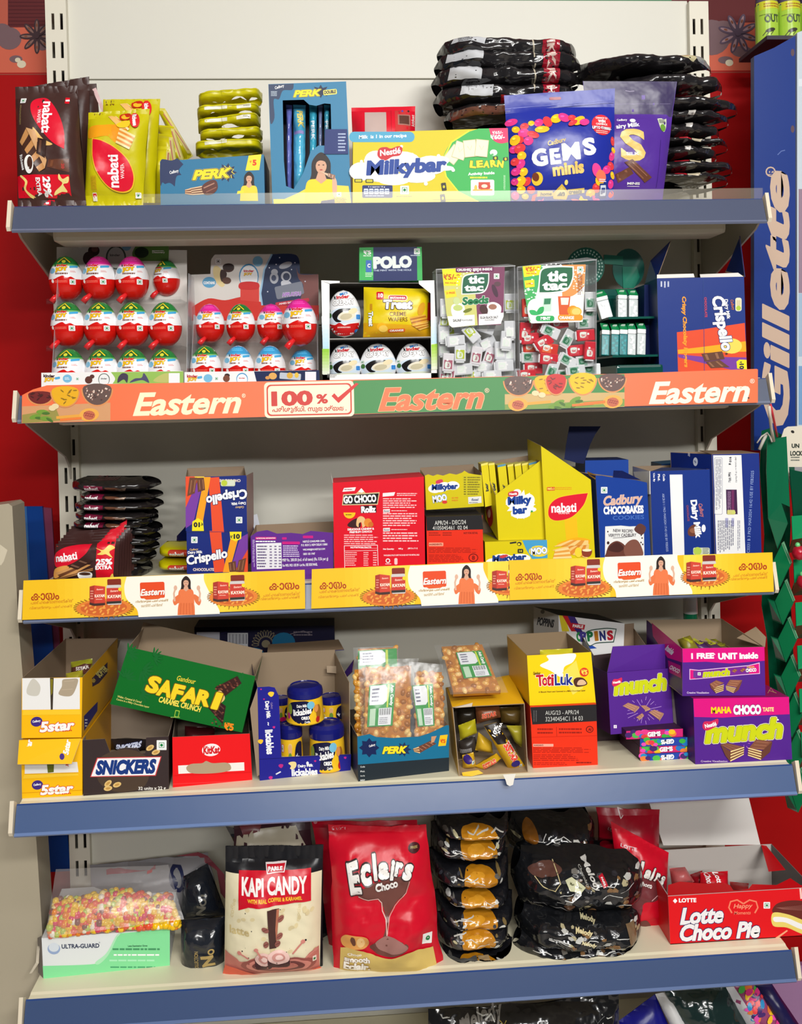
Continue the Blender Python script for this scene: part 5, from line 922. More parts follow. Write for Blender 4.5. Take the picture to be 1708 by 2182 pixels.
# --- striped carton, printed twice (top half upside down)
a = Art(C1); na = (20,40,120)
def cris(a, F, rot):
    a.poly([F(-308/2,0), F(154,0), F(154,210), F(-154,210)], na)
    a.poly([F(-40,-5), F(20,-5), F(40,205), F(-15,208)],(232,80,44)); a.poly([F(20,3), F(90,3), F(60,100), F(30,130)], na)
    a.poly([F(75,0), F(115,0), F(60,208), F(28,208)],(246,160,30)); a.poly([F(115,30), F(154,10), F(154,90), F(84,208), F(62,208)],(120,60,160)); a.poly([F(154,90), F(154,210), F(84,210)],(232,80,44)); a.poly([F(60,150), F(110,210), F(60,210)],(250,206,60))
    x, y = F(-52,135); a.text('Crispello', x, y,208,62, WH, rot+11,.05,.1,((18,32,90),.07)); x, y = F(-112,107); a.text('Dairy Milk', x, y,74,18, WH, rot+3,.04); x, y = F(-118,92); a.text('Cadbury', x, y,44,14,(214,180,120), rot+4,.03,.2); x, y = F(-70,194); a.text('CHOCOLATE', x, y,106,14,(230,210,200), rot,.06)
    x, y = F(-116,42); a.veg(x, y,16)
    a.poly([F(62,0), F(122,0), F(120,36), F(92,50), F(66,38)],(240,224,30)); x, y = F(98,24); a.text('10', x, y,30,24,(30,30,50), rot,.07); x, y = F(72,26); a.text('₹', x, y,12,16,(30,30,50), rot,.03)
    a.choc([F(56,158), F(92,150), F(98,205), F(62,206)],(104,62,44),(156,106,74),2); a.choc([F(108,146), F(146,134), F(134,206), F(96,206)],(110,66,46),(156,106,74),2)
cris(a, lambda x, y: (1098+x,600+y*.985),0); cris(a, lambda x, y: (1092-x,596-y*1.31),180); a.rr(1115,338,1188,370,8,(206,214,180)); a.ell(1133,354,15,15,(190,206,60)); a.rect(1150,342,1184,366,(214,220,200)); a.line([(940,602),(1250,598)],2,(40,50,110))
r_ = Art(C1); r_.poly([(1245,318),(1280,296),(1280,800),(1252,800)],(150,110,110)); r_.micro(1252,380,1268,760,5,(226,200,190),3, rot90=True)
bx, _ = carton('candy_box', 'tall carton striped navy, orange and purple, printed twice, open on top', 'carton', Q(C1,(937,327),(1244,315),(1252,824),(946,832)),-.222,.09, a, na,(140,110,106), z=zd, opn='top', hb=.006, hs=.004, YR=-.212)
sheet('flap', bx, Q(C1,(1246,316,-.208),(1279,300,-.15),(1282,560,-.15),(1252,800,-.2065)),(160,124,120), KRAFT)
# --- purple open carton
a = Art(C1); a.rr(1290,626,1396,640,4,(206,30,130)); a.rr(1425,628,1448,640,3,(206,30,130)); a.rr(1425,650,1515,664,4,(206,30,130)); a.rr(1530,620,1582,633,4,(206,30,130)); a.text('NUTRITIONAL INFORMATION',1343,633,96,7, WH,1,.03); a.micro(1292,644,1395,656,1, WH,1,.5)
a.poly([(1293,660),(1421,656),(1424,786),(1297,790)],(236,236,240)); a.micro(1300,668,1352,784,8,(90,70,120),3); 
for x in (1362,1386,1408): a.micro(x,668, x+14,784,8,(110,90,140), x)
a.micro(1430,668,1516,730,6,(226,214,240),9); a.text('NESTLÉ CONSUMER CARE,',1586,648,112,14, WH,2,.02); a.text('P.O. BOX 3, NEW DELHI 110001',1588,667,132,13, WH,2,.02); a.text('WECARE@IN.NESTLE.COM',1586,690,112,12, WH,2,.02); a.text('1800 103 1947',1562,712,60,11, WH,2,.02); a.text('MRP Rs. 280.00 (incl. of all taxes) (Rs. 0.56 per g)',1542,742,232,20, WH,2,.01); a.text('For MFD. PKD. USE BY- Lot No.: SEE SIDE PANEL',1516,768,176,13, WH,2,.02); a.micro(1276,640,1288,790,2,(210,190,230),2, rot90=True)
bx, _ = carton('candy_box', 'open purple carton with nutrition panel facing out, empty', 'carton', Q(C1,(1266,624),(1684,604),(1684,850),(1272,850)),-.22,.085, a,(98,44,142),(80,36,120), z=zd, opn='top', hb=.004, hs=.004, fpoly=Q(C1,(1266,624),(1300,600),(1350,592),(1400,610),(1470,606),(1530,612),(1570,596),(1640,602),(1684,606),(1684,850),(1272,850)))
# --- tall red carton
a = Art(C2); rd = (222,14,38); lr = (246,190,190)
a.poly([(150,455),(222,450),(214,472),(140,478)],(240,236,236)); a.micro(152,460,214,470,1,(150,40,50),2); a.poly([(385,486),(460,480),(452,502),(384,508)],(240,236,236))
a.poly([(212,500),(255,456),(290,496)],(226,190,130)); a.poly([(236,478),(255,456),(272,476),(258,484)],(250,246,240)); a.poly([(145,494),(366,480),(354,556),(138,560)],(214,196,150)); a.poly([(149,500),(360,487),(350,550),(144,554)],(28,26,26)); a.text('GO CHOCO',246,522,196,44, WH,3,.07); a.rr(250,562,346,606,4,(40,14,20),2); a.text('Rollz',298,585,86,38, WH,2,.08)
a.ell(183,604,36,36,(240,196,30), a0=180, a1=360); a.micro(160,612,206,624,1,(120,80,20),2); a.blob([(170,680),(200,650),(240,640),(250,690),(200,696)],(60,30,30)); a.blob([(224,680),(230,640),(252,626),(276,640),(280,680),(262,694),(255,664),(240,670),(238,692)],(232,190,130)); a.ell(295,665,24,26,(226,140,50)); a.ell(312,676,16,16,(206,110,40))
a.text('DELICIOUS CASHEW &',252,704,160,13, WH,2,.06); a.text('PREMIUM CHOCO',252,721,136,12, WH,2,.06); a.micro(150,736,356,800,5, lr,5)
for q in ([(150,804),(354,800),(354,803),(150,807)],[(150,804),(153,804),(156,940),(153,940)],[(351,800),(354,800),(358,925),(355,925)],[(152,836),(355,832),(355,834),(152,838)]): a.poly(q, WH)
a.text('NUTRITION FACTS',252,815,126,10, WH,1,.05); a.micro(158,842,232,930,7, lr,3); a.micro(268,842,300,930,7, lr,4); a.micro(326,842,350,930,6, lr,6); a.rect(252,820,350,821, WH)
for i,(y0, y1, n) in enumerate(((515,580,5),(605,690,6),(722,785,4))): a.micro(386, y0,606, y1, n,(250,206,206), i+2)
for y in (594,708): a.poly([(387, y-10),(428, y-12),(428, y+10),(387, y+12)],(236,226,226)); a.text('fssai',408, y,34,12,(120,120,130),2,.02,.2); a.micro(436, y-6,536, y+6,1, lr, y)
a.text('Net Quantity:',420,826,66,12, WH,1,.04); a.text('440 g',492,824,28,11, WH,1,.05); a.text('(40 U x 11 g)',566,822,58,12, WH,1,.04); a.text('WHOLESALE MULTI UNIT PACKAGE NOT FOR RETAIL SALE',498,862,216,9, WH,1,.02); a.micro(470,484,600,506,2,(250,210,210),8)
a.ell(416,896,14,14,(240,236,236)); a.ell(416,896,8,8,(200,20,40)); a.rr(455,880,474,920,8,(246,210,210)); a.micro(400,912,438,920,1, WH,3)
bx, _ = carton('candy_box', 'tall red chocolate roll carton with small print on its right half', 'carton', Q(C2,(82,424),(634,386),(642,960),(92,985)),-.224,.075, a, rd,(190,14,34), top=(226,60,70), z=zd)
sheet('flap', bx, Q(C2,(66,345,-.16),(80,424,-.2235),(84,424,-.2235),(76,390,-.16)),(230,226,220), KRAFT)
# --- yellow carton on a black-banded red carton
a = Art(C2); y4 = (212,196,14)
a.blob([(708,412),(742,402),(748,420),(712,430)],(214,60,90)); 
for x, y in ((700,460),(760,445),(810,440),(730,455)): a.ell(x, y,40,26,(250,250,246))
a.text('Milkybar',760,452,158,44,(20,60,140),3,.08,.1,((250,250,246),.04)); a.text('MOO',730,518,84,40,(250,250,250),10,.07,0,((60,140,200),.09)); a.ell(760,540,16,10,(220,60,50)); a.text('GET FREE',822,515,40,9,(226,130,30),2,.05); a.text('INSIDE',822,530,36,9,(226,130,30),2,.05); a.poly([(868,380),(980,376),(986,500),(880,510)],(204,192,30)); a.micro(898,385,980,500,8,(120,110,30),3); a.micro(876,385,890,500,8,(110,100,30),4); a.poly([(902,510),(982,505),(984,545),(904,552)],(230,230,226)); a.text('fssai',944,525,44,16,(90,100,140),2,.03,.2); a.micro(908,540,978,548,1,(90,90,90),2)
low = Art(C2); low.poly([(648,630),(986,620),(994,706),(652,714)],(34,32,34)); low.text('APR/24 - DEC/24',794,664,190,26,(206,206,200),2,.01); low.text('4105045461  02 04',793,696,212,24,(206,206,200),1,.01); low.micro(664,722,740,748,2,(150,30,16),2); low.micro(748,722,806,748,2,(150,30,16),3); low.text('NOT FOR RETAIL',918,728,86,12,(140,24,14),1,.06); low.rr(664,786,752,808,4,(246,160,130)); low.text('INGREDIENTS:',706,797,78,10,(120,30,20),1,.04); low.micro(664,816,960,850,4,(170,30,16),5); low.micro(664,858,880,905,5,(170,30,16),6); low.ell(934,878,30,26,(120,20,16)); low.ell(934,878,24,20,(232,50,26)); low.text('8',934,878,18,26,(120,20,16),0,.04)
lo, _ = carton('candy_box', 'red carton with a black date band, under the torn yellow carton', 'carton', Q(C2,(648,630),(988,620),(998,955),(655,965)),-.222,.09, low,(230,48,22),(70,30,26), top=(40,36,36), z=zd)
bx, _ = carton('candy_box', 'yellow milk chocolate carton with a torn wavy top edge', 'carton', Q(C2,(640,385),(984,362),(998,566),(648,588)),-.2,.08, a, y4,(196,180,24), opn='top', fpoly=Q(C2,(640,380),(660,372),(690,382),(715,372),(750,380),(790,366),(830,374),(865,362),(880,350),(905,366),(940,372),(984,378),(998,566),(648,588)), hb=.006, hs=.003)
# --- milk chocolate display carton with bars, small carton underneath, tall yellow display
a = Art(C2); y5 = (220,202,8)
for x, y, rx, ry in ((1180,540,50,40),(1230,560,70,60),(1270,530,36,40),(1220,610,60,30),(1200,480,24,18),(1290,585,26,14)): a.ell(x, y, rx, ry,(250,250,246))
a.star(1220,555,92,62,14,(250,250,246)); a.blob([(1146,484),(1172,474),(1204,478),(1200,502),(1152,506)],(206,50,60)); a.text('Nestlé',1175,490,46,14, WH,3,.05); a.text('Milky',1214,535,142,62,(20,64,150),5,.08,.05); a.text('bar',1216,588,86,46,(20,64,150),5,.08,.05); a.ell(1288,596,7,6,(60,160,60), n=8)
pl_ = Plane(*Q(C2,(1080,775),(1372,772)),-.215)
F = [pl_.hit(*p) for p in Q(C2,(1068,497),(1338,290),(1374,772),(1086,776))]; K = Vector((0,.075,0)); mb = MB(); t = .001
mb.slab([F[1], F[2], F[3], F[0]], Vector((0, t,0)), y5, KRAFT); la = at(*Q(C2,(984,312))[0],-.16); lb_ = at(*Q(C2,(1006,640))[0],-.16); ti = .0
mb.slab([F[0]+Vector((0, t,0)), F[3]+Vector((0, t,0)), lb_, la], Vector((t,0,0)),(206,190,20), KRAFT); mb.slab([F[1]+Vector((0, t,0)), F[2]+Vector((0, t,0)), F[2]+K, F[1]+K], Vector((-t,0,0)), y5, KRAFT); bb = Vector((la.x, F[1].y+.075, la.z)); mb.slab([bb, Vector((la.x, bb.y, F[3].z)), F[2]+K, F[1]+K+Vector((0,0,.003))], Vector((0,-t,0)), y5, KRAFT); mb.slab([F[3], F[2], F[2]+K, Vector((lb_.x, F[3].y+.075, F[3].z))], Vector((0,0, t)), y5, KRAFT)
mb.art(a, lambda x, y, h: pl_.hit(x, y)+pl_.n*h); sd_ = P3(F[0], F[3], la); s_ = Art(C2); s_.blob([(1012,570),(1036,560),(1050,600),(1052,660),(1036,690),(1020,650)],(176,40,40)); s_.ell(1030,610,9,26,(230,180,150)); s_.text('ybar',1035,490,44,16,(30,60,120),66,.06); mb.art(s_, lambda x, y, h: sd_.hit(x, y)+sd_.n*h)
o = mb.build('display_box', 'printed_card'); tag(o, 'yellow slant-cut display carton holding milk chocolate bars', 'carton'); recenter(o,(F[2]+F[3])/2)
for i,(x0, y0, x1, y1, xb, c) in enumerate(((980,310,1022,300,1030,0),(1026,306,1062,302,1075,0),(1080,318,1130,308,1115,1),(1140,316,1176,308,1160,0),(1184,312,1222,304,1205,0),(1228,308,1266,300,1245,0),(1270,306,1318,292,1290,1))):
    b = Art(C2); b.poly([(x0, y0),(x1, y1),(x1, y1+12),(x0, y0+12)],(90,150,180) if c else (240,226,110)); b.text('bar',(x0+x1)/2+14, y0+140,50,18,(30,40,60),100,.05)
    carton('chocolate_bar', 'yellow chocolate bar standing in the slant-cut display, '+['leftmost', 'second from left', 'third from left', 'fourth from left', 'fifth from left', 'sixth from left', 'rightmost'][i], 'chocolate bar', Q(C2,(x0, y0),(x1, y1),(x1+26,560),(x0+26,570)),-.195+.006*(i % 2),.03, b,(226,208,20),(190,170,16), top=(240,230,120), group='bars in the slant-cut display')
a = Art(C2); a.poly([(1230,772),(1380,770),(1384,880),(1290,886),(1255,830)],(70,160,210)); a.ell(1330,838,60,34,(240,214,60)); a.text('MOO',1332,836,96,40, WH,6,.07,0,((60,130,200),.09))
for x, y in ((1070,905),(1150,890),(1220,880),(1110,880)): a.ell(x, y,60,26,(250,250,246))
a.text('Milkybar',1152,884,206,52,(20,60,140),4,.08,.1); a.blob([(1092,870),(1130,858),(1144,866),(1110,880)],(206,60,70)); a.line([(1155,790),(1195,784)],10,(50,50,40)); a.ell(1212,794,14,12,(50,50,40)); a.ell(1210,796,8,6,(240,220,40)); a.rr(1202,824,1236,850,6,(50,50,40)); a.text('14',1220,837,16,12,(240,220,40),0,.05)
carton('candy_box', 'low yellow and blue carton supporting the slant-cut display', 'carton', Q(C2,(1004,782),(1381,771),(1388,945),(1010,958)),-.226,.09, a, y5,(190,176,20), z=zd)
a = Art(C2); a.poly([(1380,450),(1428,448),(1428,470),(1380,472)],(214,80,30)); a.text('NO.1',1404,460,38,13,(250,236,120),1,.06); a.micro(1432,448,1536,468,2,(226,150,20),3)
a.poly([(1486,646),(1560,630),(1570,790),(1500,800)],(248,190,20)); a.blob([(1440,800),(1500,770),(1570,755),(1640,770),(1620,800),(1520,820)],(246,176,20))
a.nabati([(1388,610),(1400,555),(1450,515),(1540,496),(1628,486),(1600,560),(1530,630),(1450,652),(1405,642)],(4,),1482,574,152,58,2,70,1482,607,13, rim=(240,200,40)); a.wafer([(1412,832),(1530,800),(1636,795),(1625,880),(1415,884)][:4],7,(240,196,120),(222,140,50)); a.wafer([(1420,810),(1520,770),(1630,772),(1630,800)],5,(246,206,130),(226,150,60)); a.wafer([(1430,830),(1510,815),(1530,880),(1415,884)],5,(246,216,150),(230,160,70)); a.ell(1570,845,22,30,(250,214,60)); a.blob([(1592,830),(1650,830),(1640,868),(1600,868)],(140,60,40)); a.ell(1621,832,28,8,(250,236,200))
pl_ = Plane(*Q(C2,(1382,900),(1675,895)),-.224); F = [pl_.hit(*p) for p in Q(C2,(1344,200),(1646,405),(1676,940),(1384,946))]; 
for p in F[2:]: p.z = zd
K = Vector((-.004,.08,.006)); K2 = Vector((-.004,.08,0)); mb = MB(); mb.slab(F, Vector((0,.001,0)), y5, KRAFT); mb.slab([F[0]+Vector((0,.001,0)), F[3]+Vector((0,.001,0)), F[3]+K2, F[0]+K], Vector((.001,0,0)),(206,190,20), KRAFT); mb.slab([F[1]+Vector((0,.001,0)), F[2]+Vector((0,.001,0)), F[2]+K2, F[1]+K2], Vector((-.001,0,0)), y5,(206,190,160)); mb.slab([F[0]+K, F[3]+K2, F[2]+K2, F[1]+K2], Vector((0,-.001,0)), y5, KRAFT)
mb.art(a, lambda x, y, h: pl_.hit(x, y)+pl_.n*h); o = mb.build('display_box', 'printed_card'); tag(o, 'tall yellow slant-cut wafer display carton with a red leaf emblem', 'carton'); recenter(o,(F[2]+F[3])/2)
# --- blue cartons at the right
a = Art(C3); bl = (22,62,150)
a.veg(345,532,22); a.text('Cadbury',476,606,272,88,(226,180,160),5,.03,.3,((246,236,226),.02)); a.text('CHOCOBAKES',478,668,274,52, WH,2,.08); a.text('COOKIES',512,720,216,30,(70,110,190),2,.02)
a.poly([(352,782),(460,776),(520,782),(618,778),(622,990),(350,998)],(238,238,236)); a.text('NEW RECIPE!',475,812,136,22,(60,50,60),-2,.02); a.text('VERYYY CADBURY',470,842,194,22,(60,50,60),1,.02); a.line([(405,862),(470,858),(540,850)],3,(60,50,60))
a.blob([(552,798),(590,762),(632,790),(610,838),(570,825)],(98,60,56)); a.blob([(358,965),(380,910),(430,882),(480,905),(505,950),(500,992),(362,996)],(106,60,50)); a.blob([(370,940),(430,890),(480,930),(440,960)],(74,40,36)); a.blob([(480,930),(520,880),(570,876),(604,930),(606,985),(500,990)],(132,84,70)); a.ell(372,895,9,11,(60,36,40), n=10)
for x, y in ((600,842),(606,862),(598,892),(610,905),(370,818)): a.ell(x, y,5,6,(60,36,40), n=8)
bx, _ = carton('candy_box', 'royal blue cookie carton with a torn top, white panel on its front', 'carton', Q(C3,(286,432),(640,478),(670,1040),(322,1052)),-.224,.07, a, bl,(18,44,110), z=zd, opn='top', fpoly=Q(C3,(286,430),(330,432),(400,444),(470,450),(560,462),(640,480),(670,1040),(322,1052)), YR=-.216)
sheet('flap', bx, Q(C3,(410,396,-.2),(470,398,-.2),(600,462,-.215),(405,445,-.222)),(20,34,90), KRAFT); sheet('torn_flap', bx, Q(C3,(225,400,-.19),(292,428,-.223),(280,456,-.223),(240,430,-.2)),(190,140,60), KRAFT)
bk, _ = carton('candy_box', 'bright blue carton behind the cookie carton, a curved flap standing up', 'carton', Q(C3,(214,328),(512,322),(520,1020),(215,1030)),-.13,.06, None,(28,74,170),(20,50,120), z=zd)
p_ = Plane(*Q(C3,(100,320),(320,320)),-.135); mb = MB(); sh = [(105,92),(322,92),(282,150),(250,215),(222,300),(205,350),(160,345),(70,320),(82,220)]; mb.slab([p_.hit(*t) for t in Q(C3, *sh)], Vector((0,.0008,0)),(12,26,76), KRAFT); mb.build('curved_flap', 'printed_card', bk)
a = Art(C3); nb = (18,50,132)
a.poly([(796,425),(884,424),(898,978),(818,984)],(240,240,240)); a.text('Cadbury',1012,672,96,36,(190,110,110),-78,.03,.25); a.text('CHOCOLATE',922,690,110,14,(150,70,90),-86,.05); a.blob([(925,800),(960,770),(1000,790),(1005,830),(960,850),(925,840)],(110,60,44)); a.ell(960,810,26,18,(150,96,70)); a.ell(1030,795,14,26, WH); a.text('Dairy Milk',972,730,262,56, WH,-82,.06,.05)
for x, t_ in ((757, 'Code'),(722, 'Pkd.'),(688, 'Use By')): a.text(t_, x,445,48 if len(t_) < 5 else 60,15, WH,-88,.04)
a.text('ABCB 0 1 / PKD MAR2024 17:43 USE BY FEB2025',766,755,400,15,(170,184,220),-86,.0); a.rr(958,928,1072,975,10,(206,214,190)); a.ell(988,952,28,28,(180,206,80)); a.micro(1024,930,1068,974,5,(70,80,90),4)
lf = Art(C3)
bx, _ = carton('candy_box', 'dark blue carton with a white stripe, standing between cookie and lettered cartons', 'carton', Q(C3,(662,402),(1072,389),(1084,1025),(685,1036)),-.22,.09, a, nb,(226,226,222), z=zd, opn='top', YR=-.222)
sheet('flap', bx, Q(C3,(660,404,-.219),(1072,390,-.2215),(905,375,-.17),(740,376,-.17)),(60,70,110), KRAFT); sheet('side_label', bx, Q(C3,(545,405,-.17),(658,400,-.2195),(660,560,-.2195),(600,560,-.19)),(226,226,222), WH)
carton('candy_box', 'teal-topped carton lying low behind the white striped carton', 'carton', Q(C3,(740,352),(905,338),(905,420),(740,420)),-.12,.05, None,(20,60,110),(20,50,90), top=(20,90,130))
a = Art(C3); a.poly([(1096,292),(1290,290),(1318,970),(1118,972)],(236,236,236)); a.rr(1104,306,1160,700,10,(150,150,170)); a.rr(1107,309,1157,697,8,(236,236,236)); a.micro(1112,316,1153,690,6,(120,120,140),3, rot90=True); a.text('Net Wt.:',1210,444,70,20,(50,50,60),-88,.03); a.text('910 g',1212,330,56,20,(40,40,50),-88,.05); a.text('(48 Units x 19 g Each)',1252,390,176,14,(90,90,100),-88,.01)
a.poly([(1184,528),(1258,528),(1264,698),(1188,696)],(62,30,70)); a.rect(1222,532,1240,690,(110,40,90)); a.micro(1195,540,1218,680,4,(170,130,170),4, rot90=True); a.rr(1192,668,1246,700,6,(206,200,120)); a.ell(1236,686,14,12,(206,210,110)); a.rr(1178,724,1200,790,4,(170,170,206)); a.rr(1222,724,1240,782,4,(170,170,206)); a.micro(1126,740,1240,965,9,(110,110,130),7, rot90=True); a.micro(1262,740,1284,960,2,(130,130,150),8, rot90=True)
a.text('C0331 B 3 PKD MAR2024 16:42 USE BY FEB2025',1352,680,566,20,(150,170,216),87,.0)
sl = Art(C3); sl.ell(974,336,16,30,(200,206,220)); sl.text('info',974,336,20,12,(40,60,120),-60,.03); sl.micro(922,275,938,302,2, WH,2, rot90=True); sl.poly([(1000,700),(1060,700),(1075,960),(1010,960)],(18,50,132))
bx, _ = carton('candy_box', 'rightmost blue carton with white small-print panel, open on top', 'carton', Q(C3,(1088,286),(1412,277),(1430,1012),(1112,1022)),-.22,.075, a,(18,44,128),(16,38,112), z=zd, opn='top', YR=-.226, arts={'L': sl}, back=(-.5,.86,0))
sheet('flap', bx, Q(C3,(1090,284,-.219),(1412,276,-.225),(1290,258,-.17),(1000,258,-.17)), KRAFT, KRAFT)
# ================================================================== FOURTH SHELF
zd = DECK[3]
def FY(z, x, y, lo=-.291): p = atz(*Q(z,(x, y))[0], zd); return max(lo, p.y)
ye5 = (250,190,16); PU = (84,36,142); MG = (224,18,130)
def star5(a, cx, cy, k, rot=0):
    t = math.radians(rot); F = lambda x, y: (cx+(x*math.cos(t)+y*math.sin(t))*k, cy+(-x*math.sin(t)+y*math.cos(t))*k)
    p = F(-98,-18); a.ell(p[0], p[1],36*k,30*k,(64,44,130), rot+10); p = F(-98,-20); a.text('Cadbury', *p,50*k,18*k, WH, rot+8,.03,.2)
    p = F(26,8); a.text('5star', *p,212*k,62*k,(250,250,246), rot+4,.06,.2,[((206,30,44),.04),((236,90,60),.06)]); 
    for i in range(5): p = F(64+i*12,38-i); a.star(*p,6*k,3*k,5,(214,60,30))
# --- two gold cartons at the left end
Y5 = -.289
a = Art(D1); a.poly([(150,985),(468,978),(476,1040),(150,1050)],(236,234,230)); a.poly([(284,982),(328,980),(326,1040),(290,1044)],(96,104,30)); a.poly([(150,1050),(472,1042),(478,1060),(138,1080)],(252,204,50)); star5(a,320,1135,.95); a.line([(150,1052),(474,1044)],3,(210,150,10)); a.text('R',410,997,20,12,(200,60,40),-20,.05); a.line([(135,1165),(500,1148)],2,(206,140,10))
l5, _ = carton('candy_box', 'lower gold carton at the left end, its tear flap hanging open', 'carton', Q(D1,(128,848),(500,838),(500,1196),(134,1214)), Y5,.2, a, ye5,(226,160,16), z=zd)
f = Art(D1)
for x in (166,398): f.text('5star', x+8,888,92,34,(250,246,240),82 if x < 300 else 80,.06,.2,((206,60,40),.05)); f.ell(x-18 if x < 300 else x-22,946,15,20,(70,44,130))
for x in (266,300): 
    f.poly([(x,888),(x+8,868),(x+16,886)],(180,110,20))
    for i in range(6): f.rect(x+4-i*1.4,892+i*9, x+8-i*1.4,897+i*9,(180,110,20))
f.text('PULL FROM HERE',268,960,172,22,(150,110,20),1,.0); f.line([(122,905),(128,900)],2,(250,220,120))
sheet('tear_flap', l5, Q(D1,(116,846, Y5-.001),(490,835, Y5-.001),(434,990, Y5-.02),(106,993, Y5-.02)), ye5,(236,234,230), art=f)
a = Art(D1); a.poly([(133,470),(303,468),(310,660),(134,662)],(238,237,234)); a.poly([(326,470),(484,466),(484,658),(318,660)],(238,237,234)); a.poly([(303,468),(326,468),(320,662),(308,662)],(60,50,40)); a.poly([(306,475),(322,475),(318,560),(310,575)],(130,120,30))
a.blob([(190,480),(215,478),(245,520),(235,570),(200,578),(165,565),(164,530)],(206,202,190)); a.blob([(380,480),(420,474),(470,474),(468,510),(440,570),(400,580),(355,565),(375,520)],(176,160,136)); a.line([(390,490),(450,484)],3,(196,180,156)); a.line([(372,540),(440,535)],3,(196,180,156))
a.poly([(140,664),(484,658),(490,690),(136,694)],(252,204,44)); star5(a,320,752,1.0); a.rect(133,470,135,830,(226,170,20))
r_ = Art(D1); r_.poly([(558,470),(652,372),(650,440),(600,500),(560,522)],(60,40,70)); r_.text('SOFTER',617,430,74,40,(240,220,120),44,.07,0); r_.text('NEW',567,484,24,22,(236,200,90),50,.06); r_.poly([(508,700),(592,612),(590,668),(510,790)],(46,46,120)); r_.micro(514,715,530,770,3, WH,3)
u5, _ = carton('candy_box', 'upper gold carton with two white panels, open on top', 'carton', Q(D1,(132,470),(500,465),(494,830),(130,834)), Y5,.2, a, ye5,(232,168,16), opn='top', hb=.0, hs=.0, arts={'R': r_})
def inb(z, x, y, Y): return at(*Q(z,(x, y))[0], Y)
for k, q in enumerate(([(392,246),(548,240),(550,300),(400,300)],[(598,238),(730,240),(715,290),(600,298)])): sheet('top_flap', u5,[inb(D1, x, y,-.085) for x, y in q],(86,76,62),(86,76,62))
b = Art(D1); b.poly([(440,398),(520,372),(560,380),(540,430),(440,440)],(90,50,40)); b.text('5STAR',510,396,76,20,(230,220,210),6,.04)
for i,(qq, cc, Y, lb) in enumerate((([(430,372),(560,350),(560,480),(430,490)],(150,150,36),-.18, 'farther'),([(400,442),(500,420),(512,560),(405,570)],(160,150,40),-.23, 'nearer'))): bag('chocolate_bar', lb+' gold chocolate bar wrapper inside the upper gold carton', 'chocolate bar', Q(D1, *qq), Y,.01, b if i == 0 else None, cc,(.03,.03),.004, seed=140+i, group='bars in the upper gold carton')
# --- dark brown bar carton with a notched front
YS = FY(D1,505,1185); a = Art(D1); br = (56,44,44)
a.blob([(600,960),(760,900),(900,960),(880,1120),(720,1160),(600,1100)],(76,60,48)); a.poly([(588,952),(980,944),(945,1062),(546,1070)],(206,60,64)); a.poly([(593,957),(973,949),(940,1057),(553,1065)],(244,242,244)); a.text('SNICKERS',764,1008,366,84,(22,56,128),1.5,.085,.28)
for x, y, r in ((910,892,30),(945,918,20),(655,1108,40),(710,1116,20),(655,1138,10)): a.ell(x, y,26,15,(226,190,120), r); a.ell(x, y,15,7,(196,150,76), r, n=12)
a.rr(950,845,1010,905,4,(236,236,230)); a.veg(980,875,26); a.text('32 units x 22 g',922,1140,166,26,(236,232,226),1,.02)
fp = [(500,846),(636,838),(648,870),(668,922),(690,924),(720,900),(760,892),(830,894),(856,926),(882,924),(886,830),(1022,822),(1024,1168),(506,1187)]
sn, _ = carton('candy_box', 'dark brown bar carton with a notched front and peanut pictures', 'carton', Q(D1,(500,846),(1022,822),(1024,1168),(506,1187)), YS,.16, a, br,(46,36,36), z=zd, opn='top', fpoly=Q(D1, *fp), inner=(150,136,120), YR=YS+.008)
b = Art(D1); b.text('SNICKERS',790,862,150,26,(200,206,226),4,.07,.2,((40,60,130),.04))
bag('chocolate_bar', 'dark chocolate bar lying inside the notched brown carton', 'chocolate bar', Q(D1,(672,838),(890,840),(890,910),(672,905)), YS+.05,.012, b,(34,28,30),(.02,.02),.004, seed=143)
# --- red carton with a torn strip
YK = FY(D1,1048,1133); a = Art(D1); a.poly([(1080,1000),(1480,980),(1482,1030),(1082,1050)],(240,238,232)); a.blob([(1130,1010),(1160,990),(1225,985),(1250,972),(1290,985),(1370,982),(1398,1000),(1390,1030),(1300,1046),(1180,1048),(1140,1035)],(178,156,126))
a.ell(1280,905,56,38,(246,236,236),6); a.text('KitKat',1282,906,100,44,(214,20,30),4,.06,.1); a.micro(1230,880,1262,888,1,(214,60,60),3); a.line([(1045,1062),(1528,1040)],2,(206,20,20)); a.line([(1048,1112),(1530,1090)],2,(250,80,80))
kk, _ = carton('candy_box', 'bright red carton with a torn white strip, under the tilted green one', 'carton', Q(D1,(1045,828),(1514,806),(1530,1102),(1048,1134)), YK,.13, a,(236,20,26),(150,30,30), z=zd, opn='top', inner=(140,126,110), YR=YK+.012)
b = Art(D1); bag('chocolate_bar', 'dark red chocolate bar lying inside the bright red carton', 'chocolate bar', Q(D1,(1120,760),(1300,770),(1300,900),(1120,900)), YK+.06,.012, None,(70,20,24),(.03,.03),.004, seed=144)
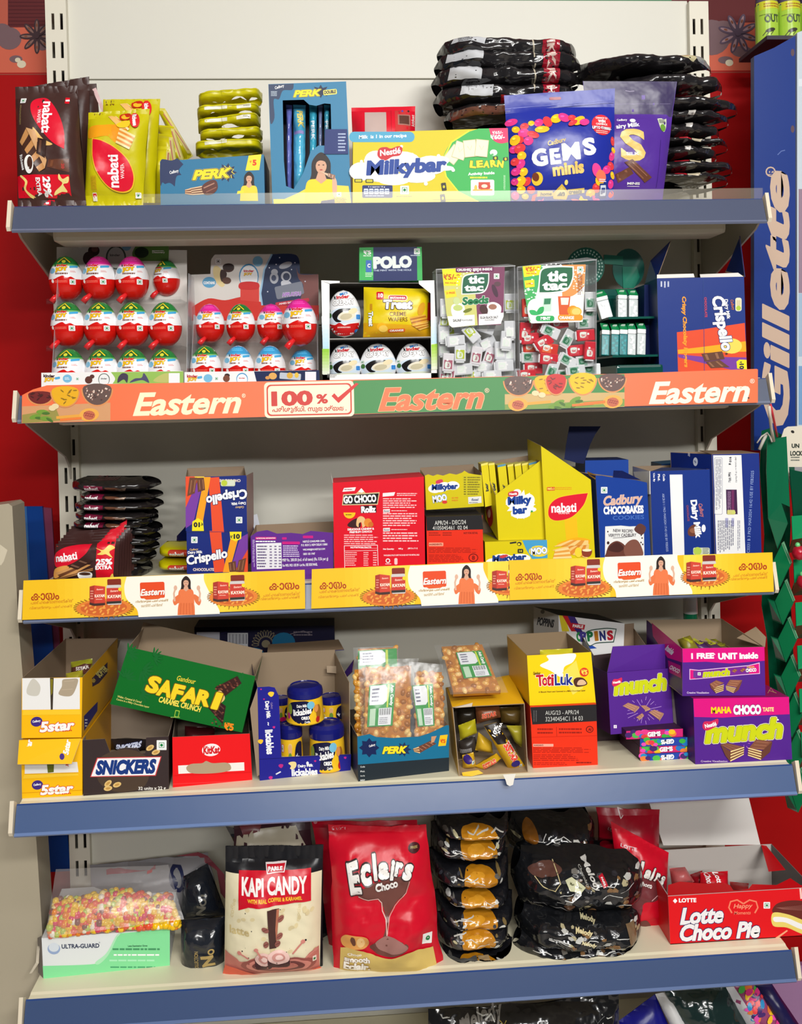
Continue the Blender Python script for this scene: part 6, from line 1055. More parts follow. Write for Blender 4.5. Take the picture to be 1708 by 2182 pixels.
# --- tilted green carton
a = Art(D1); gr = (8,106,36)
for cx, cy, R, rt in ((780,320,60,20),(860,420,70,-30),(760,470,60,60),(930,340,56,10),(850,560,66,-10),(1470,500,60,160)):
    for i in range(7): t = rt+i*24-72; a.ell(cx+R*.6*math.cos(math.radians(t)), cy-R*.6*math.sin(math.radians(t)), R*.5, R*.1,(20,104,44), t, n=10)
a.choc([(1305,525),(1440,455),(1465,500),(1350,590)],(60,30,28),(110,60,50),4); a.choc([(1262,650),(1330,610),(1370,640),(1350,750),(1290,785)][:4],(50,26,26),(96,56,50),3)
rnd = random.Random(8)
for i in range(26): a.ell(1310+i*5.2,520-i*2.4+rnd.uniform(0,60),7,5, rnd.choice([(90,44,36),(130,76,56),(60,30,28)]), n=6)
for i in range(18): a.ell(1285+rnd.uniform(0,70),650+i*7,7,5, rnd.choice([(80,40,34),(120,70,54),(44,24,24)]), n=6)
a.blob([(1305,560),(1340,545),(1365,590),(1335,620),(1310,600)],(226,190,120))
a.text('Gandour',1130,480,116,32,(226,206,60),-12,.02,.2); L = 'SAFARI'; xs = [(930,508,76),(1000,530,84),(1078,556,72),(1150,572,92),(1232,590,80),(1316,606,46)]
for (ch,(x, y, w)), hh in zip(zip(L, xs),(100,96,92,92,90,100)): a.text(ch, x, y, w, hh,(246,214,40),-13,.08,.1,((120,84,20),.05))
a.text('CARAMEL CRUNCH',1092,627,262,36,(246,226,90),-14,.05,.2); a.text('Wafer, Caramel & Cereal',786,598,150,16,(226,214,120),-14,.02,.1); a.text('Centre in a Milky Chocolate Layer',806,622,206,15,(226,214,120),-14,.02,.1); a.text('₹5',1388,764,56,44,(250,140,30),-6,.07); a.rr(1060,662,1088,706,5,(150,190,60),-12); a.rr(1065,668,1083,700,4, gr,-12); a.micro(1036,700,1095,712,1,(150,190,90),3)
YG = -.262
sf, _ = carton('candy_box', 'green carton tilted across the brown and bright red cartons', 'carton', Q(D1,(778,280),(1548,458),(1468,800),(668,627)), YG,.085, a, gr,(12,90,36), opn='top', inner=(156,136,112), lean=.0, hb=.012, hs=.004, YR=YG-.006)
# --- dark carton lying behind
a = Art(D1); a.rect(1192,190,1332,285,(176,176,186)); a.rect(1380,195,1503,286,(206,206,212)); 
for i in range(16): a.rect(1388+i*7,202,1388+i*7+(2 if i % 3 else 4),262,(40,40,60))
for i in range(14): t = math.pi*i/13; a.ell(1612-64*math.cos(t),268-70*math.sin(t),24,9,(120,110,90), math.degrees(math.pi-t), n=10); a.ell(1612-64*math.cos(t),268-70*math.sin(t),17,5,(20,18,46), math.degrees(math.pi-t), n=8)
a.ell(1612,262,26,24,(130,120,96)); a.ell(1540,320,60,36,(20,110,150)); a.ell(1420,312,24,20,(170,60,130)); a.ell(1720,250,70,60,(24,100,140)); a.micro(1780,180,1900,215,2,(120,110,120),4); a.line([(1340,200),(1375,190)],3,(40,30,90)); a.line([(1760,200),(1840,180),(1880,200)],4,(120,110,120))
carton('candy_box', 'black and navy carton with a barcode behind the tilted green one', 'carton', Q(D1,(1178,162),(2026,150),(2036,480),(1180,490)),-.075,.05, a,(22,20,50),(16,14,36), z=zd)
# --- blue display carton with chocolate cups
YL_ = FY(D2,95,1035); a = Art(D2); lb = (30,30,140)
for x, y, r, c in ((162,508,18,(246,206,60)),(98,796,16,(246,196,50)),(102,480,5,(206,40,130)),(120,540,5,(206,40,130)),(180,710,8,(206,40,130)),(222,944,14,(190,40,130)),(486,952,18,(246,180,60)),(412,1014,24,(246,170,60)),(160,1016,12,(206,40,140)),(484,992,12,(206,40,140)),(430,915,7,(190,40,130)),(612,895,8,(206,40,150)),(366,1008,6,(160,50,160))): a.blob([(x-r, y),(x-r*.3, y-r*.7),(x+r, y-r*.5),(x+r*.8, y+r*.5),(x, y+r)], c)
a.line([(192,996),(222,980)],8,(226,226,236)); a.line([(515,1012),(572,984)],7,(246,226,190)); a.blob([(268,930),(285,920),(312,922),(316,945),(300,965),(278,962),(284,945)],(236,214,150))
a.text('Dairy Milk',372,946,92,22, WH,4,.05); a.text('lickables',366,982,156,42, WH,3,.05); a.ell(384,928,8,10, WH, n=10); a.text('Dairy Milk',140,605,104,32, WH,-84,.05); a.text('lickables',154,800,148,46, WH,-86,.05); a.text('Cadbury',166,580,40,16,(150,130,180),-84,.02,.2); a.line([(92,905),(645,876)],3,(16,16,100)); a.text('~',146,690,20,10, WH,-84,.04)
fp = [(80,468),(150,464),(185,470),(210,520),(218,700),(226,892),(648,874),(646,1002),(95,1035)]
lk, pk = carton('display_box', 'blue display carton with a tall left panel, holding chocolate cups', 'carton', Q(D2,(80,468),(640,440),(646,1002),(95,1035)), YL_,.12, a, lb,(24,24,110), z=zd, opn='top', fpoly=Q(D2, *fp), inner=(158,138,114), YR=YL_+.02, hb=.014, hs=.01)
B_ = lambda x, y, Y: at(*Q(D2,(x, y))[0], Y)
sheet('lid_flap', lk,[B_(138,272, YL_+.128), B_(606,240, YL_+.14), B_(572,178, YL_+.17), B_(146,208, YL_+.16)],(140,118,96),(30,30,120)); sheet('side_flap', lk,[B_(80,470, YL_), B_(35,600, YL_-.002), B_(78,1010, YL_), B_(92,1000, YL_)],(150,130,108), lb); sheet('side_flap', lk,[B_(594,432, YL_+.09), B_(606,380, YL_+.1), B_(664,300, YL_+.09), B_(656,372, YL_+.06)],(84,50,140), KRAFT); sheet('tape', lk,[B_(500,338, YL_+.122), B_(560,340, YL_+.124), B_(560,384, YL_+.124), B_(502,380, YL_+.122)],(176,156,132),(176,156,132))
def cup_thing(pos, r, h, flip):
    mb = MB(); yl = (246,196,40); hl = .66; mb.lathe([(.0005,0, yl),(r*1.02,0, yl),(r*1.06, h*.03, yl),(r*1.04, h*.08, yl),(r*.95, h*hl, yl)], yl)
    f = lambda x, y, hh: (lambda rr, X: Vector((X,-math.sqrt(max(1e-9, rr*rr-X*X)),(1-y/100)*h)))(r*(1.04-.09*(1-y/100)/hl)+hh, max(-r*.93, min(r*.93, x/100*r*(1+hh*20))))
    a = Art(); ns = lambda *p: list(p)
    if not flip:
        a.blob([(-70,42),(0,36),(36,44),(46,60),(24,78),(30,92),(-20,96),(-70,84),(-84,60)],(24,24,60)); a.text('Dairy Milk',-14,50,56,10, WH,2,.04); a.text('lickables',-12,64,98,16, WH,4,.05); a.text('OREO',4,80,44,8, WH,0,.08); a.text('Cookie',14,90,28,6, WH,0,.03); a.ell(34,48,20,10,(120,190,220)); a.ell(74,70,12,20,(170,110,40)); a.ell(62,58,10,10,(226,150,80)); a.ell(70,88,10,8,(190,40,40)); a.ell(-78,60,10,14,(140,160,60)); a.ell(-86,78,8,8,(200,50,130))
    else:
        a.rr(-76,44,-48,62,4,(226,140,90)); a.veg(-62,53,7); a.rr(-80,70,-50,94,4,(236,220,150)); a.rr(-74,74,-56,84,3,(60,50,40)); a.ell(0,50,18,8,(236,206,120)); a.ell(0,56,16,12,(230,180,130)); a.ell(0,76,16,14,(110,150,60)); a.ell(20,92,34,10,(206,20,110)); a.blob([(50,46),(90,44),(90,94),(40,80)],(24,24,60)); a.text('k',58,70,12,22, WH,60,.06)
    mb.art(a, f, step=.0003, cut=(('x',-100,12),('y',0,10)), smooth=True); o = mb.build('chocolate_cup', 'gloss_plastic')
    mb = MB(); bl = (22,26,110); mb.lathe([(r*.97, h*hl),(r*1.0, h*.68),(r*1.0, h*.8),(r*.96, h*.88),(r*.8, h*.95),(r*.78, h*.93),(r*.4, h*.94),(.0004, h*.94)], bl); mb.build('lid', 'gloss_plastic', o); o.location = pos; return o
sY = YL_+.04
for (cx, top, bot, w, Y, flip, lb_) in ((372,430,672,226, sY, False, 'chocolate cup perched on top of the others in the blue display'),(504,655,892,224, sY-.004, False, 'chocolate cup at the lower right of the blue display'),(284,662,898,150, sY+.004, True, 'chocolate cup at the lower left of the blue display, turned sideways'),(228,512,662,110, sY+.055, True, 'chocolate cup behind the top one, left side of the blue display'),(530,500,662,150, sY+.055, True, 'chocolate cup behind the top one, right side of the blue display')):
    p0 = at(*Q(D2,(cx, bot-8))[0], Y); p1 = at(*Q(D2,(cx, top+8))[0], Y); k = D2[2]*FPX/(Y-CY); 
    if bot > 800: p0.z = zd+.001
    tag(cup_thing(p0, w/2/k/1.04, p1.z-p0.z, flip), lb_, 'chocolate cup', 'cups in the blue display')
# --- peanut brittle packs and the blue tray holding them
def brittle(name_lab, q, lq, Y, lean, seed, z=D2, YR=None, film=None, txt=True, bot=None, dep=.009):
    pl = Plane(*Q(z, q[3], q[2]), Y, YR, lean); F = [pl.hit(*p) for p in Q(z, *q)]; d = -pl.n*dep; mb = MB()
    for i in range(4): mb.face([F[i], F[(i+1) % 4], F[(i+1) % 4]+d, F[i]+d],(190,124,42))
    mb.face(F[::-1],(186,118,36)); mb.face([p+d for p in F],(186,118,36)); r = random.Random(seed); ux = (F[1]-F[0]); vy = (F[3]-F[0]); wn = max(6, int(ux.length/.0085)); hn = max(6, int(vy.length/.0075))
    for i in range(wn):
        for j in range(hn):
            u, v = (i+.5+r.uniform(-.4,.4))/wn,(j+.5+r.uniform(-.4,.4))/hn; c = F[0]+ux*u+vy*v+(F[2]-F[1]-vy)*u*v; t = r.uniform(0,3.14); ax = ux.normalized(); ay = vy.normalized(); e1 = (ax*math.cos(t)+ay*math.sin(t))*.0052; e2 = (-ax*math.sin(t)+ay*math.cos(t))*.0036; col = r.choice([(236,182,90),(220,156,62),(244,204,126),(206,138,50),(168,104,34)]); V = [c+pl.n*.003]; FF = []
            for k in range(8): V.append(c+e1*math.cos(k*.7854)*.72+e2*math.sin(k*.7854)*.72+pl.n*.0022)
            for k in range(8): V.append(c+e1*math.cos(k*.7854)+e2*math.sin(k*.7854)-pl.n*.0005)
            for k in range(8): q2 = (k+1) % 8; FF += [(0,1+k,1+q2),(1+k,9+k,9+q2,1+q2)]
            mb.add(V, FF, col, True)
    o = mb.build('peanut_brittle', 'gloss_plastic'); tag(o, name_lab, 'peanut brittle', 'peanut brittle packs'); recenter(o,(F[2]+F[3])/2+d/2)
    if lq:
        L = [pl.hit(*p)+pl.n*.0042 for p in Q(z, *lq)]; mb = MB(); mb.slab(L,-pl.n*.0003,(40,150,60), WH); la = Art(); T = lambda u, v: (u*100, v*160)
        la.poly([(4,4),(62,4),(70,20),(70,66),(58,78),(4,78)],(236,238,242)); la.poly([(8,92),(30,92),(30,156),(8,156)],(190,220,190)); la.poly([(42,92),(92,92),(92,156),(42,156)],(236,238,242)); la.rect(71,4,77,90,(200,220,60)); la.micro(12,12,40,70,4,(90,90,120), seed); la.micro(46,126,88,152,4,(130,130,140), seed+1)
        for i in range(14): la.rect(46+i*3.1,94,46+i*3.1+(1 if i % 3 else 2),118,(40,40,40))
        if txt: la.text('Azin Candy',88,46,78,15, WH,-90,.05)
        A0, A1v, A3v = L[0], L[1]-L[0], L[3]-L[0]; tw = L[2]-L[1]-A3v
        mb.art(la, lambda x, y, h: A0+A1v*(x/100)+A3v*(y/160)+tw*(x/100)*(y/160)+pl.n*(h+.0001)); mb.build('label', 'printed_card', o)
    if film:
        bag('wrapper', None, None, Q(z, *film), Y-.0075,.002, None, WH,(.08,.05),.004, seed=seed, YR=None if YR is None else YR-.0075, lean=lean, m='crinkled_clear_film', parent=o, cells=(14,18), kb=-.5)
    return o
YT = FY(D2,690,1040)
a = Art(D2); tl = (22,112,150); a.poly([(688,938),(1242,894),(1242,998),(692,1042)],(34,44,52)); a.star(758,835,62,44,8,(20,36,84),.95); a.text('Cadbury',776,822,40,18, WH,18,.02,.2)
a.star(965,845,50,30,9,(30,50,90),.9); a.text('PERK',912,848,150,42,(250,226,40),2,.08,.3,[((24,34,66),.06),((240,226,120),.06)]); a.choc([(1020,845),(1130,792),(1165,810),(1060,870)],(110,66,50),(170,116,90),5); a.wafer([(1024,840),(1058,828),(1066,868),(1030,858)],5,(226,190,140),(130,80,50)); a.poly([(1134,766),(1166,762),(1150,800),(1132,806)],(206,150,110)); a.poly([(1188,760),(1234,755),(1222,822),(1176,826)],(246,200,30)); a.text('₹5',1205,794,30,24,(226,90,30),0,.06)
for y, t_ in ((950, 'Code'),(978, 'Pkd.'),(1006, 'Use By'),(1032, 'MRP')): a.text(t_,718, y,28,10,(206,210,210),3,.04)
fp = [(686,768),(760,752),(800,770),(900,776),(1060,768),(1130,745),(1190,716),(1228,698),(1242,700),(1242,1000),(692,1042)]
tr, _ = carton('display_box', 'low blue and black wafer tray holding peanut brittle packs', 'carton', Q(D2,(686,768),(1242,700),(1242,1000),(692,1042)), YT,.11, a, tl,(30,34,38), z=zd, opn='top', fpoly=Q(D2, *fp), YR=YT+.02, inner=(120,110,96))
brittle('peanut brittle pack at the front of the blue tray, large green label',[(738,352),(1012,338),(1004,900),(728,915)],[(756,456),(914,440),(896,700),(742,708)], YT+.012,.28,21, YR=YT+.02, film=[(690,300),(1058,292),(1015,905),(715,920)])
brittle('peanut brittle pack half hidden at the right of the blue tray',[(1040,378),(1198,376),(1220,880),(1040,890)],[(1012,458),(1140,446),(1150,700),(1050,706)], YT+.026,.28,22, YR=YT+.032, film=[(1000,312),(1206,330),(1226,880),(1010,890)])
brittle('peanut brittle pack peeking out at the left edge of the blue tray',[(668,362),(790,352),(770,890),(690,900)], None, YT+.04,.2,23)
b = Art(D2); b.poly([(800,236),(926,226),(928,320),(810,330)],(24,110,40)); b.micro(700,290,760,330,3,(200,200,200),4); b.poly([(690,250),(760,240),(760,330),(680,330)],(30,120,50))
brittle('peanut brittle pack at the back of the blue tray, only its top visible',[(690,236),(926,226),(940,860),(690,870)],[(690,246),(924,230),(930,420),(690,430)], YT+.055,.2,24, txt=False, film=[(660,228),(935,216),(940,860),(690,870)])
# --- gold tray tipped open, bars inside, brittle on top
YO = FY(D2,1300,1008); F = lambda x, y, Y: at(*Q(D2,(x, y))[0], Y)
mb = MB(); t = .001; BLo, BRo = F(1302,1008, YO), F(1722,985, YO); BLo.z = BRo.z = zd; TLo, TRo = F(1262,588, YO+.03), F(1700,566, YO+.03); D = Vector((0,.085,0)); inn = (150,128,100)
mb.slab([TLo, BLo, BLo+D, TLo+D], Vector((t,0,0)),(230,176,30), inn); mb.slab([TRo, TRo+D, BRo+D, BRo], Vector((-t,0,0)),(206,186,160), inn); mb.slab([BLo, BRo, BRo+D, BLo+D], Vector((0,0, t)), inn,(176,150,116)); mb.slab([TLo+D, BLo+D, BRo+D, TRo+D], Vector((0,-t,0)), ye5,(90,76,60))
T2l, T2r = F(1222,470, YO+.11), F(1612,392, YO+.12); top = [TLo, TRo, T2r, T2l]; pt = P3(TLo, TRo, T2l); mb.slab(top,-pt.n*t,(240,184,30), inn)
a = Art(D2); a.rr(1450,536,1530,554,8,(206,60,40),3); a.text('₹10',1490,545,40,10, WH,3,.05); a.line([(1370,545),(1500,520),(1640,505)],5,(110,80,20)); a.ell(1640,492,34,24,(60,46,30)); a.ell(1640,490,22,14,(240,190,40)); a.line([(1580,480),(1610,520),(1650,525)],5,(60,46,30))
mb.art(a, lambda x, y, h: pt.hit(x, y)+pt.n*h); tb = mb.build('display_box', 'printed_card'); tag(tb, 'gold carton tipped on its side, open front showing loose bars', 'carton'); recenter(tb,(BLo+BRo)/2+D/2)
sheet('torn_edge', tb,[TLo+Vector((0,-.001,0)), F(1385,562, YO+.028), F(1380,585, YO+.022), F(1280,592, YO+.024)],(216,206,190), KRAFT); sheet('torn_edge', tb,[F(1320,985, YO-.001), F(1420,970, YO-.001), F(1450,990, YO-.003), F(1380,1008, YO-.003), F(1325,1006, YO-.002)],(240,190,30), KRAFT)
go = (206,160,26)
for i,(qq, Y, c, t_, lb_) in enumerate((([(1452,700),(1530,680),(1706,950),(1610,982)],.02, go, '5STAR', 'large gold bar slanting out of the tipped gold carton'),([(1396,945),(1530,868),(1560,900),(1440,972)],.022, go, '5STAR', 'short gold bar lying at the foot of the tipped gold carton'),([(1322,880),(1390,862),(1410,955),(1325,962)],.025,(214,170,40), 'star', 'gold bar end with a purple badge, lower left in the tipped carton'),([(1298,700),(1400,660),(1412,745),(1310,790)],.04,(176,166,30), '', 'olive gold ribbed bar, upper left in the tipped carton'),([(1420,740),(1500,800),(1510,870),(1400,850)],.04,(206,166,40), '', 'gold bar under the large one in the tipped carton'),([(1400,580),(1545,575),(1555,650),(1410,690)],.055,(120,70,40), '5STAR', 'brown bar at the top middle of the tipped carton'),([(1545,590),(1690,585),(1690,700),(1560,680)],.06,(90,70,30), '', 'dark bar at the upper right of the tipped carton'),([(1590,700),(1690,700),(1690,840),(1640,800)],.045,(160,150,40), '', 'olive bar at the right of the tipped carton'),([(1296,590),(1400,585),(1400,690),(1296,700)],.06,(40,34,26), '', 'black bar in the shaded upper left of the tipped carton'),([(1300,790),(1400,760),(1420,860),(1310,890)],.045,(50,44,40), '', 'black bar with a barcode in the tipped carton'))):
    b = Art(D2); cx = sum(p[0] for p in qq)/4; cy = sum(p[1] for p in qq)/4
    if i == 0: b.poly([(1452,700),(1530,680),(1600,790),(1530,800)],(34,26,24)); b.text('10%',1518,724,62,22, WH,68,.04); b.text('XTRA',1548,710,60,16, WH,68,.06); b.text('5STAR',1610,845,120,40,(236,70,50),-60,.08,.2,((250,240,226),.05)); b.ell(1640,918,28,22,(50,40,120)); b.veg(1674,935,9)
    elif i == 2: b.ell(1352,895,26,22,(60,40,120)); b.veg(1384,908,10)
    elif i == 9:
        for k in range(10): b.poly([(1306+k*7,838-k*1.6),(1309+k*7,837-k*1.6),(1313+k*7,862-k*1.6),(1310+k*7,863-k*1.6)],(190,190,190))
    elif t_: b.text(t_, cx, cy,90,28,(226,90,60),28 if i == 1 else 10,.07,.2,((246,226,200),.04))
    bag('chocolate_bar', lb_, 'chocolate bar', Q(D2, *qq), YO+Y,.008, b, c,(.04,.04),.004, seed=150+i, group='loose bars in the tipped gold carton', cells=(12,16))
brittle('peanut brittle pack lying on top of the tipped gold carton',[(1196,222),(1442,208),(1556,486),(1268,500)],[(1282,268),(1438,256),(1502,410),(1332,426)], YO+.03,1.3,25, film=[(1150,212),(1480,200),(1600,500),(1250,512)])
p = F(1606,1030,-.333); mb = MB(); pl_ = Plane(*Q(D2,(1570,1060),(1650,1060)),-.322); mb.slab([pl_.hit(*t_) for t_ in Q(D2,(1570,1000),(1646,994),(1636,1030),(1630,1060),(1610,1068),(1592,1058),(1586,1034))], Vector((0,.0008,0)),(236,232,222), WH); o = mb.build('label_tab', 'plain_matte'); tag(o, 'small white paper tab hanging over the blue price rail', 'tab')
# --- yellow carton on a black-banded red carton
YR_ = FY(D3,150,1025); a = Art(D3); a.poly([(134,672),(516,655),(520,752),(146,772)],(40,38,40)); a.text('AUG/23 - APR/24',318,702,194,24,(206,206,200),1.5,.0); a.text('3234045​4C1 14 03'.replace('\u200b', ''),330,738,216,26,(206,206,200),1.5,.0); a.micro(150,690,176,760,2,(90,90,90),3, rot90=True)
a.micro(175,790,270,832,2,(160,30,16),3); a.line([(286,785),(288,840)],2,(160,30,16)); a.micro(300,790,440,830,2,(160,30,16),4); a.ell(478,800,22,20,(110,24,16)); a.ell(478,800,17,15,(236,50,24)); a.text('AI',478,800,18,16,(110,24,16),0,.05); a.line([(146,846),(522,836)],2,(200,30,14)); a.rr(150,884,268,900,3,(246,170,150)); a.text('INGREDIENTS',182,892,56,8,(110,20,14),0,.04); a.micro(150,904,485,938,4,(180,30,16),5); a.micro(152,944,420,985,4,(180,30,16),6); a.micro(155,990,350,1010,2,(180,30,16),7); a.micro(400,985,495,1003,1,(140,24,14),8)
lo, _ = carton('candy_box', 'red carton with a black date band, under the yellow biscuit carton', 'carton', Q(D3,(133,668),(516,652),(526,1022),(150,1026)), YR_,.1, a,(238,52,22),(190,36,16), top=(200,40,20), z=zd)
a = Art(D3); yt = (252,212,16); a.blob([(190,430),(240,400),(230,372),(300,366),(395,362),(380,410),(330,440),(320,500),(250,460)],(250,250,244)); a.poly([(320,470),(400,400),(440,560),(380,600)],(254,226,90))
for i,(ch, x, w, c) in enumerate((('T',190,44,(200,20,40)),('o',218,32,(200,20,40)),('t',242,26,(200,20,40)),('i',262,16,(200,20,40)),('L',292,34,(30,50,140)),('u',326,36,(30,50,140)),('k',362,40,(30,50,140)))): a.text(ch, x,522+(2 if ch in 'ou' else -6)+i*-1, w,(66 if ch in 'TtiLk' else 48), c,(4,0,-4,0,2,-3,3)[i],.045,0,((250,246,236),.05))
a.text('Gandour',172,474,42,18,(90,50,20),2,.03,.1); a.blob([(384,520),(400,500),(440,502),(464,530),(450,545),(400,552)],(80,46,36)); a.blob([(405,540),(415,515),(440,512),(458,532),(440,542)],(226,190,150)); a.ell(446,468,26,26,(226,60,40)); a.text('₹5',447,468,34,28,(250,226,90),0,.06); a.text('A Biscuit Heart and Caramel in a Milk-Chocolate Layer',318,580,272,12,(90,60,20),2,.02)
ls = Art(D3); ls.text('Toti',86,360,50,40,(200,40,30),60,.07)
tk, _ = carton('candy_box', 'yellow biscuit carton with red and blue lettering, open on top', 'carton', Q(D3,(115,372),(486,352),(514,650),(131,662)), YR_+.004,.1, a, yt,(226,176,20), opn='top', hb=.004, hs=.002, YR=YR_+.006, back=(-.1,.99,0), inner=(150,128,100))
bag('chocolate_bar', 'yellow bar wrapper just visible inside the yellow biscuit carton', 'chocolate bar', Q(D3,(190,340),(380,330),(380,470),(190,480)), YR_+.05,.01, None,(206,196,40),(.03,.03),.004, seed=160)
# --- white candy carton behind
a = Art(D3); a.poly([(300,138),(335,142),(360,232),(318,232)],(226,206,40)); a.poly([(320,140),(362,144),(420,232),(372,232)],(200,30,40)); a.poly([(350,142),(392,148),(440,240),(420,262),(372,190)],(60,40,120)); a.poly([(372,182),(452,194),(446,222),(368,208)],(190,24,44)); a.text('PARLE',410,202,60,17, WH,-6,.06)
a.poly([(440,300),(480,305),(520,330),(470,335)],(40,80,180)); a.blob([(455,236),(560,212),(634,216),(618,296),(520,302),(470,316)],(60,90,80), sharp=(2,3)); a.blob([(460,240),(560,218),(628,221),(613,290),(520,296),(474,310)],(244,244,242), sharp=(2,3))
for ch, x, c in zip('OPPINS',(418,440,480,516,552,596),((40,140,70),(70,60,150),(30,120,70),(190,120,30),(40,50,120),(190,30,50))): a.text(ch, x,262-(x-440)*.05,32 if ch != 'I' else 16,54, c,6,.08)
ls = Art(D3); ls.text('POPPINS',224,180,96,46,(60,60,64),-10,.07); ls.ell(206,118,12,12,(110,110,106))
carton('candy_box', 'white fruit drop carton with rainbow corner, behind the yellow biscuit carton', 'carton', Q(D3,(298,138),(680,186),(672,420),(300,420)),-.125,.06, a,(236,236,236),(206,204,200), top=(40,38,38), z=None, arts={'L': ls}, back=(-.45,.88,.04))
# --- open carton behind the purple one, the purple flap carton, gem packs
carton('candy_box', 'empty brown-lined carton standing open behind the purple flap carton', 'carton', Q(D3,(500,372),(820,332),(830,930),(520,940)),-.19,.07, None,(60,46,50),(52,40,46), opn='top', hb=.02, hs=.012, z=zd, inner=(150,128,106))
YM = -.255; a = Art(D3)
def munch(a, cx, cy, w, h, rot):
    t = math.radians(rot); a.text('munch', cx, cy, w, h,(206,214,20), rot,.075,.22,[((110,120,20),.02),((250,246,200),.05)])
munch(a,768,540,306,96,6); a.blob([(606,536),(616,510),(640,508),(664,500),(660,530),(622,552)],(214,40,90)); a.text('Nestlé',634,526,44,14, WH,10,.05)
for i in range(22): t = 6.2832*i/22; r0 = 40+20*(i % 3); r1 = 84+24*((i*7) % 4)/3; a.line([(790+r0*math.cos(t),690+r0*.75*math.sin(t)),(790+r1*math.cos(t),690+r1*.75*math.sin(t))],2.5,(190,150,220))
for q in ([(668,664),(700,645),(765,668),(736,698)],[(772,662),(800,660),(828,678),(798,688)],[(818,700),(850,684),(905,706),(880,745)],[(745,730),(780,705),(790,715),(762,740)]): a.choc(q,(176,124,100),(206,156,130),3); a.wafer([q[3], q[2],(q[2][0]-2, q[2][1]+8),(q[3][0]-2, q[3][1]+8)],3,(230,190,150),(150,90,70))
a.veg(626,784,9, g=(180,120,220)); a.text('Creative Visualization',890,790,90,9,(220,200,236),1,.02)
mn, _ = carton('candy_box', 'purple carton with a raised flap, resting on the coloured bean packs', 'carton', Q(D3,(580,472),(942,446),(964,800),(600,830)), YM,.06, a, PU,(56,26,96), YR=YM+.01, opn='top', inner=(56,26,96), lean=.12)
sheet('raised_flap', mn, Q(D3,(580,470, YM+.019),(942,445, YM+.028),(918,305, YM+.03),(612,320, YM+.024)), PU,(150,128,110)); sheet('side_flap', mn, Q(D3,(944,450, YM+.026),(1028,795, YM+.02),(966,800, YM+.011)),(120,110,110),(60,30,100))
rnd = random.Random(17)
for i,(x0, y0, x1, y1, fl) in enumerate(((690,806,1018,858,0),(770,852,1094,900,1),(768,896,1082,945,0),(774,940,1092,992,1),(748,984,1062,1034,0))):
    b = Art(D3); th = 8
    for k in range(26):
        x = x0+rnd.uniform(.02,.98)*(x1-x0); y = y0+rnd.uniform(.2,.8)*(y1-y0)-(x-x0)*.03; r = rnd.uniform(14,22)
        if abs(x-(x0+x1)/2) < 50: continue
        r = min(r, y-y0+10, y1-y); b.ell(x, y, r*1.1, max(5, r*.8), rnd.choice(pal+[(60,180,70),(40,120,200)]), n=12)
    b.text('GEMS',(x0+x1)/2-4,(y0+y1)/2-6,74,26, WH,5+180*fl,.08)
    carton('candy_pack', 'coloured chocolate bean pack under the purple flap carton, '+ORD[i], 'candy pack', Q(D3,(x0, y0+4),(x1, y0-10),(x1, y1-10),(x0, y1)),-.268-.002*(i % 2),.07, b,(36,70,170) if i % 2 else (214,40,120),(60,30,60), back=(-.12,.99,.0), group='chocolate bean packs stacked under the purple flap carton')
bag('chocolate_bar', 'black wrapper end sticking out beside the chocolate bean packs', 'chocolate bar', Q(D3,(1030,800),(1092,826),(1094,880),(1060,870)),-.24,.006, None,(24,24,40),(.04,.04),.004, seed=165)
# --- two purple and pink cartons at the right
YB = FY(D3,1090,1010); a = Art(D3); a.poly([(1078,622),(1632,612),(1636,712),(1400,722),(1250,732),(1084,728)], MG); a.text('MAHA',1240,688,116,36,(246,216,30),1,.08); a.text('CHOCO',1390,686,158,52,(250,246,250),1,.1,0,((60,30,60),.05)); a.text('TASTE',1512,684,64,24,(250,226,150),1,.06)
munch(a,1368,806,450,120,4); a.blob([(1132,790),(1140,756),(1180,752),(1220,738),(1216,775),(1160,806)],(214,40,90)); a.text('Nestlé',1178,774,68,24, WH,14,.05); a.ell(1568,744,5,5, WH, n=8)
for s, q in ((-1,[(1234,888),(1270,878),(1370,900),(1310,932)]),(1,[(1396,912),(1440,858),(1535,868),(1500,920)])):
    a.choc(q,(132,80,60),(160,104,80),3)
a.wafer([(1290,925),(1372,900),(1368,945),(1290,985)],7,(240,214,150),(120,70,50)); a.poly([(1234,888),(1292,925),(1290,985),(1262,950)],(110,64,50)); a.wafer([(1396,905),(1474,925),(1468,975),(1392,950)],7,(240,214,150),(120,70,50)); a.poly([(1474,925),(1535,870),(1520,930),(1468,975)],(104,60,48))
for t in range(8): a.line([(1380+14*math.cos(t),880+20*math.sin(t*1.7)),(1384+22*math.cos(t),882+30*math.sin(t*1.7))],3,(200,110,210))
a.text('Creative Visualization',1196,982,154,12,(206,180,220),0,.02)
tp = Art(D3); tp.line([(1510,590),(1528,560),(1545,585)],3,(206,160,120)); tp.line([(1515,575),(1560,590)],3,(206,160,120))
lo, _ = carton('candy_box', 'lower purple carton with a pink band and broken wafer picture', 'carton', Q(D3,(1078,622),(1632,612),(1652,1000),(1090,1010)), YB,.1, a, PU,(60,26,100), top=(150,20,100), z=zd, YR=YB, arts={'T': tp}, back=(-.12,.99,0))
YU = YB+.006; a = Art(D3); a.poly([(1015,332),(1490,322),(1492,402),(1300,418),(1150,408),(1018,412)], MG); a.text('1 FREE',1132,374,130,32, WH,1,.07); a.text('^',1200,364,12,8, WH,0,.04); a.text('UNIT inside',1338,374,230,36, WH,1.5,.07)
